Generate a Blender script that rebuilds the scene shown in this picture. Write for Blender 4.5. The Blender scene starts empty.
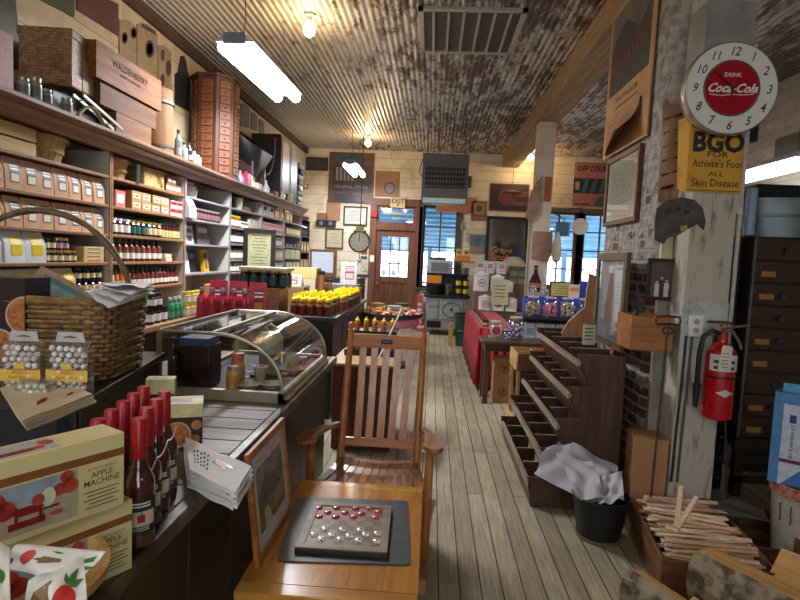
import bpy, math, random
from mathutils import Vector, Matrix
random.seed(7)
SC = bpy.context.scene
COL = SC.collection
PI = math.pi
# ------------------------------------------------------------------ camera model (room axes seen by the camera)
FOC = 555.0; EYE = 1.6
_v = Vector((33, 41, -FOC)).normalized()
_u = Vector((.045, 1, (33*.045+41)/FOC)).normalized()
_r = _v.cross(_u)
CAMROT = Matrix((_r, _v, _u))
def at(px, py, X=None, Y=None, Z=None):
    d = CAMROT @ Vector((px-400, 300-py, -FOC))
    if X is not None: t = X/d.x
    elif Y is not None: t = Y/d.y
    else: t = (Z-EYE)/d.z
    return d*t + Vector((0, 0, EYE))
# ------------------------------------------------------------------ materials
def lin(hexs):
    o = []
    for i in (0, 2, 4):
        c = int(hexs[i:i+2], 16)/255
        o.append(c/12.92 if c <= .04045 else ((c+.055)/1.055)**2.4)
    return (*o, 1)
_mats = {}
def _base(name):
    m = bpy.data.materials.new(name); m.use_nodes = True
    nt = m.node_tree; return m, nt, nt.nodes['Principled BSDF']
def P(c, rough=.5, metal=0.0, var=.12, trans=0, emit=0, spec=.5, coat=0, bump=0, scale=30, c2=None, ior=1.45, lo=.35, hi=.65):
    """plain procedural surface: colour with slight mottling and optional bump"""
    key = (c, rough, metal, var, trans, emit, spec, coat, bump, scale, c2, lo)
    if key in _mats: return _mats[key]
    m, nt, b = _base('surface_'+c)
    b.inputs['Roughness'].default_value = rough; b.inputs['Metallic'].default_value = metal
    b.inputs['Specular IOR Level'].default_value = spec
    b.inputs['Coat Weight'].default_value = coat; b.inputs['Coat Roughness'].default_value = .12
    b.inputs['Transmission Weight'].default_value = trans; b.inputs['IOR'].default_value = ior
    col = lin(c)
    b.inputs['Base Color'].default_value = col
    if emit:
        b.inputs['Emission Color'].default_value = col; b.inputs['Emission Strength'].default_value = emit
    elif var or bump or c2:
        tc = nt.nodes.new('ShaderNodeTexCoord'); n = nt.nodes.new('ShaderNodeTexNoise')
        n.inputs['Scale'].default_value = scale; n.inputs['Detail'].default_value = 5
        nt.links.new(tc.outputs['Object'], n.inputs['Vector'])
        r = nt.nodes.new('ShaderNodeValToRGB')
        r.color_ramp.elements[0].position = lo; r.color_ramp.elements[1].position = hi
        c0 = lin(c2) if c2 else tuple(x*(1-var*2) for x in col[:3])+(1,)
        r.color_ramp.elements[0].color = c0
        r.color_ramp.elements[1].color = col
        nt.links.new(n.outputs['Fac'], r.inputs['Fac']); nt.links.new(r.outputs['Color'], b.inputs['Base Color'])
        if bump:
            bp = nt.nodes.new('ShaderNodeBump'); bp.inputs['Strength'].default_value = bump; bp.inputs['Distance'].default_value = .01
            nt.links.new(n.outputs['Fac'], bp.inputs['Height']); nt.links.new(bp.outputs['Normal'], b.inputs['Normal'])
    _mats[key] = m; return m
def WOOD(c, c2, axis='X', rough=.5, scale=6, stretch=12, bump=.15, spec=.4, coat=0, contrast=(.3, .7)):
    key = ('wood', c, c2, axis, rough, scale, stretch, coat)
    if key in _mats: return _mats[key]
    m, nt, b = _base('wood_'+c)
    b.inputs['Roughness'].default_value = rough; b.inputs['Specular IOR Level'].default_value = spec if rough < .6 else .2
    b.inputs['Coat Weight'].default_value = coat; b.inputs['Coat Roughness'].default_value = .15
    tc = nt.nodes.new('ShaderNodeTexCoord'); mp = nt.nodes.new('ShaderNodeMapping')
    s = [stretch]*3; s['XYZ'.index(axis)] = 1
    mp.inputs['Scale'].default_value = s
    n = nt.nodes.new('ShaderNodeTexNoise'); n.inputs['Scale'].default_value = scale/3; n.inputs['Detail'].default_value = 6
    n.inputs['Roughness'].default_value = .6; n.inputs['Distortion'].default_value = .4
    r = nt.nodes.new('ShaderNodeValToRGB')
    r.color_ramp.elements[0].position = contrast[0]; r.color_ramp.elements[1].position = contrast[1]
    r.color_ramp.elements[0].color = lin(c2); r.color_ramp.elements[1].color = lin(c)
    L = nt.links.new
    L(tc.outputs['Object'], mp.inputs['Vector']); L(mp.outputs['Vector'], n.inputs['Vector'])
    L(n.outputs['Fac'], r.inputs['Fac']); L(r.outputs['Color'], b.inputs['Base Color'])
    bp = nt.nodes.new('ShaderNodeBump'); bp.inputs['Strength'].default_value = bump; bp.inputs['Distance'].default_value = .004
    L(n.outputs['Fac'], bp.inputs['Height']); L(bp.outputs['Normal'], b.inputs['Normal'])
    _mats[key] = m; return m
def GLASS(tint='ffffff', alpha=.12, rough=.03):
    """thin clear pane: mostly see-through with a real reflection"""
    key = ('glass', tint, alpha, rough)
    if key in _mats: return _mats[key]
    m = bpy.data.materials.new('clear_glass'); m.use_nodes = True; nt = m.node_tree; nt.nodes.clear()
    o = nt.nodes.new('ShaderNodeOutputMaterial'); t = nt.nodes.new('ShaderNodeBsdfTransparent'); g = nt.nodes.new('ShaderNodeBsdfGlossy')
    t.inputs['Color'].default_value = lin(tint); g.inputs['Roughness'].default_value = rough
    f = nt.nodes.new('ShaderNodeLayerWeight'); f.inputs['Blend'].default_value = .5
    pw = nt.nodes.new('ShaderNodeMath'); pw.operation = 'POWER'; pw.inputs[1].default_value = 3.2
    ad = nt.nodes.new('ShaderNodeMath'); ad.operation = 'MULTIPLY_ADD'; ad.inputs[1].default_value = .7; ad.inputs[2].default_value = .04+alpha*.3; ad.use_clamp = True
    mx = nt.nodes.new('ShaderNodeMixShader'); L = nt.links.new
    L(f.outputs['Facing'], pw.inputs[0]); L(pw.outputs[0], ad.inputs[0]); L(ad.outputs[0], mx.inputs[0]); L(t.outputs[0], mx.inputs[1]); L(g.outputs[0], mx.inputs[2]); L(mx.outputs[0], o.inputs[0])
    _mats[key] = m; return m
# ------------------------------------------------------------------ mesh builder
_txt = {}
class MB:
    def __init__(s): s.v = []; s.f = []; s.m = []; s.T = Matrix.Identity(4)
    def add(s, vs, fs, m=0):
        b = len(s.v); s.v += [tuple(s.T @ Vector(v)) for v in vs]
        s.f += [tuple(b+i for i in f) for f in fs]; s.m += [m]*len(fs); return s
    def box(s, x0, x1, y0, y1, z0, z1, m=0):
        return s.add([(x0,y0,z0),(x1,y0,z0),(x1,y1,z0),(x0,y1,z0),(x0,y0,z1),(x1,y0,z1),(x1,y1,z1),(x0,y1,z1)],
                     [(0,3,2,1),(4,5,6,7),(0,1,5,4),(1,2,6,5),(2,3,7,6),(3,0,4,7)], m)
    def cb(s, cx, cy, cz, sx, sy, sz, m=0, rz=0, rx=0, ry=0):
        T = s.T; s.T = T @ Matrix.Translation((cx,cy,cz)) @ Matrix.Rotation(rz,4,'Z') @ Matrix.Rotation(ry,4,'Y') @ Matrix.Rotation(rx,4,'X')
        s.box(-sx/2,sx/2,-sy/2,sy/2,-sz/2,sz/2,m); s.T = T; return s
    def beam(s, a, b, w, t, m=0, up=(0,0,1)):
        """rectangular bar from a to b: w wide (across), t thick (towards up)"""
        a = Vector(a); b = Vector(b); d = (b-a); L = d.length; d.normalize(); u = Vector(up)
        sx = d.cross(u)
        if sx.length < 1e-4: sx = d.cross(Vector((1,0,0)))
        sx.normalize(); uz = sx.cross(d)
        vs = []
        for q in (a, b):
            for i, j in ((-1,-1),(1,-1),(1,1),(-1,1)): vs.append(tuple(q+sx*(w/2*i)+uz*(t/2*j)))
        return s.add(vs, [(0,3,2,1),(4,5,6,7),(0,1,5,4),(1,2,6,5),(2,3,7,6),(3,0,4,7)], m)
    def lathe(s, prof, n=16, m=0, c=(0,0,0), ax='Z', sx=1, sy=1):
        """prof: (r, z) or (r, z, material)"""
        vs = []; fs = []; ms = []; cx, cy, cz = c
        idx = []
        for p in prof:
            r, z = p[0], p[1]
            if r < 1e-6: idx.append([len(vs)]); vs.append((0,0,z))
            else:
                idx.append(list(range(len(vs), len(vs)+n)))
                vs += [(r*sx*math.cos(2*PI*i/n), r*sy*math.sin(2*PI*i/n), z) for i in range(n)]
        for k in range(len(prof)-1):
            a, b = idx[k], idx[k+1]; mm = prof[k+1][2] if len(prof[k+1]) > 2 else m
            for i in range(n):
                j = (i+1) % n
                if len(a) == 1 and len(b) == 1: continue
                if len(a) == 1: fs.append((a[0], b[j], b[i]))
                elif len(b) == 1: fs.append((a[i], a[j], b[0]))
                else: fs.append((a[i], a[j], b[j], b[i]))
                ms.append(mm)
        if ax == 'X': vs = [(z, x, y) for x, y, z in vs]
        if ax == 'Y': vs = [(x, z, -y) for x, y, z in vs]
        b0 = len(s.v); s.v += [tuple(s.T @ Vector((x+cx, y+cy, z+cz))) for x, y, z in vs]
        s.f += [tuple(b0+i for i in f) for f in fs]; s.m += ms; return s
    def cyl(s, r, z0, z1, n=16, m=0, c=(0,0,0), ax='Z', r2=None):
        return s.lathe([(0,z0),(r,z0),(r if r2 is None else r2,z1),(0,z1)], n, m, c, ax)
    def path(s, pts, r, n=8, m=0, closed=False, sq=1.0):
        pts = [Vector(p) for p in pts]; N = len(pts); rr = r if isinstance(r, (list, tuple)) else [r]*N
        rings = []; up = None; vs = []
        for i, p in enumerate(pts):
            if closed: d = pts[(i+1) % N]-pts[i-1]
            else: d = pts[min(i+1,N-1)]-pts[max(i-1,0)]
            if d.length < 1e-9: d = Vector((0,0,1))
            d.normalize()
            if up is None:
                up = d.cross(Vector((0,0,1)))
                if up.length < .1: up = d.cross(Vector((1,0,0)))
            up = (up - d*up.dot(d)); up.normalize(); w = d.cross(up)
            rings.append(range(len(vs), len(vs)+n))
            vs += [tuple(p + up*(rr[i]*math.cos(2*PI*k/n)) + w*(rr[i]*sq*math.sin(2*PI*k/n))) for k in range(n)]
        fs = []
        for i in range(N if closed else N-1):
            a, b = rings[i], rings[(i+1) % N]
            for k in range(n): fs.append((a[k], b[k], b[(k+1) % n], a[(k+1) % n]))
        if not closed: fs += [tuple(rings[0]), tuple(reversed(rings[-1]))]
        return s.add(vs, fs, m)
    def tube(s, a, b, r, r2=None, n=8, m=0): return s.path([a, b], [r, r if r2 is None else r2], n, m)
    def prism(s, poly, y0, y1, m=0, ax='Y'):
        """poly in (x,z) extruded along y (or poly in (y,z) along x, or (x,y) along z)"""
        n = len(poly)
        g = {'Y': lambda p, t: (p[0], t, p[1]), 'X': lambda p, t: (t, p[0], p[1]), 'Z': lambda p, t: (p[0], p[1], t)}[ax]
        vs = [g(p, y0) for p in poly]+[g(p, y1) for p in poly]
        fs = [tuple(range(n)), tuple(range(2*n-1, n-1, -1))]+[(i, i+n, (i+1) % n+n, (i+1) % n) for i in range(n)]
        return s.add(vs, fs, m)
    def patch(s, poly, y, m=0, d=.0008):
        return s.prism(poly, y-d, y, m)
    def rect(s, x0, x1, z0, z1, y, m=0, d=.0008): return s.box(x0, x1, y-d, y, z0, z1, m)
    def disc(s, r, y, m=0, cx=0, cz=0, n=28, d=.0008, ry=None):
        return s.patch([(cx+r*math.cos(2*PI*i/n), cz+(ry or r)*math.sin(2*PI*i/n)) for i in range(n)], y, m, d)
    def sph(s, r, c, n=12, m=0, sz=1, k=8):
        return s.lathe([(r*math.sin(PI*i/k), -r*sz*math.cos(PI*i/k)) for i in range(k+1)], n, m, c)
    def text(s, body, size, x, z, y, m=0, align='CENTER', shear=0, bold=0, d=.0008, sx=1):
        """lettering on a panel facing -Y, standing d proud of plane y"""
        key = (body, round(size, 4), align, shear, bold)
        if key not in _txt:
            cu = bpy.data.curves.new('lettering', 'FONT'); cu.body = body; cu.size = size; cu.align_x = align; cu.shear = shear
            cu.offset = bold*size; cu.resolution_u = 2; cu.extrude = 0
            o = bpy.data.objects.new('lettering', cu); COL.objects.link(o)
            bpy.context.view_layer.update()
            me = bpy.data.meshes.new_from_object(o.evaluated_get(bpy.context.evaluated_depsgraph_get()))
            _txt[key] = ([tuple(v.co) for v in me.vertices], [tuple(p.vertices) for p in me.polygons])
            bpy.data.objects.remove(o); bpy.data.curves.remove(cu); bpy.data.meshes.remove(me)
        vs, fs = _txt[key]
        return s.add([(x+v[0]*sx, y-d, z+v[1]) for v in vs], fs, m)
def obj(name, mb, mats, parent=None, loc=(0,0,0), rot=(0,0,0), bevel=0, smooth=35, seg=2, sub=0):
    me = bpy.data.meshes.new(name); me.from_pydata(mb.v, [], mb.f)
    if not isinstance(mats, (list, tuple)): mats = [mats]
    for mm in mats: me.materials.append(mm)
    me.polygons.foreach_set('material_index', mb.m)
    if smooth:
        me.polygons.foreach_set('use_smooth', [True]*len(mb.f)); me.update()
        me.set_sharp_from_angle(angle=math.radians(smooth))
    me.update()
    o = bpy.data.objects.new(name, me); COL.objects.link(o)
    o.location = loc; o.rotation_euler = rot
    if parent: o.parent = parent
    if bevel:
        b = o.modifiers.new('bevel', 'BEVEL'); b.width = bevel; b.segments = seg; b.limit_method = 'ANGLE'; b.angle_limit = math.radians(40); b.harden_normals = False
    if sub:
        b = o.modifiers.new('sub', 'SUBSURF'); b.levels = sub; b.render_levels = sub
    return o
def tag(o, label, cat, group=None, kind=None):
    o['label'] = label; o['category'] = cat
    if group: o['group'] = group
    if kind: o['kind'] = kind
    return o
def thing(name, label, cat, loc=(0,0,0), rz=0, group=None):
    o = bpy.data.objects.new(name, None); COL.objects.link(o); o.empty_display_size = .1
    o.location = loc; o.rotation_euler = (0,0,rz); return tag(o, label, cat, group)
def struct(name, mb, mats, **k):
    o = obj(name, mb, mats, **k); o['kind'] = 'structure'; return o
def dup(root, loc, rz=None, label=None, rot=None, scale=None):
    """a copy of a thing with copies of its parts and sub-parts"""
    r = root.copy(); COL.objects.link(r); r.location = loc
    if rz is not None: r.rotation_euler = (0,0,rz)
    if rot is not None: r.rotation_euler = rot
    if scale: r.scale = scale
    if label: r['label'] = label
    for ch in KIDS(root):
        c = ch.copy(); COL.objects.link(c); c.parent = r
        for g in KIDS(ch):
            d = g.copy(); COL.objects.link(d); d.parent = c
    return r
def KIDS(o): return [x for x in COL.objects if x.parent == o] if o.type == 'EMPTY' or o.get('has_kids') else []
rnd = random.uniform
# ================================================================== CAMERA
cam = bpy.data.cameras.new('camera'); cam.sensor_width = 36; cam.lens = FOC/800*36; cam.clip_start = .05; cam.clip_end = 200
co = bpy.data.objects.new('camera', cam); COL.objects.link(co)
co.matrix_world = Matrix.Translation((0,0,EYE)) @ CAMROT.to_4x4()
SC.camera = co
SC.view_settings.view_transform = 'Standard'; SC.view_settings.look = 'None'; SC.view_settings.gamma = 1
SC.view_settings.use_curve_mapping = False; SC.view_settings.exposure = 0.85
# ================================================================== SETTING
XL, XR, YF, YB, ZC = -2.95, 4.15, 12.5, -2.6, 3.95
def floor_mat():
    m, nt, b = _base('floor_boards'); L = nt.links.new
    tc = nt.nodes.new('ShaderNodeTexCoord'); sp = nt.nodes.new('ShaderNodeSeparateXYZ'); cb = nt.nodes.new('ShaderNodeCombineXYZ')
    L(tc.outputs['Object'], sp.inputs[0]); L(sp.outputs['Y'], cb.inputs['X']); L(sp.outputs['X'], cb.inputs['Y'])
    br = nt.nodes.new('ShaderNodeTexBrick'); br.offset = .37; br.offset_frequency = 3
    br.inputs['Scale'].default_value = 1; br.inputs['Brick Width'].default_value = 2.3; br.inputs['Row Height'].default_value = .105
    br.inputs['Mortar Size'].default_value = .004; br.inputs['Mortar Smooth'].default_value = .3; br.inputs['Bias'].default_value = 0
    br.inputs['Color1'].default_value = lin('b6aa92'); br.inputs['Color2'].default_value = lin('988b74'); br.inputs['Mortar'].default_value = lin('2c241b')
    L(cb.outputs[0], br.inputs['Vector'])
    mp = nt.nodes.new('ShaderNodeMapping'); mp.inputs['Scale'].default_value = (22, 1.2, 1); L(tc.outputs['Object'], mp.inputs['Vector'])
    n = nt.nodes.new('ShaderNodeTexNoise'); n.inputs['Scale'].default_value = 3; n.inputs['Detail'].default_value = 7; L(mp.outputs[0], n.inputs['Vector'])
    n2 = nt.nodes.new('ShaderNodeTexNoise'); n2.inputs['Scale'].default_value = 1.6; n2.inputs['Detail'].default_value = 4; L(tc.outputs['Object'], n2.inputs['Vector'])
    r = nt.nodes.new('ShaderNodeValToRGB'); r.color_ramp.elements[0].position = .3; r.color_ramp.elements[1].position = .7
    r.color_ramp.elements[0].color = (.5,.47,.43,1); r.color_ramp.elements[1].color = (1.05,1.03,1,1); L(n.outputs['Fac'], r.inputs['Fac'])
    r2 = nt.nodes.new('ShaderNodeValToRGB'); r2.color_ramp.elements[0].position = .3; r2.color_ramp.elements[1].position = .65
    r2.color_ramp.elements[0].color = (.72,.7,.66,1); r2.color_ramp.elements[1].color = (1,1,1,1); L(n2.outputs['Fac'], r2.inputs['Fac'])
    m1 = nt.nodes.new('ShaderNodeMix'); m1.data_type = 'RGBA'; m1.blend_type = 'MULTIPLY'; m1.inputs[0].default_value = .8
    L(br.outputs['Color'], m1.inputs[6]); L(r.outputs[0], m1.inputs[7])
    m2 = nt.nodes.new('ShaderNodeMix'); m2.data_type = 'RGBA'; m2.blend_type = 'MULTIPLY'; m2.inputs[0].default_value = 1
    L(m1.outputs[2], m2.inputs[6]); L(r2.outputs[0], m2.inputs[7]); L(m2.outputs[2], b.inputs['Base Color'])
    b.inputs['Roughness'].default_value = .55
    bp = nt.nodes.new('ShaderNodeBump'); bp.inputs['Strength'].default_value = .5; bp.inputs['Distance'].default_value = .004; bp.invert = True
    L(br.outputs['Fac'], bp.inputs['Height']); L(bp.outputs[0], b.inputs['Normal'])
    return m
def ceiling_mat():
    m, nt, b = _base('peeling_ceiling'); L = nt.links.new
    tc = nt.nodes.new('ShaderNodeTexCoord')
    w = nt.nodes.new('ShaderNodeTexWave'); w.bands_direction = 'X'; w.inputs['Scale'].default_value = 4.6; w.inputs['Distortion'].default_value = 0
    L(tc.outputs['Object'], w.inputs['Vector'])
    rw = nt.nodes.new('ShaderNodeValToRGB'); rw.color_ramp.elements[0].position = .05; rw.color_ramp.elements[1].position = .3; L(w.outputs['Fac'], rw.inputs['Fac'])
    mp = nt.nodes.new('ShaderNodeMapping'); mp.inputs['Scale'].default_value = (5.5, 1.3, 1); L(tc.outputs['Object'], mp.inputs['Vector'])
    n = nt.nodes.new('ShaderNodeTexNoise'); n.inputs['Scale'].default_value = 2.4; n.inputs['Detail'].default_value = 10; n.inputs['Roughness'].default_value = .7; L(mp.outputs[0], n.inputs['Vector'])
    # where the paint has come away: more towards the middle of the room
    n3 = nt.nodes.new('ShaderNodeTexNoise'); n3.inputs['Scale'].default_value = .45; n3.inputs['Detail'].default_value = 3; L(tc.outputs['Object'], n3.inputs['Vector'])
    sp = nt.nodes.new('ShaderNodeSeparateXYZ'); L(tc.outputs['Object'], sp.inputs[0])
    mr = nt.nodes.new('ShaderNodeMapRange'); mr.inputs[1].default_value = -2.2; mr.inputs[2].default_value = .3; mr.inputs[3].default_value = -.12; mr.inputs[4].default_value = .04; L(sp.outputs['X'], mr.inputs[0])
    a1 = nt.nodes.new('ShaderNodeMath'); a1.operation = 'ADD'; L(n.outputs['Fac'], a1.inputs[0]); L(mr.outputs[0], a1.inputs[1])
    a2 = nt.nodes.new('ShaderNodeMath'); a2.operation = 'MULTIPLY_ADD'; a2.inputs[1].default_value = .35; L(n3.outputs['Fac'], a2.inputs[0]); L(a1.outputs[0], a2.inputs[2])
    r = nt.nodes.new('ShaderNodeValToRGB'); cr = r.color_ramp
    cr.elements[0].position = .60; cr.elements[0].color = lin('c6c0b4')
    cr.elements[1].position = .86; cr.elements[1].color = lin('54443a')
    e = cr.elements.new(.70); e.color = lin('aaa294')
    e = cr.elements.new(.73); e.color = lin('74645a')
    L(a2.outputs[0], r.inputs['Fac'])
    mx = nt.nodes.new('ShaderNodeMix'); mx.data_type = 'RGBA'; mx.blend_type = 'MULTIPLY'; mx.inputs[0].default_value = .55
    L(r.outputs[0], mx.inputs[6]); L(rw.outputs[0], mx.inputs[7]); L(mx.outputs[2], b.inputs['Base Color'])
    rr = nt.nodes.new('ShaderNodeMapRange'); rr.inputs[1].default_value = .66; rr.inputs[2].default_value = .76; rr.inputs[3].default_value = .33; rr.inputs[4].default_value = .7
    L(a2.outputs[0], rr.inputs[0]); L(rr.outputs[0], b.inputs['Roughness'])
    b1 = nt.nodes.new('ShaderNodeBump'); b1.inputs['Strength'].default_value = .6; b1.inputs['Distance'].default_value = .02; L(w.outputs['Fac'], b1.inputs['Height'])
    b2 = nt.nodes.new('ShaderNodeBump'); b2.inputs['Strength'].default_value = .55; b2.inputs['Distance'].default_value = .02; L(n.outputs['Fac'], b2.inputs['Height']); L(b1.outputs[0], b2.inputs['Normal'])
    L(b2.outputs[0], b.inputs['Normal'])
    return m
def board_mat(c1, c2, row=.2, axis='Z', groove='6b6050', rough=.6, stain='8a7c68'):
    m, nt, b = _base('painted_boards'); L = nt.links.new
    tc = nt.nodes.new('ShaderNodeTexCoord'); sp = nt.nodes.new('ShaderNodeSeparateXYZ'); cb = nt.nodes.new('ShaderNodeCombineXYZ')
    L(tc.outputs['Object'], sp.inputs[0])
    ad = nt.nodes.new('ShaderNodeMath'); ad.operation = 'ADD'; L(sp.outputs['X'], ad.inputs[0]); L(sp.outputs['Y'], ad.inputs[1])
    if axis == 'Z': L(ad.outputs[0], cb.inputs['X']); L(sp.outputs['Z'], cb.inputs['Y'])
    else: L(sp.outputs['Z'], cb.inputs['X']); L(ad.outputs[0], cb.inputs['Y'])
    br = nt.nodes.new('ShaderNodeTexBrick'); br.offset = .3; br.offset_frequency = 2
    br.inputs['Scale'].default_value = 1; br.inputs['Brick Width'].default_value = 3.1; br.inputs['Row Height'].default_value = row
    br.inputs['Mortar Size'].default_value = .004; br.inputs['Mortar Smooth'].default_value = .4
    br.inputs['Color1'].default_value = lin(c1); br.inputs['Color2'].default_value = lin(c2); br.inputs['Mortar'].default_value = lin(groove)
    L(cb.outputs[0], br.inputs['Vector'])
    n = nt.nodes.new('ShaderNodeTexNoise'); n.inputs['Scale'].default_value = 3; n.inputs['Detail'].default_value = 8; n.inputs['Roughness'].default_value = .7; L(tc.outputs['Object'], n.inputs['Vector'])
    r = nt.nodes.new('ShaderNodeValToRGB'); r.color_ramp.elements[0].position = .5; r.color_ramp.elements[1].position = .75
    r.color_ramp.elements[0].color = (0,0,0,1); r.color_ramp.elements[1].color = (.7,.7,.7,1); L(n.outputs['Fac'], r.inputs['Fac'])
    mx = nt.nodes.new('ShaderNodeMix'); mx.data_type = 'RGBA'; mx.inputs[7].default_value = lin(stain)
    L(r.outputs[0], mx.inputs[0]); L(br.outputs['Color'], mx.inputs[6]); L(mx.outputs[2], b.inputs['Base Color'])
    b.inputs['Roughness'].default_value = rough
    bp = nt.nodes.new('ShaderNodeBump'); bp.invert = True; bp.inputs['Strength'].default_value = .5; bp.inputs['Distance'].default_value = .005
    L(br.outputs['Fac'], bp.inputs['Height']); L(bp.outputs[0], b.inputs['Normal'])
    return m
def brick_mat(worn=.5):
    m, nt, b = _base('whitewashed_brick'); L = nt.links.new
    tc = nt.nodes.new('ShaderNodeTexCoord'); sp = nt.nodes.new('ShaderNodeSeparateXYZ'); cb = nt.nodes.new('ShaderNodeCombineXYZ')
    L(tc.outputs['Object'], sp.inputs[0])
    ad = nt.nodes.new('ShaderNodeMath'); ad.operation = 'ADD'; L(sp.outputs['X'], ad.inputs[0]); L(sp.outputs['Y'], ad.inputs[1])
    L(ad.outputs[0], cb.inputs['X']); L(sp.outputs['Z'], cb.inputs['Y'])
    br = nt.nodes.new('ShaderNodeTexBrick'); br.inputs['Scale'].default_value = 1; br.inputs['Brick Width'].default_value = .2; br.inputs['Row Height'].default_value = .075
    br.inputs['Mortar Size'].default_value = .012; br.inputs['Mortar Smooth'].default_value = .3
    br.inputs['Color1'].default_value = lin('743c30'); br.inputs['Color2'].default_value = lin('4c2820'); br.inputs['Mortar'].default_value = lin('948a7c')
    L(cb.outputs[0], br.inputs['Vector'])
    n = nt.nodes.new('ShaderNodeTexNoise'); n.inputs['Scale'].default_value = 5; n.inputs['Detail'].default_value = 9; n.inputs['Roughness'].default_value = .72; L(tc.outputs['Object'], n.inputs['Vector'])
    # paint survives higher up, wears off lower down
    mr = nt.nodes.new('ShaderNodeMapRange'); mr.inputs[1].default_value = 1.3; mr.inputs[2].default_value = 2.3; mr.inputs[3].default_value = -.06; mr.inputs[4].default_value = .10; L(sp.outputs['Z'], mr.inputs[0])
    a1 = nt.nodes.new('ShaderNodeMath'); a1.operation = 'ADD'; L(n.outputs['Fac'], a1.inputs[0]); L(mr.outputs[0], a1.inputs[1])
    r = nt.nodes.new('ShaderNodeValToRGB'); r.color_ramp.elements[0].position = worn-.02; r.color_ramp.elements[1].position = worn+.03; L(a1.outputs[0], r.inputs['Fac'])
    n2 = nt.nodes.new('ShaderNodeTexNoise'); n2.inputs['Scale'].default_value = 14; n2.inputs['Detail'].default_value = 6; L(tc.outputs['Object'], n2.inputs['Vector'])
    rp = nt.nodes.new('ShaderNodeValToRGB'); rp.color_ramp.elements[0].position = .35; rp.color_ramp.elements[0].color = lin('6e6a66'); rp.color_ramp.elements[1].position = .6; rp.color_ramp.elements[1].color = lin('a39d94'); L(n2.outputs['Fac'], rp.inputs['Fac'])
    mx = nt.nodes.new('ShaderNodeMix'); mx.data_type = 'RGBA'; L(r.outputs[0], mx.inputs[0]); L(br.outputs['Color'], mx.inputs[6]); L(rp.outputs[0], mx.inputs[7])
    L(mx.outputs[2], b.inputs['Base Color']); b.inputs['Roughness'].default_value = .75
    bp = nt.nodes.new('ShaderNodeBump'); bp.invert = True; bp.inputs['Strength'].default_value = .8; bp.inputs['Distance'].default_value = .012
    L(br.outputs['Fac'], bp.inputs['Height'])
    b2 = nt.nodes.new('ShaderNodeBump'); b2.inputs['Strength'].default_value = .4; b2.inputs['Distance'].default_value = .01; L(n2.outputs['Fac'], b2.inputs['Height']); L(bp.outputs[0], b2.inputs['Normal'])
    L(b2.outputs[0], b.inputs['Normal'])
    return m
struct('floor', MB().box(XL, XR, YB, YF, -.1, 0), floor_mat(), smooth=0)
struct('ceiling', MB().box(XL, XR, YB, YF, ZC, ZC+.1), ceiling_mat(), smooth=0)
def wallgrid(name, a0, a1, holes, z1, axis, p0, p1, m):
    """wall with openings; holes (a,b,z0,z1)"""
    mb = MB(); xs = sorted({a0, a1, *[h[0] for h in holes], *[h[1] for h in holes]}); zs = sorted({0, z1, *[h[2] for h in holes], *[h[3] for h in holes]})
    for i in range(len(xs)-1):
        for k in range(len(zs)-1):
            cx = (xs[i]+xs[i+1])/2; cz = (zs[k]+zs[k+1])/2
            if any(h[0] < cx < h[1] and h[2] < cz < h[3] for h in holes): continue
            if axis == 'X': mb.box(xs[i], xs[i+1], p0, p1, zs[k], zs[k+1])
            else: mb.box(p0, p1, xs[i], xs[i+1], zs[k], zs[k+1])
    return struct(name, mb, m, smooth=0)
wall_white = board_mat('dccfb8', 'cfc0a6', .21)
wall_left = board_mat('c9b798', 'bba988', .26, stain='93816a')
wall_right = board_mat('a79d90', '988e80', .16, stain='6d6458')
DOOR = (-1.32, -.42, 0, 2.74); W1 = (-.26, .52, .95, 2.78); W2 = (2.36, 4.02, 1.1, 2.75)
wallgrid('wall_far', XL, XR, [DOOR, W1, W2], ZC, 'X', YF, YF+.16, wall_white)
wallgrid('wall_left', YB, YF, [], ZC, 'Y', XL-.16, XL, wall_left)
wallgrid('wall_right', YB, YF, [], ZC, 'Y', XR, XR+.16, wall_right)
wallgrid('wall_back', XL, XR, [(-2.3, -.8, .9, 2.7), (.6, 2.1, .9, 2.7)], ZC, 'X', YB-.16, YB, wall_white)
# beam and trim
beam_w = WOOD('a68a68', '7e6648', 'Y', .7)
struct('trim_1', MB().box(1.42, 1.76, YB, YF, 3.68, ZC), beam_w)
struct('trim_2', MB().box(XL, XL+.05, YB, YF, ZC-.13, ZC), WOOD('5c4c3c', '3e3126', 'Y', .7))
struct('baseboard_far', MB().box(.6, 2.2, YF-.02, YF, 0, .18).box(XL, -1.5, YF-.02, YF, 0, .18), P('8a7c68'))
brownw = WOOD('7a4a30', '54301e', 'Z', .5)
# ---- door
Dm = MB()
Dm.box(-1.30, -1.17, YF+.03, YF+.08, .02, 2.2).box(-.57, -.44, YF+.03, YF+.08, .02, 2.2).box(-1.17, -.57, YF+.03, YF+.08, 2.06, 2.2)
Dm.box(-1.17, -.57, YF+.03, YF+.08, 1.02, 1.16).box(-1.17, -.57, YF+.03, YF+.08, .02, .22).box(-1.17, -.57, YF+.045, YF+.07, .22, 1.02)
for k in range(1, 6): Dm.box(-1.17+.1*k-.004, -1.17+.1*k+.004, YF+.035, YF+.05, .22, 1.02)
for k in (1, 2): Dm.box(-1.17+.2*k-.015, -1.17+.2*k+.015, YF+.035, YF+.075, 1.16, 2.06)
for k in (1, 2): Dm.box(-1.17, -.57, YF+.035, YF+.075, 1.16+.3*k-.015, 1.16+.3*k+.015)
door = struct('door_1', Dm, brownw, bevel=.004); door['label'] = 'brown wooden door with nine glass panes'
obj('pane', MB().box(-1.17, -.57, YF+.055, YF+.06, 1.16, 2.06), GLASS(), door)
mb = MB()
for x, c in ((-1.1, 0), (-.88, 0)):
    mb.disc(.055, YF+.035, 0, x, 1.24); mb.disc(.035, YF+.0342, 1, x, 1.24)
obj('sticker', mb, [P('6c9aa8'), P('d8e4e0')], door)
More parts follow.
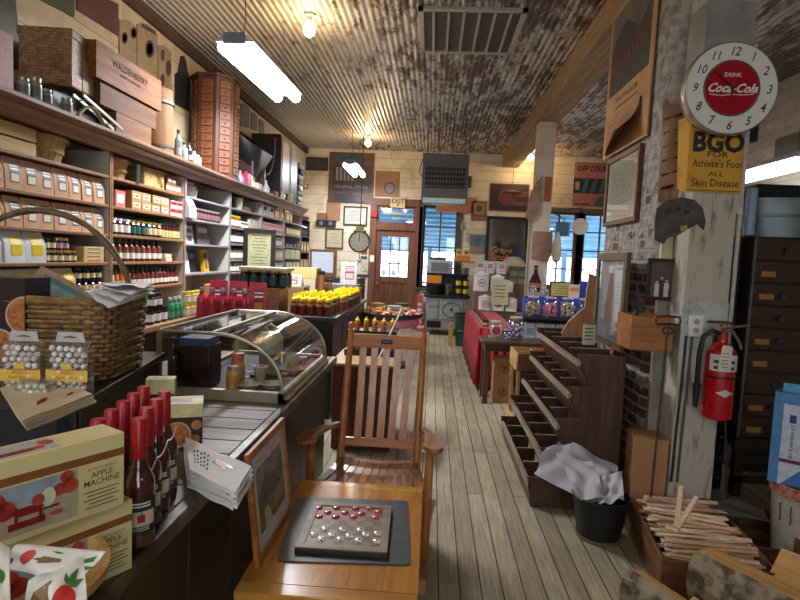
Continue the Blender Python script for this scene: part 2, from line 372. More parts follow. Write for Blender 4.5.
obj('door_knob', MB().lathe([(0,-.06),(.025,-.055),(.03,-.035),(.012,-.02),(.012,.03)], 14, 0, (-1.24, YF, 1.0), 'Y'), P('c8a860', .3, 1), door)
struct('trim_3', MB().box(-1.45, -1.3, YF-.03, YF+.1, 0, 2.9).box(-.44, -.27, YF-.03, YF+.1, 0, 2.9).box(-1.45, -.27, YF-.035, YF+.1, 2.74, 2.9).box(-1.32, -.42, YF-.02, YF+.1, 2.2, 2.33), brownw, bevel=.004)
tr = struct('window_2', MB().box(-1.3, -1.25, YF+.02, YF+.08, 2.33, 2.74).box(-.49, -.44, YF+.02, YF+.08, 2.33, 2.74).box(-1.25, -.49, YF+.02, YF+.08, 2.69, 2.74).box(-1.25, -.49, YF+.02, YF+.08, 2.33, 2.38), brownw)
obj('pane', MB().box(-1.25, -.49, YF+.05, YF+.055, 2.38, 2.69), GLASS(), tr)
tl = MB().text('OVERALL', .1, -.87, 2.56, YF+.048, 0, bold=.02).text('BOY', .1, -.87, 2.44, YF+.048, 0, bold=.02)
obj('lettering', tl, P('c8c2a8'), tr)
def window(name, w, nx, nz, fm, sill=True):
    x0, x1, z0, z1 = w; m = MB(); t = .05
    m.box(x0, x0+t, YF+.03, YF+.1, z0, z1).box(x1-t, x1, YF+.03, YF+.1, z0, z1).box(x0, x1, YF+.03, YF+.1, z1-t, z1).box(x0, x1, YF+.03, YF+.1, z0, z0+t)
    for k in range(1, nx): X = x0+(x1-x0)*k/nx; m.box(X-.016, X+.016, YF+.035, YF+.09, z0, z1)
    for k in range(1, nz): Z = z0+(z1-z0)*k/nz; m.box(x0, x1, YF+.035, YF+.09, Z-.014, Z+.014)
    o = struct(name, m, fm, bevel=.003)
    obj('pane', MB().box(x0+t, x1-t, YF+.06, YF+.065, z0+t, z1-t), GLASS(), o)
    c = MB().box(x0-.09, x0, YF-.03, YF+.1, z0-.06, z1+.09).box(x1, x1+.09, YF-.03, YF+.1, z0-.06, z1+.09).box(x0-.09, x1+.09, YF-.035, YF+.1, z1, z1+.1).box(x0-.12, x1+.12, YF-.07, YF+.1, z0-.05, z0)
    obj('window_casing', c, fm, o, bevel=.003)
    return o
frw = P('6e6254', .6)
window('window_1', W1, 2, 4, P('4c4a48', .6))
window('window_3', (W2[0], 3.12, W2[2], W2[3]), 2, 4, frw); window('window_4', (3.26, W2[1], W2[2], W2[3]), 2, 4, frw)
# back windows behind the camera
for i, (a, b) in enumerate(((-2.3, -.8), (.6, 2.1))):
    m = MB()
    for k in range(4): X = a+(b-a)*k/3; m.box(X-.025, X+.025, YB-.1, YB-.05, .9, 2.7)
    for z in (.9, 1.8, 2.7): m.box(a, b, YB-.1, YB-.05, z-.025, z+.025)
    struct('window_%d' % (5+i), m, frw)
# ---- outside: porch with blue painted rafters, ground, siding
gm = struct('ground', MB().box(-30, 30, YF+.2, YF+40, -.6, -.5), P('e8e6e0', .9))
mb = MB()
for k in range(12):
    ya = YF+.2+.3*k; za = 3.0-.095*k; mb.prism([(ya, za), (ya+.305, za-.05), (ya+.305, za-.08), (ya, za-.03)], -9, 11, ax='X')
    mb.box(-9, 11, ya+.27, ya+.33, za-.14, za-.05)
struct('porch_roof', mb, P('7cb4dc', .6, var=.15, scale=3))
struct('porch_floor', MB().box(-9, 11, YF+.2, YF+3.2, -.1, -.02), P('d8d4cc', .8))
mb = MB()
for x in (-3.2, -.1, 3.6, 6.2): mb.box(x-.06, x+.06, YF+3.0, YF+3.12, -.02, 1.95)
for z in (.5, .9): mb.box(-9, 11, YF+3.03, YF+3.08, z, z+.05)
struct('porch_posts', mb, P('5f93bc', .6))
# ================================================================== LIGHTS
W = bpy.data.worlds.new('world'); SC.world = W; W.use_nodes = True
bg = W.node_tree.nodes['Background']; bg.inputs[0].default_value = (.80, .90, 1.0, 1); bg.inputs[1].default_value = 3.4
def area(name, loc, sx, sy, power, col, rot=(0,0,0)):
    l = bpy.data.lights.new(name, 'AREA'); l.shape = 'RECTANGLE'; l.size = sx; l.size_y = sy; l.energy = power; l.color = col
    o = bpy.data.objects.new(name, l); COL.objects.link(o); o.location = loc; o.rotation_euler = rot; return o
def point(name, loc, r, power, col):
    l = bpy.data.lights.new(name, 'POINT'); l.shadow_soft_size = r; l.energy = power; l.color = col
    o = bpy.data.objects.new(name, l); COL.objects.link(o); o.location = loc; return o
white_tube = P('f4f8ff', emit=9)
def fluor(label, c, rz, power, L=1.22, grp=None, wid=1.0):
    """hung strip fitting with tubes, housing, end caps and suspension cords"""
    t = thing('fluorescent_light', label, 'light', c, rz, grp)
    h = MB().prism([(-.14*wid,.02),(.14*wid,.02),(.07*wid,.085),(-.07*wid,.085)], -L/2, L/2)
    obj('housing', h, P('c8ccd2', .5), t)
    for x in (-.085*wid, .085*wid): obj('fluorescent_tube', MB().cyl(.045*wid, -L/2+.02, L/2-.02, 12, 0, (x, 0, -.02), 'Y'), white_tube, t)
    for s in (-1, 1): obj('end_cap', MB().box(-.08*wid, .08*wid, s*L/2-.012, s*L/2+.012, 0, .09), P('7a8a9a', .5), t)
    a = area('tube_glow', (0, 0, -.09), .26, L*.95, power, (.90, .95, 1.0)); a.parent = t
    for s in (-1, 1):
        m = MB().path([(0, s*L*.38, .08), (0.01, s*L*.36, .3), (0, s*L*.37, ZC-c[2])], .004, 5)
        obj('suspension_cord', m, P('2a2a2c'), t)
    return t
fluor('bright twin tube fluorescent fitting hanging above the left counter, nearest one', (-1.72, 5.45, 3.32), math.radians(-2), 90, L=1.5, wid=1.2)
fluor('small distant twin tube fluorescent fitting hanging before the far wall', (-1.62, 11.0, 3.28), 0, 50, L=1.3)
fluor('fluorescent fitting hanging above the dark drawer cabinet at right', (3.62, 6.5, 2.74), math.radians(1), 32, L=1.5)
def bulb(label, x, y, z=ZC, power=12):
    t = thing('light_bulb', label, 'light bulb', (x, y, z))
    obj('socket', MB().lathe([(.06,0),(.06,-.02),(.03,-.03),(.028,-.07),(0,-.07)], 16), P('d8d0c0', .4), t)
    obj('glass_bulb', MB().lathe([(.022,-.07),(.03,-.09),(.055,-.125),(.06,-.155),(.05,-.19),(.025,-.212),(0,-.216)], 18), P('ffdca8', emit=26), t)
    p = point('bulb_glow', (0,0,-.30), .06, power, (1.0, .68, .36)); p.parent = t
bulb('bare round bulb glowing warm on ceiling beside the near fluorescent fitting', -1.33, 5.6)
bulb('bare warm bulb on ceiling nearest the far wall, above the store sign', -1.38, 11.0)
bulb('bare warm bulb on the ceiling between the beam and white post', 1.92, 11.9)
bulb('added unseen bare bulb high on ceiling, brightening the foreground', -1.33, .6, power=7)  # out-of-view bulb, added to brighten the foreground
fluor('added unseen twin tube fluorescent fitting behind the viewer, brightening the foreground', (-.6, -1.4, 3.3), PI/2, 14, L=1.5)  # invented fill fitting behind the camera, lifts the light on the near goods
# ================================================================== LEFT WALL SHELVING
XF = -2.48                                     # front edge of the shelves
DV = [2.88, 4.15, 5.42, 6.65, 7.90, 9.12, 10.30]
TOP = 2.30
sage = P('a9a894', .6, scale=3, var=.06); shelf_w = WOOD('9a6e48', '6e4a2e', 'Y', .5); pale = P('b9b5a8', .55, scale=4, var=.06)
Z1, Z2, Z3, Z4, Z5, ZW = 2.12, 1.90, 1.68, 1.465, 1.25, 1.0
bays = {0: [Z1, Z2, Z3, Z4, Z5], 1: [Z1, Z2, Z3, Z4, Z5], 2: [Z1, 1.90, 1.645, 1.34], 3: [Z1, 1.88, 1.68, 1.48, 1.32], 4: [Z1, 1.88, 1.68, 1.48, 1.3], 5: [Z1, 1.9, 1.7, 1.5, 1.3]}
blab = ['nearest wall shelving unit with wooden shelves holding kraft paper bags', 'wall shelving unit second from the viewer, holding jars and dark sauce bottles',
        'wall shelving unit third from the viewer, with white jug and books', 'wall shelving unit behind the framed menu stand',
        'wall shelving unit with the big pale box on its upper shelf', 'wall shelving unit farthest from the viewer']
for i in range(6):
    y0, y1 = DV[i], DV[i+1]
    t = thing('shelving_unit', blab[i], 'shelving', (-2.72, (y0+y1)/2, ZW))
    o = Vector(t.location); ed = shelf_w if i < 2 else P('8f8890', .5)
    def B(x0,x1,a,b,z0,z1): return MB().box(x0-o.x, x1-o.x, a-o.y, b-o.y, z0-o.z, z1-o.z)
    obj('back_panel', B(XL+.005, XL+.02, y0, y1, ZW, TOP), sage, t)
    for y in (y0+.002, y1-.022):
        d = obj('side_panel', B(XL+.02, XF, y, y+.02, ZW, TOP), pale, t)
        obj('edge_strip', B(XF, XF+.008, y, y+.02, ZW, TOP), ed, d)
    for z in bays[i]:
        obj('shelf', B(XL+.02, XF+.004, y0+.022, y1-.022, z-.022, z), ed, t, bevel=.003)
# long worktop and base cupboards under the shelving
wt = obj('base_cabinet', MB().box(XL+.01, -2.2, 2.88, 10.3, 0, .94), WOOD('4a3526', '2c1e15', 'Y', .6))
tag(wt, 'long dark base cabinet running below the wall shelving', 'cabinet')
tag(obj('worktop', MB().box(XL+.01, -2.13, 2.88, 10.3, .941, .985), WOOD('a07850', '6e4c2e', 'Y', .45), bevel=.004), 'long brown wooden worktop between base cabinet and wall shelving', 'worktop')
# cornice
cn = MB().prism([(XF-.02, 2.30), (XF+.03, 2.30), (XF+.05, 2.33), (XF+.05, 2.345), (XF+.09, 2.37), (XF+.09, 2.385), (XF+.13, 2.40), (XF+.13, 2.425), (XL+.005, 2.425), (XL+.005, 2.40), (XF-.02, 2.40)], 2.88, 10.32, ax='Y')
# prism('Y') takes (x,z)
tag(obj('cornice_shelf', cn, WOOD('8a6448', '5c402c', 'Y', .42, coat=.2), bevel=.002), 'long moulded brown cornice shelf capping the wall shelving', 'shelf')
ZT = 2.425
# ------------------------------------------------------------------ product makers (each faces -Y, origin at base centre)
def jar_mesh(body, lid, label, r=.035, h=.1, lidh=.018, lab=(.2,.72)):
    hb = h-lidh
    return MB().lathe([(0,0,0),(r*.92,0,0),(r,.006,0),(r,hb*lab[0],0),(r*1.015,hb*lab[0],2),(r*1.015,hb*lab[1],2),(r,hb*lab[1],0),(r,hb*.86,0),(r*.8,hb*.96,0),(r*.8,hb,0),(r*.88,hb,1),(r*.88,h,1),(0,h,1)], 14), [body, lid, label]
def bottle_mesh(body, cap, label, r=.032, h=.2, neck=.3, lab=(.2,.2)):
    hs = h*(1-neck)
    return MB().lathe([(0,0,0),(r*.93,0,0),(r,.006,0),(r,hs*lab[0],0),(r*1.015,hs*lab[0],2),(r*1.015,hs*(lab[1]+.35),2),(r,hs*(lab[1]+.35),0),(r,hs*.9,0),(r*.75,hs,0),(r*.4,hs+h*neck*.25,0),(r*.34,h*.93-.01,0),(r*.42,h*.93-.01,1),(r*.42,h,1),(0,h,1)], 14), [body, cap, label]
def bag_mesh(body, l1, l2, w=.125, h=.2, d=.07, mark=None):
    m = MB()
    m.add([(-w/2,-d/2,0),(w/2,-d/2,0),(w/2,d/2,0),(-w/2,d/2,0),
           (-w*.5,-d*.46,h*.55),(w*.5,-d*.46,h*.55),(w*.47,d*.3,h*.55),(-w*.47,d*.3,h*.55),
           (-w*.47,-d*.05,h),(w*.47,-d*.05,h),(w*.46,d*.02,h),(-w*.46,d*.02,h)],
          [(3,2,1,0),(0,1,5,4),(2,3,7,6),(4,5,9,8),(6,7,11,10),(8,9,10,11),(1,2,6,5),(3,0,4,7),(5,6,10,9),(7,4,8,11)], 0)
    # label follows the leaning upper front
    def P2(x, z):
        y = -d/2+(d*.04)*(z/(h*.55)) if z < h*.55 else -d*.46+(d*.41)*((z-h*.55)/(h*.45))
        return (x, y-.0015, z)
    def q(x0,x1,z0,z1,mi,e=0): 
        a,b,c,dd = P2(x0,z0),P2(x1,z0),P2(x1,z1),P2(x0,z1)
        f = lambda p: (p[0],p[1]-e,p[2])
        m.add([f(a),f(b),f(c),f(dd)], [(0,1,2,3)], mi)
    for zz in ((.22,.55),(.55,.83)): q(-w*.2,w*.34,h*zz[0],h*zz[1],1)
    q(-w*.16,w*.3,h*.26,h*.5,2,.0006)
    q(-w*.16,w*.3,h*.62,h*.66,3,.0006); q(-w*.16,w*.3,h*.72,h*.75,3,.0006)
    return m, [body, l1, l2, P('d8d2c4')]
def row(name, maker, n, y0, y1, z, label, cat, group, x=XF-.05, jit=.004, jr=.06, rz=PI/2, rows=1, dx=.09, stack=1, sh=0, variants=None, base=None):
    """n copies along Y; every one an object of its own"""
    first = {}; out = []; k = 0
    if variants is None: variants = [maker]
    for s_ in range(stack):
        for q in range(rows):
            for i in range(n):
                vi = (i*len(variants))//n
                y = y0+(y1-y0)*((i+.5)/n)+rnd(-jit, jit)
                loc = (x-q*dx+rnd(-jit,jit), y, z+s_*sh); rot = (0,0,rz+rnd(-jr,jr))
                if vi not in first:
                    mb, ms = variants[vi]; o = obj(name, mb, ms); tag(o, label, cat, group); first[vi] = o
                else: o = first[vi].copy(); COL.objects.link(o)
                o.location = loc; o.rotation_euler = rot; out.append(o)
    return out
gl = dict(rough=.12, var=0, coat=.6)
dark = P('2a1210', **gl); darkr = P('4a1216', **gl); amber = P('a85a1c', **gl); black = P('161414', **gl); honeyc = P('b8701c', **gl); olive = P('7a7a30', **gl); orange = P('c8641c', **gl)
wl = P('e6e0d0', .6, var=.05); cream = P('d8cca0', .6, var=.05); gold = P('c8a050', .3, .8, var=0); white = P('e8e8e8', .4, var=.04); teal = P('2c5c58', .5); yel = P('e8c81c', .5, var=.05); redm = P('b01c24', .4, var=.05); kraft = P('cc9c74', .8, scale=12, var=.1); grn = P('2e6a44', .4, var=.05); greyl = P('5f6668', .6); pinkm = P('d87888', .5); brnb = P('8a5a38', .7); blackm = P('1a1a1c', .4, var=0)
# ---- bay 1
row('coffee_bag', bag_mesh(kraft, greyl, wl, .132, .188), 8, 2.98, 4.1, Z2, 'kraft paper bag with grey and white label on second shelf of nearest unit', 'bag', 'kraft bags on the second shelf')
row('coffee_bag', bag_mesh(kraft, greyl, wl, .132, .182), 8, 2.98, 4.1, Z3, 'kraft paper bag with grey and white label on third shelf of nearest unit', 'bag', 'kraft bags on the third shelf')
wb = P('d2d4d2', .45, scale=15, var=.08)
row('popcorn_bag', bag_mesh(wb, yel, yel, .17, .20, .09), 3, 2.92, 3.45, Z4, 'white paper bag with yellow label beside small dark jars', 'bag', 'white bags with yellow labels')
row('jam_jar', jar_mesh(dark, gold, cream, .033, .082), 5, 3.44, 3.80, Z4, 'small dark jam jar with gold lid, lower tier beside the white bags', 'jar', 'small jam jars, lower tier')
row('jam_jar', None, 4, 3.44, 3.72, Z4+.083, 'small dark jam jar with pale label, stacked tier beside the white bags', 'jar', 'small jam jars, upper tier', variants=[jar_mesh(dark, blackm, cream, .033, .082), jar_mesh(darkr, gold, P('c8a0b8', .6), .033, .082)])
for k in range(4):
    o = obj('wooden_box', MB().box(-.06,.06,-.12,.12,0,.027).box(-.061,.061,-.08,.08,.008,.018,1), [P('d0b078', .6), P('8a6840')], loc=(XF-.07, 3.96, Z4+k*.0285), bevel=.002)
    tag(o, ['flat pale wooden box lowest of the small stack of four', 'flat pale wooden box second from bottom of the small stack', 'flat pale wooden box third from bottom of the small stack', 'flat pale wooden box topmost of the small stack of four'][k], 'box')
row('snack_bag', bag_mesh(P('c8c0a0', .5), yel, yel, .15, .175, .08), 6, 2.92, 3.75, Z5, 'pale bag with yellow label on the lowest shelf of nearest unit', 'bag', 'snack bags on the lowest shelf of the nearest unit')
row('spice_jar', jar_mesh(black, blackm, cream, .032, .085), 4, 3.78, 4.1, Z5, 'small black jar with cream label, lower tier on lowest shelf of nearest unit', 'jar', 'black spice jars lower tier')
row('spice_jar', jar_mesh(black, blackm, cream, .032, .085), 4, 3.78, 4.1, Z5+.0865, 'small black jar with cream label, upper tier on lowest shelf of nearest unit', 'jar', 'black spice jars upper tier')
# slatted crate and bushel baskets on the top shelf
def slat_crate(label, loc, L, W, H, rz, c='c8aa70'):
    t = thing('slatted_crate', label, 'crate', loc, rz); w = WOOD(c, '94754a', 'X', .65); n = 2; g = .012; sh = (H-g*(n-1))/n
    for s in (-1, 1):
        for k in range(n):
            obj('slat', MB().box(-L/2, L/2, s*W/2-.006, s*W/2+.006, k*(sh+g), k*(sh+g)+sh), w, t)
            obj('slat', MB().box(s*L/2-.006, s*L/2+.006, -W/2+.006, W/2-.006, k*(sh+g), k*(sh+g)+sh), w, t)
    obj('base', MB().box(-L/2+.006, L/2-.006, -W/2+.006, W/2-.006, 0, .01), w, t); return t
slat_crate('pale slatted wooden crate on top shelf of nearest unit', (XF-.15, 3.14, Z1), .46, .26, .165, PI/2)
def bushel(label, loc, r=.13, h=.22, c='c8a468', name='bushel_basket'):
    t = thing(name, label, 'basket', loc); m = MB(); n = 22
    for i in range(n):
        a0 = 2*PI*(i-.46)/n; a1 = 2*PI*(i+.46)/n; rb = r*.76
        vs = []
        for rr, z in ((rb,0),(r,h)):
            for a in (a0, a1):
                for d in (0, .004): vs.append(((rr-d)*math.cos(a), (rr-d)*math.sin(a), z))
        m.add(vs, [(0,2,6,4),(1,5,7,3),(0,4,5,1),(2,3,7,6),(4,6,7,5),(0,1,3,2)])
    m.cyl(r*.76, 0, .006, 22)
    obj('stave_wall', m, WOOD(c, '9a7844', 'Z', .6), t, smooth=0)
    for z, rr in ((h-.02, r+.003), (h*.45, r*.87+.003)):
        obj('hoop', MB().lathe([(rr-.003,z-.012),(rr+.003,z-.012),(rr+.004,z+.012),(rr-.003,z+.012),(rr-.003,z-.012)], 28), WOOD(c, '8a683a', 'X', .6), t)
    return t
bushel('pale wooden bushel basket on top shelf of nearest unit', (XF-.19, 3.60, Z1), .185, .172)
bushel('small bushel basket on top shelf of second unit', (XF-.17, 4.40, Z1), .15, .165)
# ---- bay 2
tag(obj('book', MB().box(-.09,.09,-.012,.012,0,.15), P('8090a0'), loc=(XF-.03, 4.60, Z1), rot=(0,0,PI/2+.5), bevel=.002), 'thin blue grey book standing beside woven picnic basket', 'book')
def weave_mat(c1, c2, sx=30, sy=45, scale=1):
    key = ('weave', c1, c2, sx, sy)
    if key in _mats: return _mats[key]
    m, nt, b = _base('woven_splint'); L = nt.links.new
    tc = nt.nodes.new('ShaderNodeTexCoord'); sp = nt.nodes.new('ShaderNodeSeparateXYZ'); L(tc.outputs['Object'], sp.inputs[0])
    ad = nt.nodes.new('ShaderNodeMath'); ad.operation = 'ADD'; L(sp.outputs['X'], ad.inputs[0]); L(sp.outputs['Y'], ad.inputs[1])
    cb = nt.nodes.new('ShaderNodeCombineXYZ'); L(ad.outputs[0], cb.inputs[0]); L(sp.outputs['Z'], cb.inputs[1])
    br = nt.nodes.new('ShaderNodeTexBrick'); br.inputs['Scale'].default_value = 1; br.inputs['Brick Width'].default_value = 1/sx; br.inputs['Row Height'].default_value = 1/sy
    br.inputs['Mortar Size'].default_value = .0022; br.inputs['Mortar Smooth'].default_value = 1; br.inputs['Color1'].default_value = lin(c1); br.inputs['Color2'].default_value = lin(c2)
    br.inputs['Mortar'].default_value = tuple(x*.35 for x in lin(c2)[:3])+(1,)
    L(cb.outputs[0], br.inputs['Vector']); L(br.outputs['Color'], b.inputs['Base Color']); b.inputs['Roughness'].default_value = .6
    bp = nt.nodes.new('ShaderNodeBump'); bp.invert = True; bp.inputs['Strength'].default_value = .8; bp.inputs['Distance'].default_value = .004; L(br.outputs['Fac'], bp.inputs['Height']); L(bp.outputs[0], b.inputs['Normal'])
    _mats[key] = m; return m
t = thing('picnic_basket', 'flat pale woven picnic basket on top shelf of second unit', 'basket', (XF-.12, 4.86, Z1), PI/2)
obj('basket_body', MB().box(-.18,.18,-.1,.1,0,.14), weave_mat('d8b070', 'b98e4c'), t, bevel=.01)
obj('lid', MB().box(-.185,.185,-.105,.105,.14,.155), weave_mat('d8b070', 'b98e4c'), t, bevel=.005)
obj('handle', MB().path([(.02,-.107,.14),(.08,-.112,.07),(.13,-.107,.02)], .006, 6), P('8a5a30'), t)
row('gift_box', (MB().box(-.045,.045,-.04,.04,0,.07).rect(-.04,.04,.02,.05,-.04,1), [brnb, wl]), 3, 5.06, 5.36, Z1, 'tiny brown box with pale label beside the picnic basket', 'box', 'tiny boxes beside picnic basket')
row('gift_box', (MB().box(-.04,.04,-.035,.035,0,.06).rect(-.03,.03,.02,.045,-.035,1), [brnb, wl]), 2, 5.08, 5.27, Z1+.071, 'tiny brown box stacked on other tiny boxes beside picnic basket', 'box', 'upper tiny boxes beside picnic basket')
tag(obj('soap_box', MB().box(-.07,.07,-.05,.05,0,.13).rect(-.065,.065,.0,.12,-.05,1).rect(-.05,.05,.03,.1,-.051,2), [P('b06a50'), P('d8786a'), P('c8d4e4')], loc=(XF-.06, 4.3, Z2), rot=(0,0,PI/2)), 'white and pink fronted box at left end of second unit shelf', 'box')
boxm = (MB().box(-.075,.075,-.05,.05,0,.075).rect(-.05,.05,.018,.055,-.05,1).rect(-.03,.03,.03,.042,-.051,2), [P('b08858', .7), P('e6d8c0'), P('8a3a30')])
row('cookie_box', boxm, 4, 4.44, 5.1, Z2, 'brown carton with pale printed label, lower tier on second unit', 'box', 'brown cartons, lower tier', jr=.01)
row('cookie_box', boxm, 4, 4.44, 5.1, Z2+.0755, 'brown carton with pale printed label, upper tier on second unit', 'box', 'brown cartons, upper tier', jr=.01)
rw = (MB().box(-.055,.055,-.05,.05,0,.07).rect(-.055,.055,.03,.062,-.05,1).rect(-.045,.045,.006,.022,-.05,2), [P('d8d0c8', .6), redm, wl])
row('cracker_box', rw, 2, 5.11, 5.37, Z2, 'red and white carton, lower tier at end of the brown cartons', 'box', 'red and white cartons lower', jr=.01)
row('cracker_box', rw, 2, 5.11, 5.37, Z2+.0705, 'red and white carton, upper tier at end of the brown cartons', 'box', 'red and white cartons upper', jr=.01)
row('preserve_jar', None, 9, 4.2, 5.0, Z3, 'wide preserve jar with gold lid and pale label on the second unit', 'jar', 'preserve jars on second unit', variants=[jar_mesh(darkr, white, wl, .043, .13), jar_mesh(dark, gold, teal, .043, .13), jar_mesh(dark, gold, P('d8b890'), .043, .13)])
row('sauce_jar', jar_mesh(darkr, blackm, P('b8bc70'), .033, .15, .03, (.1,.62)), 6, 5.01, 5.38, Z3, 'narrow dark jar with black lid and green label beside preserve jars', 'jar', 'narrow dark jars with green labels')
row('sauce_bottle', bottle_mesh(P('6a2c14', **gl), blackm, wl, .036, .19), 9, 4.19, 5.02, Z4, 'dark sauce bottle with black cap on fourth shelf of second unit', 'bottle', 'sauce bottles on the fourth shelf')
o = row('carton', (MB().box(-.06,.06,-.05,.05,0,.035).rect(-.05,.05,.01,.025,-.05,1), [P('d8b890'), wl]), 1, 5.04, 5.16, Z4, 'low pale carton beside round tin on the fourth shelf', 'box', None)
o = row('carton', (MB().box(-.06,.06,-.05,.05,0,.035).rect(-.05,.05,.01,.025,-.05,1), [P('d8b890'), wl]), 1, 5.04, 5.16, Z4+.036, 'low pale carton on top of another beside round tin', 'box', None)
tag(obj('round_tin', MB().lathe([(0,0),(.07,0),(.075,.05),(.078,.052),(.078,.07),(0,.075)], 20), P('6a5848', .4, .5), loc=(XF-.09, 5.27, Z4)), 'low round dark tin on fourth shelf of second unit', 'tin')
row('sauce_bottle', bottle_mesh(P('c86a1c', **gl), blackm, yel, .03, .165), 2, 4.27, 4.42, Z5, 'orange sauce bottle with yellow label on fifth shelf of second unit', 'bottle', 'orange bottles on the fifth shelf')
row('sauce_bottle', bottle_mesh(P('b8d0c8', **gl), white, wl, .03, .165), 1, 4.19, 4.27, Z5, 'pale bottle with white label at left of the fifth shelf', 'bottle', None)
row('sauce_bottle', bottle_mesh(P('5a1810', **gl), blackm, wl, .03, .165), 12, 4.43, 5.36, Z5, 'dark red sauce bottle with black cap on fifth shelf of second unit', 'bottle', 'dark bottles on the fifth shelf')
# on the worktop, bay 2
ZWT = .9852
row('preserve_jar', jar_mesh(dark, blackm, white, .045, .13), 3, 4.18, 4.5, ZWT, 'dark jar with wide white label on the worktop', 'jar', 'dark jars on the worktop', x=-2.22)
row('preserve_jar', jar_mesh(dark, blackm, white, .045, .11), 2, 4.2, 4.42, ZWT+.131, 'dark jar with wide white label stacked on the worktop jars', 'jar', 'stacked dark jars on the worktop', x=-2.22)
row('vinegar_bottle', bottle_mesh(P('2c7a54', **gl), white, P('5aa07c'), .036, .19), 3, 4.52, 4.78, ZWT, 'green glass bottle with white cap on the worktop', 'bottle', 'green bottles on the worktop', x=-2.2)
mus = jar_mesh(P('c8b060', **gl), P('d8c440', .4), wl, .038, .11)
row('mustard_jar', mus, 5, 4.80, 5.25, ZWT, 'yellow mustard jar with white label, lower tier beside green bottles', 'jar', 'mustard jars lower tier', x=-2.2)
row('mustard_jar', mus, 4, 4.82, 5.2, ZWT+.111, 'yellow mustard jar with white label, upper tier beside green bottles', 'jar', 'mustard jars upper tier', x=-2.2)
# ---- bay 3
t = thing('stoneware_jug', 'white crooked handled jug on top shelf of third unit', 'jug', (XF-.16, 5.86, Z1))
obj('jug_body', MB().lathe([(0,0),(.07,0),(.085,.05),(.09,.09),(.08,.13),(.05,.155),(.045,.168),(.055,.172)], 20, sx=1), P('e2dcd0', .3), t)
obj('handle', MB().path([(0,-.05,.16),(0,-.12,.165),(0,-.15,.13),(0,-.13,.07),(0,-.08,.05)], .014, 8), P('e2dcd0', .3), t)
tag(obj('wooden_rack', MB().box(-.02,.02,-.1,.1,0,.16).box(-.03,.03,-.11,.11,0,.03), P('b08068')), 'small pinkish wooden board behind white jug', 'board').location = (XF-.3, 6.1, Z1)
row('jelly_jar', jar_mesh(P('3a0c10', **gl), P('b8a8a8', .35, .7), P('7a5a60'), .042, .125), 9, 5.52, 6.42, 1.90, 'dark red jelly jar with silver lid on third unit', 'jar', 'dark red jelly jars in a row')
o = obj('gift_bag', bag_mesh(P('b8c8e0', .3), P('7088b8'), P('d0d8e8'), .17, .19, .1)[0], bag_mesh(P('b8c8e0', .3), P('7088b8'), P('d0d8e8'))[1], loc=(XF-.02, 5.50, 2.02-.1+.0), rot=(0,0,PI/2)); o.location = (XF+.0, 5.5, 1.902); tag(o, 'crinkled pale blue bag at the edge of third unit shelf', 'bag')
def book(label, loc, w, h, c, rz=PI/2, lean=.15, c2='e0d8c8', th=.02, name='book', cat='book', txt=None):
    m = MB().box(-w/2,w/2,0,th,0,h).rect(-w*.36,w*.36,h*.6,h*.85,0,1).rect(-w*.25,w*.25,h*.15,h*.45,0,2)
    if txt: m.text(txt, w*.3, 0, h*.64, -.001, 2)
    o = obj(name, m, [P(c), P(c2), P('6a5048')], loc=loc, rot=(-lean,0,rz)); tag(o, label, cat); return o
book('red covered magazine leaning in third unit of shelves', (XF-.1, 5.53, 1.647), .16, .2, 'b83c34')
book('white and green magazine leaning beside red one', (XF-.1, 5.78, 1.647), .2, .19, 'c8ccc4', c2='5a7a5a')
book('large dark book with pale cover picture leaning in the third unit', (XF-.1, 6.14, 1.647), .34, .22, '5c5058', c2='c8b8c8')
tag(obj('white_card', MB().box(-.08,.08,0,.01,0,.22), white, loc=(XF-.06, 5.62, 1.342), rot=(-.15,0,PI/2)), 'bright white card standing on lower shelf of third unit', 'card')
book('blue black book leaning beside yellow packet', (XF-.12, 5.92, 1.342), .17, .24, '2c3440', c2='5a80a8')
book('tall yellow packet with dark medallion on third unit', (XF-.06, 6.14, 1.342), .13, .25, 'd8a41c', c2='2a2018', th=.04, name='yellow_packet', cat='packet')
# ---- bay 4
book('square brown carton on top shelf of fourth unit', (XF-.1, 6.84, Z1), .22, .17, '9a6c48', lean=0, th=.1, name='carton', cat='box', c2='7a4c30')
tag(obj('ice_bucket', MB().lathe([(0,0),(.045,0),(.065,.155),(.05,.155),(.04,.02),(0,.02)], 16), P('e0dcc8', .4), loc=(XF-.08, 7.15, Z1)), 'tall cream cup on top shelf of fourth unit', 'cup')
book('low yellow orange box on top shelf of fourth unit', (XF-.08, 7.5, Z1), .34, .075, 'd8a05c', lean=0, th=.1, name='carton', cat='box', c2='e8c878')
row('honey_jar', jar_mesh(P('8a4a14', **gl), P('d8b020', .4), wl, .05, .15), 3, 6.72, 7.1, 1.88, 'honey jar with yellow lid on second shelf of the fourth unit', 'jar', 'yellow lidded jars on fourth unit')
row('small_jar', jar_mesh(P('5a5a60', **gl), white, wl, .035, .1), 3, 7.12, 7.4, 1.88, 'little pale jar beside honey jars on fourth unit', 'jar', 'little pale jars on fourth unit')
row('glass_jar', jar_mesh(P('b0a8a0', **gl), P('8a8078'), P('c8b8a8'), .04, .16), 4, 7.44, 7.84, 1.88, 'tall pale jar at right of the fourth unit', 'jar', 'tall pale jars on fourth unit')
row('pickle_jar', jar_mesh(P('2c3028', **gl), blackm, wl, .04, .155), 11, 6.72, 7.84, 1.68, 'dark jar with white label on third shelf of the fourth unit', 'jar', 'dark jars third shelf fourth unit')
row('pickle_jar', jar_mesh(P('6a7058', **gl), blackm, wl, .04, .14), 11, 6.72, 7.84, 1.48, 'green jar with white label on fourth shelf of the fourth unit', 'jar', 'green jars fourth shelf fourth unit')
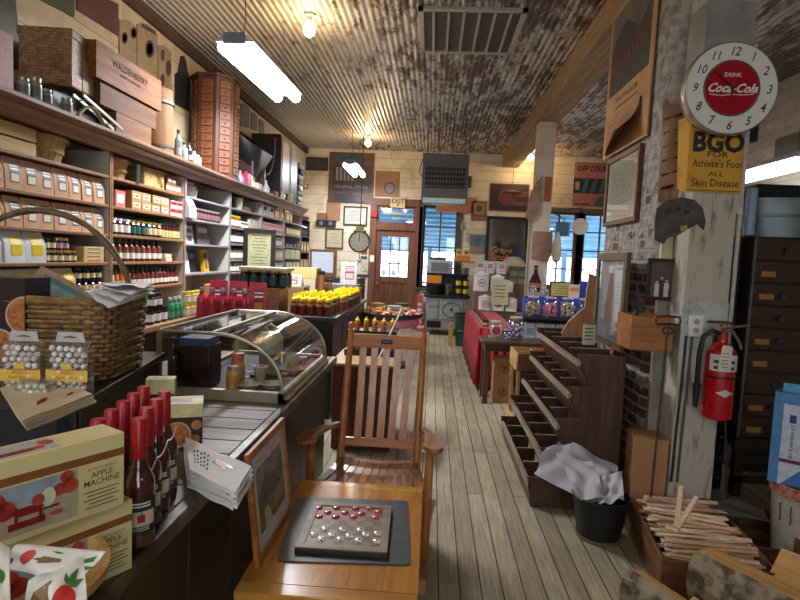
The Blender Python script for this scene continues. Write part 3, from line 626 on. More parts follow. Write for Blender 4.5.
row('pickle_jar', jar_mesh(P('5a5040', **gl), P('b0a8a0'), wl, .045, .12), 9, 6.72, 7.84, 1.32, 'short jar on lowest shelf of the fourth unit', 'jar', 'short jars on lowest shelf of the fourth unit')
# ---- bay 5
t = thing('pale_radio', 'large pale box with two round dark knobs on fifth unit', 'box', (XF-.08, 8.27, Z1), PI/2)
obj('box_body', MB().box(-.3,.3,-.06,.1,0,.17), P('d0ccc0', .5), t, bevel=.01)
for x in (-.17, .17): obj('knob', MB().cyl(.028, -.08, -.06, 14, 0, (x,0,.1), 'Y').cyl(.02,-.08,-.06,14,0,(0,0,0),'Y') if 0 else MB().lathe([(0,-.06),(.028,-.06),(.028,-.085),(0,-.085)], 14, 0, (x,0,.11), 'Y'), blackm, t).rotation_euler = (0,0,0)
row('recipe_box', None, 4, 8.6, 9.06, Z1, 'colourful upright packet beside the large pale box', 'packet', 'colourful packets on fifth unit', jr=.02, variants=[(MB().box(-.05,.05,-.04,.04,0,.165).rect(-.04,.04,.03,.12,-.04,1), [P(a), P(b)]) for a, b in (('d8882c','e8e0c8'), ('e0b84c','b83c2c'), ('c85a3c','e8dcc0'))])
pk = (MB().box(-.05,.05,-.04,.04,0,.075).rect(-.045,.045,.03,.06,-.04,1), [P('e0b8b8'), P('d0506c')])
for s_ in range(2): row('pink_box', pk, 10, 7.95, 9.06, 1.88+s_*.0755, ['small pink and white box, lower tier on the fifth unit', 'small pink and white box, upper tier on the fifth unit'][s_], 'box', 'pink boxes tier %s' % ['low', 'high'][s_], jr=.01)
row('tea_tin', (MB().box(-.055,.055,-.045,.045,0,.15).rect(-.045,.045,.03,.11,-.045,1), [P('d8a888'), P('e8dcc8')]), 8, 7.98, 9.06, 1.48, 'peach coloured carton on fourth shelf of the fifth unit', 'box', 'peach cartons on fifth unit')
row('glass_jar', jar_mesh(P('8a8c80', **gl), white, wl, .045, .15), 9, 7.98, 9.06, 1.68, 'pale jar with white lid on third shelf of the fifth unit', 'jar', 'pale jars on the fifth unit')
row('glass_jar', jar_mesh(P('a09880', **gl), white, wl, .045, .13), 9, 7.98, 9.06, 1.3, 'pale jar with white lid on lowest shelf of the fifth unit', 'jar', 'pale jars low on fifth unit')
# ---- bay 6
row('yellow_box', (MB().box(-.08,.08,-.06,.06,0,.16).rect(-.06,.06,.04,.12,-.06,1), [P('d8a848'), P('e8d8a8')]), 2, 9.22, 9.6, Z1, 'yellow box on top shelf of the farthest unit', 'box', 'yellow boxes on farthest unit')
row('carton', (MB().box(-.08,.08,-.06,.06,0,.12).rect(-.06,.06,.02,.1,-.06,1), [P('8a6c40'), P('d8c890')]), 6, 9.2, 10.2, 1.9, 'small mixed carton on second shelf of the farthest unit', 'box', 'cartons second shelf farthest unit')
row('carton', (MB().box(-.09,.09,-.06,.06,0,.05).rect(-.06,.06,.01,.04,-.06,1), [P('4a4640'), P('8a7858')]), 4, 9.2, 10.2, 1.7, 'low dark carton on third shelf of the farthest unit', 'box', 'dark cartons farthest unit')
row('carton', (MB().box(-.13,.13,-.06,.06,0,.15).rect(-.1,.1,.03,.12,-.06,1), [P('c8c4a0'), P('b8b48c')]), 3, 9.22, 10.2, 1.5, 'wide cream carton on fourth shelf of the farthest unit', 'box', 'cream cartons farthest unit')
row('carton', (MB().box(-.1,.1,-.06,.06,0,.14).rect(-.08,.08,.03,.12,-.06,1), [P('9a8868'), P('d8ccb0')]), 4, 9.22, 10.2, 1.3, 'brown carton on lowest shelf of the farthest unit', 'box', 'brown cartons farthest unit')
# ---- end bookcase, dark, beyond the shelving
t = thing('open_bookcase', 'narrow dark open bookcase at the end of the wall shelving', 'bookcase', (-2.7, 10.75, 0))
dk = WOOD('4a3a30', '2c211b', 'Z', .5)
for y in (-.36, .34): obj('side_panel', MB().box(-.22,.2,y,y+.02,0,2.25), dk, t)
obj('back_panel', MB().box(-.24,-.22,-.36,.36,0,2.25), dk, t)
for z in (.4,.9,1.3,1.62,1.93,2.25): obj('shelf', MB().box(-.22,.2,-.34,.34,z-.02,z), dk, t)
row('old_box', (MB().box(-.09,.09,-.06,.06,0,.2).rect(-.06,.06,.04,.14,-.06,1), [P('8a6444'), P('c8b088')]), 3, 10.42, 11.08, 1.62, 'old brown tin on middle shelf of the dark bookcase', 'tin', 'old tins in the dark bookcase', x=-2.56)
row('old_box', (MB().box(-.09,.09,-.06,.06,0,.18).rect(-.06,.06,.04,.14,-.06,1), [P('a06a48'), P('b8a080')]), 3, 10.42, 11.08, 1.3, 'orange brown tin on lower shelf of the dark bookcase', 'tin', 'orange tins in the dark bookcase', x=-2.56)
row('dark_bottle', bottle_mesh(black, blackm, P('3a3430'), .045, .26), 5, 10.42, 11.08, 1.93, 'black bottle on upper shelf of the dark bookcase', 'bottle', 'black bottles in the dark bookcase', x=-2.56)
# ================================================================== ON TOP OF THE CORNICE
def yz(px, py, X): p = at(px, py, X=X); return (p.y, p.z)
def cutout(name, label, cat, pts, X, m, t=.012, extra=None):
    """flat wall piece traced in the wall's own plane"""
    q = [yz(x, y, X) for x, y in pts]; cy = sum(a for a, b in q)/len(q); cz = min(b for a, b in q)
    mb = MB().prism([(a-cy, b-cz) for a, b in q], -t/2, t/2, ax='X')
    if extra:
        for poly, mi in extra:
            e = [yz(x, y, X) for x, y in poly]; mb.prism([(a-cy, b-cz) for a, b in e], t/2, t/2+.002, mi, ax='X')
    o = obj(name, mb, m if isinstance(m, list) else [m], loc=(X, cy, cz), smooth=0); tag(o, label, cat); return o
XW = XL+.0065
cutout('wall_sign', 'dark green sign high on left wall above wicker box', 'sign', [(36,-14),(74,-20),(74,17),(40,0)], XW, P('3e4636', .6, scale=4, var=.15))
cutout('wall_sign', 'dark red brown board high on left wall beside the green sign', 'sign', [(77,-14),(118,4),(118,36),(77,10)], XW, [P('5a3028', .6, scale=3, var=.2)])
cutout('wall_sign', 'grey green board on left wall behind the wicker box', 'sign', [(-30,-14),(14,-8),(22,70),(-30,66)], XW, [P('4c4f44', .6, scale=3, var=.2)])
pap = P('9a8468', .7, scale=9, var=.12); ink = P('4a3a30', .7)
def oval(cx, cy, rx, ry, n=14): return [(cx+rx*math.cos(2*PI*i/n), cy+ry*math.sin(2*PI*i/n)) for i in range(n)]
def tomb(x0, y0, x1, y1, dy):
    """arched-top board outline; dy: drop across the width from perspective"""
    xs = []; n = 8; 
    for i in range(n+1):
        t = i/n; xs.append((x0+(x1-x0)*t, y0+dy*t-(math.sin(PI*t))*(x1-x0)*.22))
    return xs+[(x1, y1), (x0, y1-dy*.5)]
cutout('portrait_board', 'arched board with two small portraits, leftmost on the left wall', 'board', tomb(119, 20, 136, 92, 8), XW, [pap, ink, P('b8a488')],
       extra=[(oval(124,38,3,6),1),(oval(133,33,3,6),1),(oval(124,38,2,4),2),(oval(133,33,2,4),2)])
cutout('portrait_board', 'tall arched board with writing over one oval portrait', 'board', tomb(137, 24, 157, 110, 10), XW, [pap, ink, P('b8a488')],
       extra=[(oval(149,49,4.5,9),1),(oval(149,49,3,6),2),([(141,23),(155,31),(155,35),(141,27)],1)])
cutout('portrait_board', 'arched board with dim figures beside the black silhouette', 'board', tomb(158, 45, 171, 130, 8), XW, [pap, ink, P('a8947a')],
       extra=[(oval(162,55,2,6),1),(oval(168,68,2.5,8),1),(oval(162,80,2,6),1)])
cutout('silhouette_board', 'black bottle shaped silhouette board on the left wall', 'board', [(175,74),(178,72),(180,62),(181,56),(184,56),(186,62),(187,70),(190,78),(190,112),(175,104)], XW, P('26242a', .5))
for k, (x0,y0,x1,y1) in enumerate(((240,104,249,128),(251,112,257,131),(259,119,264,137))):
    cutout('small_plaque', ['grey arched plaque on left wall, nearest of the three', 'grey plaque on left wall, middle of the three', 'grey plaque on left wall, farthest of the three'][k], 'plaque', tomb(x0, y0, x1, y1, 4), XW, P('6a6460', .6))
# wicker box on dark tray
tag(obj('black_tray', MB().box(-.13,.13,-.26,.26,0,.20), P('1c1a1a', .5), loc=(-2.64, 3.80, ZT), bevel=.01), 'black tray under the square wicker box', 'tray')
t = thing('wicker_box', 'square brown wicker box with torn pale paper on one side', 'box', (-2.62, 3.76, ZT+.202), .1)
wk = weave_mat('a8845c', '7a5c40', 40, 50)
obj('box_body', MB().box(-.17,.17,-.16,.22,0,.36), wk, t, bevel=.012)
obj('lid', MB().box(-.178,.178,-.168,.228,.31,.372), wk, t, bevel=.01)
obj('paper_patch', MB().prism([(-.02,.01),(.215,.01),(.215,.19),(.1,.21),(.02,.22),(-.02,.24)], .171, .174, ax='X'), P('a89878', .8, scale=10, var=.15), t)
# clutter of jars near the left end
jm = jar_mesh(P('8a8c88', **gl), P('a8a8a0', .3, .8), P('6a6c68'), .034, .13)
for k, (y, h) in enumerate(((3.14,.8),(3.24,1.05),(3.33,.75),(3.52,.75))):
    o = obj('tin_jar', *jm, loc=(-2.40, y, ZT)); o.scale = (1,1,h)
    tag(o, ['squat grey jar on cornice shelf, nearest the viewer', 'taller grey metal jar on the cornice below the wicker box', 'short grey jar touching the tall grey jar on cornice', 'small pale jar on cornice left of the curved cream handle'][k], 'jar')
tag(obj('pink_carton', MB().box(-.04,.04,-.06,.06,0,.3), P('a85a58'), loc=(-2.42, 2.98, ZT)), 'tall pink red carton at left end of the cornice', 'carton')
t = thing('sickle', 'curved cream wooden handle lying on the cornice shelf', 'tool', (-2.40, 3.78, ZT))
obj('handle', MB().path([(0,-.15+.3*i/9,.02+.09*math.sin(PI*i/9)) for i in range(10)], .016, 8, sq=.6), P('b0a080', .5), t)
t = thing('metal_rail', 'pale metal rail frame leaning beneath the wicker box', 'frame', (-2.38, 3.86, ZT+.0))
rl = P('b8b4a4', .35, .6)
obj('rail', MB().beam((.0,-.2,.16), (.03,.22,.03), .012, .02), rl, t); obj('rail', MB().beam((-.07,-.2,.16), (-.04,.22,.03), .012, .02), rl, t)
for k in range(3): obj('rung', MB().beam((.0+.01*k,-.14+.14*k,.14-.045*k), (-.07+.01*k,-.14+.14*k,.14-.045*k), .008, .008), rl, t)
# three stacked crates
def plank_crate(label, c, L, W, H, rz, mat_, txt=None, thick=.014, name='wooden_crate', nb=1):
    t = thing(name, label, 'crate', c, rz)
    m = MB(); g = .004; sh = (H-g*(nb-1))/nb
    for s in (-1, 1):
        f = MB()
        for k in range(nb): f.box(-L/2, L/2, s*(W/2-thick/2)-thick/2, s*(W/2-thick/2)+thick/2, k*(sh+g), k*(sh+g)+sh)
        if s < 0 and txt:
            for (b, size, x, z) in txt: f.text(b, size, x, z, -W/2, 1, bold=.02)
        obj('side_board', f, [mat_, P('2a1a12', .9, spec=.1)], t, bevel=.002)
        obj('end_board', MB().box(s*(L/2-thick/2)-thick/2, s*(L/2-thick/2)+thick/2, -W/2+thick, W/2-thick, 0, H), mat_, t, bevel=.002)
    obj('base_board', MB().box(-L/2+thick, L/2-thick, -W/2+thick, W/2-thick, 0, thick), mat_, t)
    return t
cw = WOOD('8c5628', '5c3518', 'X', .7); cw2 = WOOD('6c4222', '442814', 'X', .7); cw3 = WOOD('805636', '543620', 'X', .7)
plank_crate('brownish wooden crate at bottom of the stack on cornice', (-2.56, 4.36, ZT), .52, .3, .165, PI/2, cw3)
plank_crate('dark wooden crate in middle of the stack on cornice', (-2.56, 4.30, ZT+.166), .80, .3, .165, PI/2, cw2)
plank_crate('reddish wooden crate with black stencilled lettering on top of the stack', (-2.56, 4.28, ZT+.332), .92, .34, .25, PI/2, cw, [('WALDENBERRY', .07, -.02, .135), ('NORTH CAROLINA', .032, -.02, .09)])
# little wooden tub
t = thing('wooden_tub', 'tall wooden tub with dark hoops beside the crate stack', 'tub', (-2.58, 4.98, ZT))
obj('stave_wall', MB().lathe([(0,0),(.175,0),(.16,.58),(.15,.58),(.155,.02),(0,.02)], 18), WOOD('86603c', '5a3e24', 'Z', .7), t, smooth=20)
for z in (.06, .45): obj('hoop', MB().lathe([(.172,z),(.178,z),(.176,z+.022),(.165,z+.022),(.172,z)], 24), P('4a3c34', .5, .5), t)
for k, (px, sc, c) in enumerate(((178,1.2,'5a6a60'),(184,.8,'8a8c90'),(189,.9,'2c2a30'),(194,.7,'a8aca8'),(198,.6,'c8ccc0'))):
    y = yz(px, 150, -2.42)[0]; o = obj('old_bottle', *bottle_mesh(P(c, **gl), blackm, P('8a8478'), .034, .22), loc=(-2.42, y, ZT)); o.scale = (1,1,sc)
    tag(o, ['tall grey green bottle on cornice left of the revolving drawer cabinet', 'short grey bottle on the cornice beside the tall green one', 'black bottle on cornice in the middle of the bottle group', 'small clear bottle on cornice near the revolving drawer cabinet', 'tiny whitish bottle touching the revolving drawer cabinet'][k], 'bottle')
# revolving octagonal drawer cabinet
t = thing('revolving_drawer_cabinet', 'tall eight sided wooden bolt cabinet with many tiny drawers', 'cabinet', (-2.64, 6.55, ZT))
R8 = .27; HC = 1.16; dwood = WOOD('5c3626', '3a2018', 'Z', .5); dfront = WOOD('925a3a', '643820', 'X', .5)
oct_ = [(R8*math.cos(PI/8+PI/4*i), R8*math.sin(PI/8+PI/4*i)) for i in range(8)]
obj('carcass', MB().prism(oct_, .04, HC-.03, ax='Z'), dwood, t)
o8 = [(x*1.07, y*1.07) for x, y in oct_]
obj('base', MB().prism(o8, 0, .04, ax='Z'), dwood, t); obj('top', MB().prism(o8, HC-.03, HC, ax='Z'), dwood, t)
ap = R8*math.cos(PI/8); fw = 2*R8*math.sin(PI/8)
dm = MB().box(-fw*.30, fw*.30, -.012, 0, 0, .072); kn = MB().sph(.008, (0,-.018,.036), 8, k=4)
first = None
for i in range(8):
    a = PI/4*i                       # outward direction
    if math.cos(a) < -.2 and math.sin(a) > .2: continue
    for k in range(12):
        if first is None: o = obj('drawer', dm, dfront, t, bevel=.002); first = o
        else: o = first.copy(); COL.objects.link(o)
        o.location = (ap*math.cos(a), ap*math.sin(a), (.06+k*.0865)); o.rotation_euler = (0,0,a+PI/2)
        kk = obj('knob', kn, P('3a2a20', .4), o) if k == 0 and i == 0 else None
        if kk: kfirst = kk
        else: kk = kfirst.copy(); COL.objects.link(kk); kk.parent = o
for k in (-1, 1):
    tag(obj('iron_hook', MB().path([(0,0,0),(0,.0,.05),(.02,.03,.09),(.0,.06,.07)], .006, 6), blackm, loc=(-2.64, 6.55+.12*k, ZT+HC)), ['bent iron hook on top of the revolving cabinet, nearer one', 'bent iron hook on top of the revolving cabinet, farther one'][(k+1)//2], 'hook')
# hopper machine and dark cupboard
t = thing('grain_hopper', 'black slanted hopper machine standing on the cornice', 'machine', (-2.6, 7.55, ZT), 0)
hm = P('24242a', .45); m = MB()
m.add([(-.2,-.5,.85),(.22,-.5,.55),(.22,.45,.55),(-.2,.45,.85),(-.1,-.15,.25),(.1,-.15,.2),(.1,.2,.2),(-.1,.2,.25)], [(0,1,5,4),(1,2,6,5),(2,3,7,6),(3,0,4,7),(4,5,6,7)])
h = obj('hopper', m, hm, t); md = h.modifiers.new('solid', 'SOLIDIFY'); md.thickness = .012
obj('stand', MB().box(-.16,.16,-.25,-.2,0,.5).box(-.16,.16,.3,.35,0,.5).box(-.16,.16,-.25,.35,0,.04).box(-.1,.1,-.2,.3,.1,.26), WOOD('5a3830', '36201c', 'Z'), t)
obj('curved_blade', MB().path([(.2, .45*math.sin(a)-.1+.3, .55-.5*math.cos(a)+.2) for a in [i*PI/2/8+.2 for i in range(9)]], .014, 6), P('9a9aa4', .3, .7), t)
t = thing('dark_cupboard', 'tall black cupboard on the cornice behind the hopper machine', 'cupboard', (-2.62, 9.05, ZT))
obj('carcass', MB().box(-.26,.2,-.5,.55,0,.98), P('2b2529', .5), t, bevel=.006)
for s in (0, 1): obj('cupboard_door', MB().box(.2,.215,-.49+s*.52,.01+s*.52,.03,.95).box(.215,.222,-.43+s*.52,-.05+s*.52,.1,.88,1), [P('2b2529', .5), P('3a3136', .4)], t)
for k, (px, py, c, s) in enumerate(((246,176,'b03858',1.3),(252,178,'d8d8a8',1.0),(257,182,'c8ccc8',.7),(266,188,'d0d0cc',1.2),(274,190,'8a4030',.6),(282,192,'d8d4c8',.9),(289,196,'c8b080',1.3),(240,170,'7888a0',1.0))):
    y = yz(px, py, -2.40)[0]; o = obj('small_figurine' if k % 3 else 'oil_can', MB().lathe([(0,0),(.05,0),(.05,.07),(.02,.12),(.012,.18),(0,.18)], 12) if k % 2 else MB().box(-.05,.05,-.07,.07,0,.13).cyl(.02,.13,.16,10), P(c, .35), loc=(-2.40, y, ZT)); o.scale = (1,1,s*.8)
    tag(o, ['crimson', 'pale green', 'light grey', 'tall white', 'rust red', 'off white', 'tan', 'dusty blue'][k]+' small can on the cornice shelf in front of the hopper and cupboard', 'can')
# goods stacked at the far end
cols = ['6a6460','8a8a84','4a4038','a8a89c','5a4a44','7c8078','3a3a3c','98928a']
for k in range(8):
    o = obj('folded_cloth', MB().box(-.2,.2,-.17,.17,0,.095), P(cols[k], .8), loc=(-2.62+rnd(-.02,.02), 10.0, ZT+k*.096), rot=(0,0,rnd(-.08,.08)), bevel=.03)
    tag(o, ['grey', 'light grey', 'brown', 'pale', 'dark brown', 'greenish grey', 'black', 'beige'][k]+' folded cloth in the stack beyond the black cupboard', 'cloth')
t = thing('grinder', 'brown hand grinder with flared base on top of the dark bookcase', 'grinder', (-2.66, 10.72, 2.251))
obj('grinder_body', MB().lathe([(0,0),(.22,0),(.24,.05),(.15,.12),(.11,.3),(.13,.5),(0,.52)], 18), WOOD('8a5c44','4e3428','Z'), t)
obj('crank', MB().path([(0,0,.52),(0,0,.6),(.18,0,.6),(.18,0,.68)], .014, 6), blackm, t)
# ================================================================== FAR WALL
YW = YF-.004
def wr(a, b, c, d, Y=YW):
    p = at(a, b, Y=Y); q = at(c, d, Y=Y); return (p.x+q.x)/2, q.z, abs(q.x-p.x), p.z-q.z
def framed(name, label, cat, box, fr, paper, Y=YW, fw=.03, extra=None, glass=False, fth=.03):
    x, z, w, h = wr(*box, Y=Y)
    t = thing(name, label, cat, (x, Y, z))
    m = MB().box(-w/2,w/2,-fth,0,0,fw).box(-w/2,w/2,-fth,0,h-fw,h).box(-w/2,-w/2+fw,-fth,0,fw,h-fw).box(w/2-fw,w/2,-fth,0,fw,h-fw)
    obj('frame', m, fr, t, bevel=.003)
    m = MB().box(-w/2+fw, w/2-fw, -fth*.4, -.002, fw, h-fw); mats = [paper]
    if extra:
        mats += extra[1]
        for e in extra[0](w, h, -fth*.4, m) or []: pass
    obj('picture', m, mats, t)
    if glass: obj('glass_pane', MB().box(-w/2+fw, w/2-fw, -fth*.7, -fth*.7+.003, fw, h-fw), GLASS(), t)
    return t
def lines(n=6, mi=1, top=.8, bot=.2, mw=.32):
    def f(w, h, y, m):
        for k in range(n):
            z = h*(bot+(top-bot)*(k+.5)/n); ww = w*mw*rnd(.6, 1); m.rect(-ww, ww, z-h*.012, z+h*.012, y, mi)
    return f
framed('framed_photograph', 'dark wide framed photograph high at left end of far wall', 'picture', (303,157,328,171), P('2a2420'), P('4a4a50', scale=9, var=.25))
# big stacked store display panel
x, z, w, h = wr(330, 152, 373, 204)
t = thing('store_display_board', 'large brown board with three dark picture panels on far wall', 'sign', (x, YW, z))
obj('backing_board', MB().box(-w/2,w/2,-.03,0,0,h), WOOD('6e4c3a','4a3226','X'), t)
obj('picture_panel', MB().box(-w*.36,w*.22,-.045,-.03,h*.76,h*.98), P('46545c', .4, scale=7, var=.2), t)
m = MB().box(-w*.4,w*.46,-.045,-.03,h*.22,h*.74)
for k in range(5): m.rect(-w*.34+k*w*.085, -w*.29+k*w*.085, h*.44, h*.7, -.045, 1)
m.rect(-w*.38, w*.44, h*.26, h*.37, -.045, 2); m.text('GENERAL STORE', w*.1, 0, h*.29, -.046, 1)
obj('picture_panel', m, [P('4a342e', .5, scale=5), P('8a8c98'), P('282430')], t)
obj('picture_panel', MB().box(-w*.36,w*.3,-.045,-.03,h*.02,h*.18), P('3a3e44', .4, scale=7, var=.2), t)
def por(w, h, y, m): m.disc(w*.24, y, 1, w*.1, h*.34, ry=h*.24); m.disc(w*.17, y-.001, 2, w*.1, h*.33, ry=h*.18)
framed('portrait_poster', 'brown poster with oval portrait high above the door', 'poster', (376,171,399,197), P('8a6044'), P('a07858', .7, scale=6, var=.1), extra=(por, [P('4a4644'), P('8a7c74')]), fw=.01, fth=.012)
def flat(name, label, cat, box, c, Y=YW, th=.012, ex=None, mats=()):
    x, z, w, h = wr(*box, Y=Y); m = MB().box(-w/2,w/2,-th,0,0,h)
    if ex: ex(w, h, -th, m)
    o = obj(name, m, [c if not isinstance(c, str) else P(c, .7, scale=8), *mats], loc=(x, Y, z)); tag(o, label, cat); return o
flat('kraft_paper', 'torn brown paper sheet pinned on far wall', 'paper', (327,200,340,221), 'a47c5c')
flat('cardboard_sign', 'small brown card on far wall beside the torn paper', 'card', (317,213,327,220), '8e6448')
def gog(w, h, y, m): m.disc(h*.34, y, 1, -w*.24, h*.5); m.disc(h*.34, y, 1, w*.24, h*.5)
flat('plate_pair', 'black box with two round grey faces on far wall', 'box', (317,220,336,227), '1e1e22', th=.08, ex=gog, mats=[P('6a7078', .3)])
framed('framed_certificate', 'white framed certificate with black frame on far wall', 'picture', (344,206,367,226), P('1e1c1c'), P('c8c4b8'), extra=(lines(5), [P('8a8a88')]))
framed('framed_print', 'pale framed drawing at left of the hanging scale', 'picture', (326,228,343,249), P('4e3c30'), P('c0b498'), extra=(lines(4), [P('8a6a50')]))
framed('framed_print', 'small blue tinted framed print at right of hanging scale', 'picture', (354,230,366,243), P('2a2420'), P('7c98b8'), extra=(lines(3), [P('c8d4e0')]))
def stripes(w, h, y, m):
    for k in range(5): m.rect(-w/2+w*(k+.1)/5, -w/2+w*(k+.5)/5, 0, h*.5, y, 1)
flat('paper_note', 'white paper note stack pinned on far wall left of the door', 'paper', (360,262,368,300), 'c8c4b4', ex=lines(6), mats=[P('6a7a70')])
flat('small_sign', 'tiny red and brown picture pinned beside the door', 'picture', (361,247,367,254), '8a4a3c')
flat('small_sign', 'dark green label pinned beside the door', 'sign', (361,256,367,259), '3c5044')
flat('light_switch', 'white switch plate on brown door casing', 'switch', (370,255,374,262), 'e8e4dc', Y=YF-.032)
flat('alarm_box', 'small red fire alarm box on the brown door casing', 'alarm', (371,211,377,217), 'b02430', Y=YF-.032, th=.05)
x, z, w, h = wr(391,197,405,208, Y=YF-.04)
m = MB().box(-w/2,w/2,-.05,0,0,h).text('EXIT', h*.62, 0, h*.4, -.05, 1, bold=.02).prism([(-w*.1,h*.3),(w*.1,h*.3),(0,h*.1)], -.052, -.05, 1)
tag(obj('exit_sign', m, [P('c8b078', .5), P('2a221c')], loc=(x, YF-.037, z)), 'tan EXIT sign above the transom of the brown door', 'sign')
# pictures right of the window
flat('orange_plank', 'long orange wooden plank above the far window', 'plank', (436,205,470,213), WOOD('c07c48','8e5430','X'), Y=YF-.05, th=.03)
flat('cardboard_sheet', 'brown cardboard sheet behind heater right edge', 'cardboard', (464,197,476,213), 'a87c58')
flat('small_poster', 'small brown and yellow poster with pink strip', 'poster', (472,201,486,221), '6a5038', ex=lambda w,h,y,m: (m.rect(-w*.4,w*.4,h*.3,h*.92,y,1), m.rect(-w*.45,w*.45,h*.04,h*.22,y,2), m.disc(w*.2,y-.001,3,0,h*.62)), mats=[P('9a8048'), P('a05c50'), P('5a4a3c')])
flat('grey_print', 'dark narrow print high on far wall right of the heater', 'print', (466,176,471,188), '4a4440')
def dsign(w, h, y, m):
    m.rect(-w*.47,w*.47,h*.04,h*.96,y,1); m.disc(h*.3, y-.001, 2, -w*.06, h*.52); m.text('COLD', h*.2, w*.26, h*.56, y-.001, 3, bold=.02); m.text('DRINKS', h*.2, w*.24, h*.22, y-.001, 3, bold=.02)
flat('dark_red_sign', 'dark red brown sign with faint round emblem on far wall', 'sign', (490,183,528,212), '6a5248', ex=dsign, mats=[P('3a2c2c', .5), P('6a3034'), P('8a5c54')])
def rack(w, h, y, m): pass
x, z, w, h = wr(461,221,470,242)
t = thing('carpet_beater', 'white oval racket shaped beater hanging by the far window', 'beater', (x, YF-.05, z))
obj('loop', MB().path([(.1*math.cos(a), 0, .34+.13*math.sin(a)) for a in [2*PI*i/20 for i in range(20)]], .012, 6, closed=True), P('c8c4b8'), t)
obj('handle', MB().cyl(.014, 0, .21, 8), P('c8c4b8'), t)
flat('framed_landscape', 'small blue and tan landscape print beside the mirror', 'print', (470,234,485,254), '8a7c6a', ex=lambda w,h,y,m: (m.rect(-w*.42,w*.42,h*.38,h*.95,y,1), m.rect(-w*.42,w*.42,h*.05,h*.36,y,2)), mats=[P('5a7888', scale=5, var=.2), P('a07c58')])
x, z, w, h = wr(487,216,526,267)
t = thing('advertising_mirror', 'tall black framed mirror with orange lettering on far wall', 'mirror', (x, YW, z))
fw = .07
obj('frame', MB().box(-w/2,w/2,-.05,0,0,fw).box(-w/2,w/2,-.05,0,h-fw,h).box(-w/2,-w/2+fw,-.05,0,fw,h-fw).box(w/2-fw,w/2,-.05,0,fw,h-fw), P('211c1a', .4), t, bevel=.006)
mr_ = MB().box(-w/2+fw,w/2-fw,-.02,-.004,fw,h-fw)
mr_.text('Grape', h*.17, -w*.12, h*.27, -.021, 1, shear=.2, bold=.03).text('Smoke', h*.17, -w*.1, h*.12, -.021, 1, shear=.2, bold=.03)
obj('mirror_glass', mr_, [P('a8b0b8', .08, 1.0, var=0), P('b8702c', .4)], t)
# pendant in front of it
t = thing('brass_pendant_lamp', 'small brass pendant lamp hanging near the beam end', 'lamp', (1.55, 11.6, 3.0))
obj('cord', MB().tube((0,0,.08),(0,0,.68),.006), P('8a7858'), t)
obj('lamp_shade', MB().lathe([(.02,.08),(.05,.06),(.2,.03),(.21,.01),(.05,.0),(.03,-.06),(.0,-.07)], 20), P('a08860', .3, .8), t)
# ---- ceiling things
def on_ceiling(px, py, z=ZC): p = at(px, py, Z=z); return p
a = on_ceiling(418, 7); b = on_ceiling(520, 53)
t = thing('ceiling_grille', 'large white framed vent grille with dark slots on ceiling', 'vent', (.255, 5.93, ZC-.03))
w, d = 1.02, 1.12; m = MB().box(-w/2,w/2,-d/2,-d/2+.05,0,.03).box(-w/2,w/2,d/2-.05,d/2,0,.03).box(-w/2,-w/2+.05,-d/2,d/2,0,.03).box(w/2-.05,w/2,-d/2,d/2,0,.03)
obj('frame', m, P('b0a8a0', .5), t)
gm = MB()
for k in range(40): gm.box(-w/2+.05, w/2-.05, -d/2+.05+k*.0255, -d/2+.062+k*.0255, .012, .016)
gm.box(-w/2+.05,w/2-.05,-d/2+.05,d/2-.05,.024,.028,1)
obj('mesh_screen', gm, [P('6a6460', .6), P('2a2826')], t)
for k in range(1, 7): obj('grille_bar', MB().box(-w/2+w*k/7-.012, -w/2+w*k/7+.012, -d/2+.05, d/2-.05, -.006, .01), P('b0a8a0', .5), t)
t = thing('unit_heater', 'dark grey louvred heater hanging below the ceiling at centre', 'heater', (.13, 9.0, 2.5))
w, h = .74, .78; gy = P('5c5c5c', .5, scale=5)
obj('housing', MB().box(-w/2,w/2,0,.4,0,h), gy, t, bevel=.01)
m = MB().box(-w*.43,w*.43,-.004,0,h*.30,h*.72)
obj('louvre_opening', m, P('17181a', .6), t)
m = MB()
for k in range(4): m.box(-w*.43,w*.43,-.03,-.004,h*(.33+.1*k),h*(.345+.1*k))
for k in range(14): m.box(-w*.43+w*.86*k/13-.004,-w*.43+w*.86*k/13+.004,-.028,-.004,h*.30,h*.72)
obj('louvres', m, gy, t)
m = MB().box(-w*.46,w*.46,-.012,0,.0,.075)
for k in range(6): m.cyl(.012,.012,.016,10,1,(-w*.28+k*w*.11,0,.035),'Y')
obj('control_strip', m, [P('c8dce0', .3), blackm], t)
obj('lettering', MB().text('MODINE', .045, 0, h*.2, -.002, 0, bold=.02), P('8a3838'), t)
for x in (-.3,-.12,.1,.3): obj('hanging_rod', MB().tube((x,.2,h),(x,.2,ZC-2.5),.008), P('3a3634'), t)
obj('power_cable', MB().path([(-.36,.1,.4),(-.42,.1,.5),(-.38,.2,.7),(-.3,.3,.78)], .008, 6), blackm, t)
p = at(437, 118, Z=ZC)
for k, (px, py) in enumerate(((412,120),(568,32))):
    q = at(px, py, Z=ZC); 
    tag(obj('junction_plate', MB().cyl(.09, -.02, 0, 18), P('b0a088'), loc=tuple(q)), ['round tan cover plate on ceiling left of the heater', 'round cover plate on ceiling near the beam'][k], 'plate')
q = at(349, 95, Z=ZC)
t = thing('hanging_scale', 'round dial grocery scale hanging on a long rod from ceiling', 'scale', (-1.28, 9.6, 1.62))
obj('hanging_rod', MB().tube((0,0,.42),(0,0,ZC-1.62),.008).path([(.05*math.cos(a),0,1.9+.07*math.sin(a)) for a in [2*PI*i/14 for i in range(14)]], .007, 6, closed=True), P('4a4a48', .4, .6), t)
obj('dial_case', MB().lathe([(0,-.05),(.19,-.05),(.19,.05),(0,.05)], 24, 0, (0,0,.22), 'Y', ), P('2c2e34', .4), t)
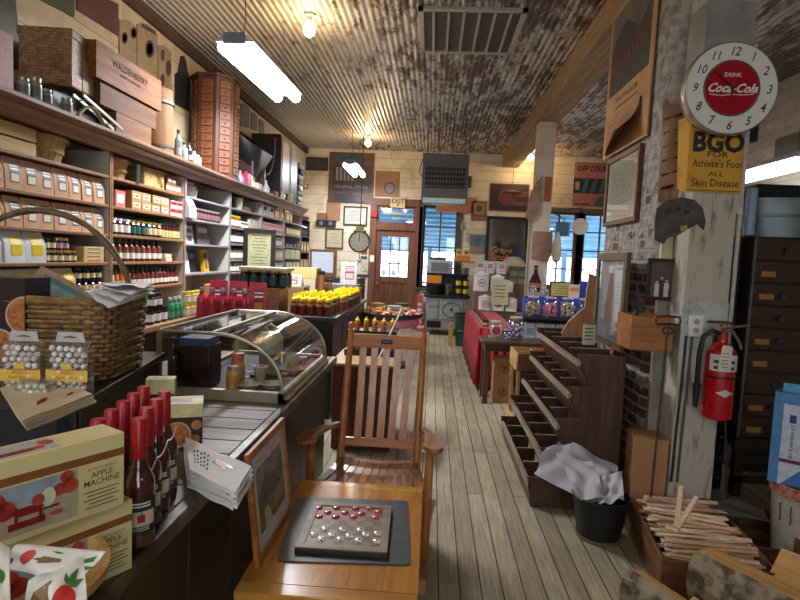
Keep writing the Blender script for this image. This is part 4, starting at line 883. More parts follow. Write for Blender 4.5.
m = MB().disc(.16, -.052, 0, 0, .22); m.rect(-.006,.006,.22,.35,-.054,1)
for k in range(12): a = 2*PI*k/12; m.cb(.135*math.cos(a), -.0535, .22+.135*math.sin(a), .03, .001, .008, 1, ry=-a)
obj('dial_face', m, [P('d8d0bc'), P('2a2018')], t)
obj('tag', MB().box(-.07,.07,-.055,-.05,.40,.48), P('c8c060'), t)
obj('hook_chain', MB().path([(0,0,.03),(0,0,-.05),(.03,0,-.1),(0,0,-.14),(-.03,0,-.1)], .008, 6), P('6a6a68', .4, .6), t)
obj('scoop_pan', MB().lathe([(0,-.42),(.15,-.40),(.2,-.34),(.19,-.34),(.14,-.39),(0,-.41)], 20), P('8a8a88', .3, .8), t)
m = MB()
for a in (0, 2.1, 4.2): m.tube((0,0,-.1),(.19*math.cos(a),.19*math.sin(a),-.34),.004)
obj('pan_chain', m, P('6a6a68', .4, .6), t)
# ================================================================== LEFT FOREGROUND: COUNTER AND GOODS
def sheet(P00, P10, P11, P01, nu=14, nv=10, amp=.006, freq=3.0, seed=0, th=.003, marks=(), fold=None):
    """soft cloth or paper between four corners; marks: (polygon in uv, material index)"""
    A, B, C, D = map(Vector, (P00, P10, P11, P01)); n = (B-A).cross(D-A).normalized(); ph = seed*1.7
    def S(u, v, off=0):
        p = A*(1-u)*(1-v)+B*u*(1-v)+C*u*v+D*(1-u)*v
        w = math.sin(freq*u*3+ph)*math.cos(freq*v*2.3+ph*.6)+.5*math.sin(freq*2.3*v+ph*2+u*4)
        f = fold(u, v) if fold else Vector((0,0,0))
        return tuple(p+n*(amp*w+off)+f)
    m = MB(); vs = [S(i/nu, j/nv) for j in range(nv+1) for i in range(nu+1)]; vb = [S(i/nu, j/nv, -th) for j in range(nv+1) for i in range(nu+1)]
    N = len(vs); q = lambda i, j: j*(nu+1)+i
    fs = [(q(i,j),q(i+1,j),q(i+1,j+1),q(i,j+1)) for j in range(nv) for i in range(nu)]
    fs += [tuple(N+k for k in reversed(f)) for f in fs]
    rim = [q(i,0) for i in range(nu+1)]+[q(nu,j) for j in range(1,nv+1)]+[q(i,nv) for i in range(nu-1,-1,-1)]+[q(0,j) for j in range(nv-1,0,-1)]
    fs += [(rim[(k+1) % len(rim)], rim[k], rim[k]+N, rim[(k+1) % len(rim)]+N) for k in range(len(rim))]
    m.add(vs+vb, fs, 0)
    for poly, mi in marks:
        c = (sum(a for a, b in poly)/len(poly), sum(b for a, b in poly)/len(poly))
        vv = [S(c[0], c[1], .0012)]+[S(a, b, .0012) for a, b in poly]; k = len(poly)
        mid = [S((a+c[0])/2, (b+c[1])/2, .0012) for a, b in poly]
        m.add(vv+mid, [(0, 1+k+i, 1+k+(i+1) % k) for i in range(k)]+[(1+i, 1+(i+1) % k, 1+k+(i+1) % k, 1+k+i) for i in range(k)], mi)
    return m
def el(cx, cy, rx, ry, n=12, rot=0): return [(cx+rx*math.cos(a)*math.cos(rot)-ry*math.sin(a)*math.sin(rot), cy+rx*math.cos(a)*math.sin(rot)+ry*math.sin(a)*math.cos(rot)) for a in [2*PI*i/n for i in range(n)]]
# ---- plank counter
t = thing('plank_counter', 'long old counter with grey cross plank top and dark green front, at left foreground', 'counter', (-1.15, 2.3, 0))
ctw = WOOD('857564', '564838', 'X', .5, scale=7, contrast=(.25,.75)); o = Vector(t.location)
y = -.6; k = 0; cx0, cx1 = -1.62, -.665
m = MB()
while y < 3.74:
    w = .135; m.box(cx0-o.x, cx1-o.x, y+.003-o.y, min(y+w, 3.75)-.003-o.y, .87, .90); y += w
obj('plank_top', m, ctw, t, bevel=.003)
obj('metal_edging', MB().box(-.664-o.x, -.625-o.x, -.6-o.y, 3.75-o.y, .855, .902), P('6a5c4c', .35, .1, c2='2e2620', scale=9, lo=.40, hi=.62, bump=.3), t, bevel=.006)
gf = P('2e3230', .45, scale=5, c2='241d15', lo=.4, hi=.6)
obj('counter_body', MB().box(-1.6-o.x, -.70-o.x, -.58-o.y, 3.72-o.y, .0, .869), gf, t)
for k in range(12): obj('front_board', MB().box(-.70-o.x, -.688-o.x, -.58+k*.358-o.y, -.58+(k+1)*.358-.006-o.y, .08, .85), P('34392f', .4, scale=6, c2='3a2a1a', lo=.5, hi=.7), t, bevel=.003)
CT = .902
# ---- black display stand on the counter
st = thing('black_display_stand', 'low black wooden stand on the counter carrying the wicker basket', 'stand', (-1.04, 1.59, CT), math.radians(11))
bk = P('2a2b2c', .33, scale=3, c2='1c1d1e')
obj('stand_top', MB().box(-.75, 0, 0, .90, .19, .215), bk, st, bevel=.004)
for x, y in ((-.05,.05),(-.05,.85),(-.7,.05),(-.7,.85)): obj('leg', MB().box(x-.03,x+.03,y-.03,y+.03,0,.19), bk, st, bevel=.003)
obj('apron', MB().box(-.72,-.03,.02,.035,.0,.19).box(-.025,-.012,.03,.80,.09,.19), bk, st)
ZS = CT+.2155
def sp(x, y, z=0): 
    a = math.radians(11); return (-1.04+x*math.cos(a)-y*math.sin(a), 1.59+x*math.sin(a)+y*math.cos(a), ZS+z)
# ---- big wicker basket
t = thing('wicker_basket', 'large brown wicker basket with tall arched handle on the black stand', 'basket', sp(-.33, .47), math.radians(5))
bw, bd, bh = .66, .36, .285
def rr(a, w, d, p=7.0):
    c, s = math.cos(a), math.sin(a); return (w/2*abs(c)**(2/p)*(1 if c > 0 else -1), d/2*abs(s)**(2/p)*(1 if s > 0 else -1))
wick = P('9c7a48', .65, scale=40, c2='68502f'); wickd = P('70542f', .6, scale=40, c2='46331c')
m = MB(); N = 84; rows_ = 17
for j in range(rows_):
    z = .01+j*(bh-.02)/(rows_-1); s = .95+.05*z/bh
    pts = []
    for i in range(N):
        a = 2*PI*i/N; x, y = rr(a, bw*s, bd*s); L_ = math.hypot(x, y)
        off = .006*(1 if ((i//3)+j) % 2 else -1); pts.append((x*(1+off/L_), y*(1+off/L_), z))
    m.path(pts, .0085, 5, 0, closed=True, sq=.9)
obj('woven_side', m, wick, t)
for i in range(0, N, 6): pass
for i in range(28):
    a = 2*PI*(i+.5)/28; x, y = rr(a, bw*.95, bd*.95); X, Y_ = rr(a, bw, bd); obj('stake', MB().tube((x,y,0),(X,Y_,bh),.006,n=5), wickd, t)
obj('base', MB().prism([rr(2*PI*i/40, bw*.93, bd*.93) for i in range(40)], 0, .01, ax='Z'), wickd, t)
m = MB()
for ph in (0, PI): m.path([(rr(2*PI*i/120, bw+.004, bd+.004)[0]*(1+.01*math.sin(18*2*PI*i/120+ph)), rr(2*PI*i/120, bw+.004, bd+.004)[1]*(1+.01*math.sin(18*2*PI*i/120+ph)), bh+.006*math.cos(18*2*PI*i/120+ph)) for i in range(120)], .008, 6, closed=True)
obj('braided_rim', m, wick, t)
hp = [(-.335*math.cos(PI*i/24)*(1.0), 0, bh-.05+.36*math.sin(PI*i/24)) for i in range(25)]
m = MB().path([(x, y+.008*math.sin(i*1.3), z) for i, (x, y, z) in enumerate(hp)], .011, 7).path([(x, y-.008*math.sin(i*1.3), z+.004) for i, (x, y, z) in enumerate(hp)], .009, 7)
obj('handle', m, P('6c5638', .6, scale=30), t)
# things in the basket
q = at(48, 290, Y=2.05)
m = MB().box(-.16,.16,-.012,.012,0,.22,0)
m.rect(-.13,.13,.06,.2,-.012,1).rect(-.11,.02,.09,.18,-.013,2).rect(.04,.12,.1,.17,-.013,3)
tag(obj('patterned_book', m, [P('b08c74', .7), P('4c7c78', .5), P('7aa49c'), P('c89c84')], loc=(-1.49, 2.05, 1.245), rot=(-.35, .48, .1)), 'pink and teal patterned book standing tilted in the wicker basket', 'book')
pw = P('f0f0f2', .7, var=.02); pln = P('9a9aa4', .7)
mk = [([(.1,.2+.12*k),(.6,.2+.12*k),(.6,.23+.12*k),(.1,.23+.12*k)], 1) for k in range(5)]
def corner(px, py, Y): return at(px, py, Y=Y)
for k in range(4):
    d = .006*k; Y0 = 1.93+.02*k
    o_ = obj('paper_sheet', sheet(corner(84+k*5, 291-k, 1.80)+Vector((0,0,d)), corner(108+k*12, 308-5*k, 1.72)+Vector((0,0,d)), corner(155, 293-2*k, 1.98)+Vector((0,0,d)), corner(130-4*k, 287, 2.12)+Vector((0,0,d)), amp=.004, seed=k, th=.0012, marks=mk if k == 3 else ()), [pw, pln])
    tag(o_, ['lowest white paper draped over the wicker basket rim', 'second white paper draped over the wicker basket rim', 'third white paper draped over the wicker basket rim', 'topmost printed white paper draped over wicker basket rim'][k], 'paper')
# pie packaging box
brd = P('2c1610', .4, scale=6, var=.2); crust = P('b87c40', .6, scale=45, c2='7c4820', bump=.4); crust2 = P('8c4018', .5, scale=60, c2='b87838'); rimc = P('b8a898', .4)
def pie(m, r, cx, cz, y, mi_r, mi_c, mi_l):
    m.disc(r, y, mi_r, cx, cz, 30); m.disc(r*.9, y-.0008, mi_c, cx, cz, 30)
    for k in range(-3, 4):
        h_ = math.sqrt(max(0, (r*.86)**2-(r*.26*k)**2))
        for s in (0, 1):
            a = PI/4 if s else -PI/4; T = m.T; m.T = T @ Matrix.Translation((cx,0,cz)) @ Matrix.Rotation(a,4,'Y')
            m.rect(r*.26*k-r*.06, r*.26*k+r*.06, -h_, h_, y-.0016-.0006*s, mi_l); m.T = T
m = MB().box(-.28,0,0,.14,0,.355,0); m.rect(-.28,0,.0,.035,0,4)
pie(m, .066, -.09, .115, -.0005, 1, 3, 2); pie(m, .066, -.20, .22, -.0005, 1, 2, 3)
for r_, mi, e in ((.066,1,.0005),(.059,2,.0013)): m.patch([(-r_*math.sin(PI*i/16), .228+r_*math.cos(PI*i/16)) for i in range(17)], -e, mi)
for k in range(4): m.patch([(-.054+.016*k,.20+.0*k),(-.048+.016*k,.20),(-.002,.245-.02*k+.0),(-.002,.252-.02*k)], -.002, 3)
tag(obj('pie_kit_box', m, [brd, rimc, crust2, crust, P('c8bc94', .5)], loc=(at(25, 345, Y=1.80).x, 1.80, ZS), rot=(0,0,.06), bevel=.001), 'dark brown box printed with two round pies at the left edge', 'box')
# marshmallow like sweets in clear bags with yellow cards
def sweet_bag(label, loc, w, h, rz, hole=True, card=True, cz=.55):
    t = thing('sweets_bag', label, 'bag', loc, rz); d = .045
    m = MB(); random.seed(int(w*1000)+int(loc[0]*100)); n = int(w/.021); zz = int(h*.86/.0175)
    for j in range(zz):
        for i in range(n):
            for f in (-1,): m.lathe([(.0,-.0095),(.007,-.0065),(.0098,0),(.007,.0065),(0,.0095)], 8, 0, (-w/2+.010+(w-.02)*(i+.5+.4*(j%2)-.2)/n+rnd(-.002,.002), f*d*.28+rnd(-.006,.003), .013+j*.0175+rnd(-.002,.002)))
    s_ = obj('sweets', m, P('e6e0dd', .6, var=.06, scale=60), t); s_['kind'] = 'stuff'
    f = .86
    mb = MB().box(-w/2,w/2,-d/2,d/2,0,h*f).prism([(-w/2,h*f),(w/2,h*f),(w/2,h*f+.002),(w/2,h*.94),(-w/2,h*.94)], -.002, .002)
    obj('clear_wrap', mb, GLASS('f4f4f4', .5, .12), t, bevel=.008)
    if card:
        c = MB().rect(-w/2,w/2,h*.28,h*.48,-d/2-.001,0).disc(w*.13, -d/2-.0015, 0, 0, h*.50).rect(-w*.42,w*.42,h*.47,h*.485,-d/2-.002,1).text('SWEETS', .014, 0, h*.40, -d/2-.002, 1).text('Apple Bakery', .012, 0, h*.33, -d/2-.002, 1)
        obj('yellow_card', c, [P('d8b03c', .5, var=.04), P('8a5a28')], t)
    if hole:
        c = MB().prism([(-.045,h*.93),(.045,h*.93),(.038,h*1.1),(-.038,h*1.1)], -.0015, .0015).prism([(-.02,h*1.0),(.02,h*1.0),(.022,h*1.015),(0,h*1.045),(-.022,h*1.015)], -.0022, -.0014, 1)
        obj('hang_tab', c, [P('b8b4b0', .3), P('6a5a48')], t)
    return t
sweet_bag('clear bag of white sweets with yellow card, left of the hanging pair', sp(-.20, .085), .122, .185, .12)
sweet_bag('clear bag of white sweets with yellow card, right of the pair', sp(-.065, .085), .125, .185, .12)
sweet_bag('flat dark lower bag of white sweets at far left of the stand', sp(-.345, .07), .15, .09, .1, hole=False, card=False)
sweet_bag('short clear bag of sweets lying between yellow card bags', sp(-.14, .03), .10, .07, .1, hole=False, card=False)
# cream tea towel with red birds draped over the stand corner
redp = P('8c1c24', .7); lp = P('8a8478', .7)
c1 = at(0, 388, Z=ZS+.03); c2 = at(55, 374, Z=ZS+.03); c3 = at(92, 394, Z=ZS+.03); c4 = at(22, 421, Z=ZS+.03)
mkA = [(el(.62,.62,.10,.045,12,.3),1), ([(.50,.52),(.58,.58),(.56,.66),(.46,.50)],1), ([(.70,.66),(.80,.60),(.78,.68)],1), (el(.38,.28,.09,.05,12,.4),1), ([(.26,.2),(.34,.24),(.32,.32)],1), ([(.72,.18),(.84,.2),(.83,.26),(.73,.24)],1)]
t = thing('tea_towel', 'folded cream tea towel printed with red birds on stand corner', 'towel', (c4.x, c4.y, ZS))
def loc_(p): return Vector(p)-Vector((c4.x, c4.y, ZS))
tc = P('cfc2a2', .85, var=.05, scale=8)
for k in range(4):
    z = Vector((0,0,-.007*k)); sx = Vector((.004*k, .003*(k%2), 0))
    obj('towel_fold', sheet(*[loc_(p)+z+sx for p in (c4, c3, c2, c1)], amp=.0018, seed=k*.3, th=.006, nu=12, nv=10, marks=[([(v,u) if 0 else (u,v) for u,v in pl],mi) for pl,mi in mkA] if k == 0 else ()), [tc, redp], t)
# ---- apple machine boxes
cream2 = P('cdbd84', .45, var=.03, scale=3); tan = P('7a4a22', .5, var=.04); photo = P('8c8c86', .5, scale=8, c2='b8a888'); dkred = P('7c1820', .35); apple = P('8c2420', .3, scale=25, c2='b04c38'); boxink = P('5a4424')
def apple_box(label, corner_, rz, L=.36, D=.085, H=.155):
    t = thing('apple_machine_box', label, 'box', corner_, rz)
    m = MB().box(-L, 0, 0, D, 0, H)
    b = obj('carton', m, cream2, t, bevel=.0015)
    m = MB(); m.rect(-L, 0, H*.70, H*.80, 0, 0); obj('brown_band', m, tan, t)
    m = MB(); m.rect(-L*.98, -.095, H*.08, H*.68, -.0004, 0)                        # printed picture
    m.rect(-.24,-.10, H*.42, H*.67, -.0014, 1)
    for x, z, r in ((-.115,.62,.012),(-.110,.5,.015),(-.128,.49,.012)): m.disc(r, -.0022, 2, x, H*z)
    for x, z, r in ((-.30,.30,.024),(-.27,.44,.02),(-.25,.30,.022),(-.24,.52,.022),(-.325,.45,.022),(-.22,.42,.018)): m.disc(r, -.0020, 2, x, H*z)
    m.disc(.028, -.0026, 3, -.185, H*.36, ry=.006).rect(-.215,-.155, H*.16, H*.24, -.0026, 3).rect(-.205,-.200, H*.2, H*.42, -.003, 3).rect(-.165,-.160,H*.2,H*.48,-.003,3)
    m.disc(.012, -.0032, 4, -.148, H*.44, ry=.018).disc(.011, -.0034, 2, -.166, H*.44).disc(.012,-.0028,2,-.135,H*.22, ry=.004).rect(-.20,-.13,H*.30,H*.325,-.0034,3)
    obj('printed_picture', m, [P('b0a484', .5), P('8a98a0'), apple, dkred, P('c8d0a0')], t)
    m = MB()
    m.text('BACK TO BASICS', .0075, -.047, H*.60, -.0006, 0).text('APPLE', .0165, -.047, H*.50, -.0006, 0, bold=.005).text('MACHINE', .0165, -.047, H*.40, -.0006, 0, bold=.005)
    for k in range(5): w = .036*(1, .8, 1, .7, .9)[k]; m.rect(-.047-w, -.047+w, H*(.315-.052*k), H*(.325-.052*k), -.0006, 0)
    obj('lettering', m, boxink, t)
    m = MB().disc(.034, -.001, 0, -.285, H*.68, ry=.026).disc(.031, -.0016, 1, -.285, H*.68, ry=.0235).disc(.030, -.0022, 0, -.285, H*.68, ry=.0225)
    for k in range(4): m.rect(-.303,-.267,H*.68+.010-k*.007,H*.68+.0125-k*.007,-.0028,1)
    obj('oval_seal', m, [cream2, tan], t)
    m = MB(); T = m.T; 
    m.box(-L*.85, -.12, .01, D-.01, H, H+.0006, 0).box(-.11,-.02,.01,D-.012,H,H+.0008,4)
    for x, y, r in ((-.13,.05,.014),(-.15,.03,.01),(-.27,.055,.018),(-.23,.06,.016)): m.cyl(r, H, H+.0012, 14, 1, (x,y,0))
    m.box(-.22,-.16,.02,.035,H,H+.0014,2)
    obj('top_picture', m, [P('a8a49c'), apple, dkred, P('8a98a0'), cream2], t)
    return t
c = at(132, 568, Z=CT); c2_ = at(124, 504, Z=CT+.156)
apple_box('cream apple machine carton resting directly on the counter, lower one', (c.x, c.y, CT), math.radians(60))
apple_box('cream apple machine carton stacked on top of the other one', (c2_.x, c2_.y, CT+.156), math.radians(60))
# ---- cider bottles
def cider(label, loc, rz=0):
    t = thing('cider_bottle', label, 'bottle', loc, rz, 'cider bottles behind the apple cartons')
    obj('bottle_glass', MB().lathe([(0,0),(.034,0),(.037,.004),(.037,.135),(.035,.155),(.022,.185),(.0155,.205),(.0145,.285),(0,.285)], 24), P('4a1a0e', .08, var=0, coat=1), t)
    obj('red_capsule', MB().lathe([(.0185,.205),(.0175,.22),(.0165,.296),(.0145,.30),(0,.30)], 20), P('a81c20', .28, var=.05), t)
    r = .0374; m = MB(); n = 18
    def wrap(a0, a1, z0, z1, mi, rr_):
        vs = [(rr_*math.sin(a0+(a1-a0)*i/n), -rr_*math.cos(a0+(a1-a0)*i/n), z) for z in (z0, z1) for i in range(n+1)]
        m.add(vs, [(i, i+1, n+2+i, n+1+i) for i in range(n)], mi)
    wrap(-1.3, 1.3, .035, .118, 0, r); wrap(-1.0, 1.0, .055, .090, 1, r+.0004)
    wrap(-.1,.35,.064,.082,2,r+.0008); wrap(.1,.2,.082,.087,3,r+.0008)
    for z in (.100,.107): wrap(-.7,.7,z,z+.004,4,r+.0008)
    for z in (.045,.05): wrap(-.6,.6,z,z+.0018,4,r+.0008)
    obj('label', m, [P('182a20'), P('d8c8a8'), redm, grn, P('e0e0d0')], t)
    obj('neck_label', MB().lathe([(.0157,.205),(.0165,.205)], 4), P('2a1a10'), t) if 0 else None
    return t
pA = [(-.662,1.226),(-.690,1.312),(-.706,1.392),(-.724,1.474)]; pB = [(-.774,1.356),(-.790,1.434),(-.804,1.512),(-.744,1.20),(-.759,1.278)]
la = ['front row cider bottle with red capsule nearest the camera, beside the carton corner', 'front row cider bottle with red capsule, second from the camera', 'front row cider bottle with red capsule, third from the camera', 'front row cider bottle with red capsule, farthest from the camera']
lb = ['back row cider bottle with red capsule, middle one', 'back row cider bottle with red capsule, second farthest', 'back row cider bottle with red capsule, farthest', 'back row cider bottle whose red top just shows over the carton', 'back row cider bottle beside the one just above the carton']
c0 = cider(la[0], (*pA[0], CT), .55)
for k, (x, y) in enumerate(pA[1:]): dup(c0, (x, y, CT), .6, la[k+1])
for k, (x, y) in enumerate(pB): dup(c0, (x, y, CT), .5, lb[k])
m = MB()
for k in range(44):
    a = k/43; ps = [(-.640,1.20,CT+.165),(-.655,1.30,CT+.18),(-.672,1.39,CT+.192),(-.69,1.475,CT+.20)]; u = a*3; i = min(2, int(u)); f = u-i
    x = ps[i][0]*(1-f)+ps[i+1][0]*f; y = ps[i][1]*(1-f)+ps[i+1][1]*f; z = ps[i][2]*(1-f)+ps[i+1][2]*f-.012*math.sin(PI*f)
    m.sph(.0022, (x, y, z), 6, k=4)
tag(obj('bead_string', m, P('e8e8ec', .3)), 'thin string of white beads looped across the cider bottles', 'string', kind='stuff')
# ---- boxes with pie pictures beyond the bottles
def pie_carton(label, loc, rz, w, h, d):
    m = MB().box(-w,0,0,d,0,h,0); m.rect(-w,0,h*.0,h*.72,0,1); m.box(-w,0,0,d,h,h+.0006,4); m.rect(-w,0,h*.72,h,0,4)
    pie(m, h*.27, -w*.62, h*.36, -.0012, 2, 3, 5); m.disc(h*.1,-.001,3,-w*.15,h*.55).disc(h*.1,-.001,3,-w*.18,h*.25)
    m.box(0,.0008,0,d,0,h,4)
    m.box(-w*.8,-w*.3,d*.3,d*.7,h,h+.0014,6)
    return tag(obj('pie_carton', m, [P('c8bc84', .5), P('2a1c14'), rimc, crust, P('c8bc84', .5), crust2, P('a88c90')], loc=loc, rot=(0,0,rz)), label, 'box')
pc = at(202, 450, Z=CT)
pie_carton('small carton with round pie picture and cream top beyond the bottles', (pc.x, pc.y, CT), math.radians(22), .13, .165, .11)
pc = at(172, 410, Z=CT+.13)
pie_carton('narrow cream and dark pie carton behind the red topped bottles', (-.955, 2.02, CT), math.radians(18), .10, .2, .06)
# ---- stack of white printed flour sack towels overhanging the counter
t = thing('towel_stack', 'stack of white tea towels printed with apple and red lettering at counter edge', 'towel', (-.62, 1.6, CT))
wt_ = P('dcdcdc', .85, var=.04, scale=20); lt = P('7a2a30', .8); lk = P('50484c', .8)
def tl(p, z): return Vector(p)-Vector((-.62,1.6,CT))+Vector((0,0,z))
A_ = at(190,470,Z=CT+.06); B_ = at(236,492,Z=CT+.045); C_ = at(252,466,Z=CT+.055); D_ = at(186,438,Z=CT+.06)
for k in range(6):
    z = -.009*(5-k)
    e = Vector((rnd(-.008,.008), rnd(-.008,.008), 0))
    mk = [(el(.62,.62,.10,.10,12),2), (el(.72,.66,.07,.05,10),3), (el(.52,.55,.07,.04,10),3), (el(.66,.5,.04,.04,8),4)]+[([(.12+.06*i,.25+.04*(i%2)+.13*r_),(.15+.06*i,.25+.04*(i%2)+.13*r_),(.16+.06*i,.33+.04*(i%2)+.13*r_),(.13+.06*i,.33+.04*(i%2)+.13*r_)],1) for i in range(5) for r_ in range(4)]
    obj('towel_fold', sheet(tl(A_,z)+e, tl(B_,z)+e, tl(C_,z)+e, tl(D_,z)+e, amp=.003, seed=.4*k, th=.008, marks=mk if k == 5 else ()), [wt_, lk, P('c03038'), grn, P('c8a850')], t)
obj('red_ribbon', MB().path([tl(at(222,489,Z=CT+.03),0),tl(at(228,495,Z=CT+.03),0),tl(at(238,492,Z=CT+.03),0),tl(at(236,497,Z=CT+.02),0),tl(at(226,498,Z=CT+.02),0)], .003, 6), P('b02848', .6), t)
# ---- chip basket with apple tea towels, near corner
bx = (-.74, .91)
t = thing('chip_basket', 'shallow round pale chip basket at the bottom left corner', 'basket', (*bx, CT))
obj('basket_wall', MB().lathe([(0,0),(.12,0),(.165,.10),(.160,.10),(.116,.006),(0,.006)], 32), WOOD('c8a060', '9a7438', 'X', .5), t)
obj('rim_band', MB().lathe([(.160,.082),(.169,.082),(.172,.103),(.160,.103),(.160,.082)], 32), WOOD('d0a868', 'a88040', 'X', .45), t)
gleaf = P('4c7c2c', .7); apl = P('b01c28', .5, scale=15, c2='c8402c'); bc = P('8a6a4c', .8)
def towel(label, pts, z, marks, seed):
    o_ = obj('apple_tea_towel', sheet(*[Vector((x, y, z_)) for x, y, z_ in pts], amp=.005, seed=seed, th=.005, marks=marks), [P('dcd8cc', .85, var=.03), apl, gleaf, bc, P('5a2848')]); tag(o_, label, 'towel'); return o_
def pq(px, py, z): p = at(px, py, Z=z); return (p.x, p.y, p.z)
lf = lambda cx, cy, r, a: ([(cx, cy), (cx+.5*r*math.cos(a-.5), cy+.5*r*math.sin(a-.5)), (cx+r*math.cos(a), cy+r*math.sin(a)), (cx+.5*r*math.cos(a+.5), cy+.5*r*math.sin(a+.5))], 2)
towel('white tea towel with two apples at back of the chip basket', [pq(8,568,1.06), pq(70,590,1.05), pq(106,552,1.09), pq(14,546,1.10)], 0, [(el(.2,.62,.07,.26),1), lf(.27,.6,.2,0), (el(.86,.3,.07,.25),1), lf(.84,.6,.3,1.2), lf(.86,.5,.2,.4), lf(.42,.85,.18,.2), ([(.36,.5),(.62,.62),(.6,.72),(.36,.68)],3)], 1)
towel('white tea towel with large red apple in front of the chip basket', [pq(22,625,1.10), pq(88,625,1.08), pq(84,556,1.13), pq(28,582,1.13)], 0, [(el(.62,.42,.2,.2,16),1), lf(.7,.62,.3,.9), lf(.7,.6,.28,.2), lf(.68,.6,.25,1.7), ([(.02,.3),(.42,.36),(.4,.80),(.12,.72)],3)], 2)
towel('white tea towel with purple script at far left of chip basket', [pq(-20,600,1.10), pq(10,612,1.10), pq(9,546,1.12), pq(-20,542,1.12)], 0, [(el(.5,.25,.2,.1),4), (el(.6,.5,.25,.12,12),2)], 3)
# ================================================================== DISPLAY CASE
t = thing('curved_display_case', 'glass display case with curved front glass and brass coloured frame on counter', 'display case', (-.96, 3.0, CT))
W2_, D2, H2 = .61, 1.06, .31; fm = P('a09a84', .35, .45, var=.1, scale=12); x0, x1 = -.30, .305; y0, y1 = -.52, .53
bs = MB().prism([(x0,0),(x1+.012,0),(x1+.012,.02),(x1,.025),(x1,.042),(x1-.012,.05),(x0,.05)], y0, y0+.03).prism([(x0,0),(x1+.012,0),(x1+.012,.02),(x1,.025),(x1,.042),(x1-.012,.05),(x0,.05)], y1-.03, y1)
bs.prism([(x1-.03,0),(x1+.012,0),(x1+.012,.02),(x1,.025),(x1,.042),(x1-.012,.05),(x1-.03,.05)], y0, y1).box(x0,x0+.03,y0,y1,0,.05)
obj('base_frame', bs, fm, t, bevel=.002)
obj('case_floor', MB().box(x0+.02,x1-.02,y0+.02,y1-.02,.004,.03), P('23262a', .7, scale=20), t)
def arc(x_off=0):
    pts = [(x0+.01, H2)]; pts += [(x0+.26, H2)]
    for i in range(1, 15): a = PI/2*i/14; pts.append((x0+.26+(x1-.012-x0-.26)*math.sin(a), .05+(H2-.05)*math.cos(a)**.9))
    return pts
ar = arc()
for y in (y0+.012, y1-.012):
    obj('end_frame', MB().path([(x0+.01, y, .045)]+[(x, y, z) for x, z in ar], .009, 8), fm, t)
    obj('end_glass', MB().prism([(x0+.01,.05)]+ar, y-.0015, y+.0015), GLASS(), t, smooth=0)
m = MB(); vs = []; fs = []
a2 = ar[1:]
for x, z in a2: vs += [(x, y0+.012, z), (x, y1-.012, z)]
fs = [(2*i, 2*i+1, 2*i+3, 2*i+2) for i in range(len(a2)-1)]
m.add(vs, fs); g = obj('curved_glass', m, GLASS('f4f6f8', .05, .06), t)
obj('top_glass', MB().box(x0+.02, x0+.26, y0+.02, y1-.02, H2-.002, H2+.001), GLASS('f8f8f8', .05, .03), t)
for x in (x0+.01, x0+.26): obj('top_rail', MB().box(x-.008,x+.008,y0+.01,y1-.01,H2-.006,H2+.008), fm, t)
obj('corner_post', MB().box(x0,x0+.02,y0,y0+.02,.045,H2), fm, t); obj('corner_post', MB().box(x0,x0+.02,y1-.02,y1,.045,H2), fm, t)
CX, CY, CZ = -.96, 3.0, CT+.031
def inc(x, y): return (CX+x, CY+y, CZ)
t = thing('leather_case', 'tall dark red box with blue lid edge inside the display case', 'box', inc(-.17, -.36))
obj('box_body', MB().box(-.08,.08,-.06,.10,0,.20), WOOD('3c1c1a','221210','Z',.4), t, bevel=.005); obj('blue_cover', MB().box(-.07,.07,-.05,.09,.20,.235), P('2c5a8c', .4), t)
tag(obj('dark_bottle', *bottle_mesh(P('1c1412', **gl), blackm, P('2c201c'), .026, .24), loc=inc(-.275+.02, -.44)), 'slim dark bottle at left end inside the display case', 'bottle')
o_ = obj('yellow_jar', *jar_mesh(P('c8963c', .25, coat=.5), P('b0aca0', .3, .6), P('b07c28'), .032, .115), loc=inc(.03, -.42)); tag(o_, 'yellow jar with silver lid inside the display case', 'jar')
o_ = obj('red_topped_jar', *jar_mesh(P('b06a4c', .3), P('b82c30', .4), P('a85a40'), .036, .16, .04), loc=inc(.02, -.33)); tag(o_, 'salmon jar with crumpled red top inside the display case', 'jar')
cr_ = P('c0b498', .3, var=.08)
t = thing('stoneware_pot', 'cream stoneware pot with loop handle inside the display case', 'pot', inc(.09, -.02))
tag(obj('pot_stand', MB().cyl(.06,0,.11,18), P('5a4a40', .5), loc=inc(.09,-.02)), 'round brown pedestal under the cream pot in the case', 'pedestal'); t.location.z += .111
obj('pot_body', MB().lathe([(0,0),(.06,0),(.072,.03),(.07,.09),(.05,.115),(.03,.12),(0,.125)], 20), cr_, t); obj('handle', MB().path([(.0,0,.11),(.03,0,.145),(0,0,.16),(-.03,0,.145),(0,0,.11)], .007, 6), cr_, t)
t = thing('cream_mug', 'cream mug inside the display case behind the shallow bowls', 'mug', inc(.17, .12))
obj('mug_body', MB().lathe([(0,0),(.045,0),(.048,.09),(.042,.09),(.038,.01),(0,.01)], 20), cr_, t); obj('handle', MB().path([(.045,0,.07),(.075,0,.065),(.075,0,.03),(.045,0,.02)], .006, 6), cr_, t)
t = thing('clay_cup', 'small tapered brown cup in a glass stand inside the display case', 'cup', inc(.12, -.28))
obj('cup_body', MB().lathe([(0,0),(.022,0),(.036,.09),(.03,.09),(.018,.01),(0,.01)], 18), P('a08470', .5), t)
for k, (x, y) in enumerate(((.10,-.40),(.20,-.36),(.22,.0),(.14,.3))):
    tag(obj('shallow_bowl', MB().lathe([(0,0),(.03,0),(.058,.028),(.053,.028),(.026,.006),(0,.006)], 22), P('b8ac90', .3), loc=inc(x, y)), 'shallow cream bowl inside the display case, '+['nearest the end glass', 'second beside the curved glass', 'in the middle of the case', 'toward the far end'][k], 'bowl')
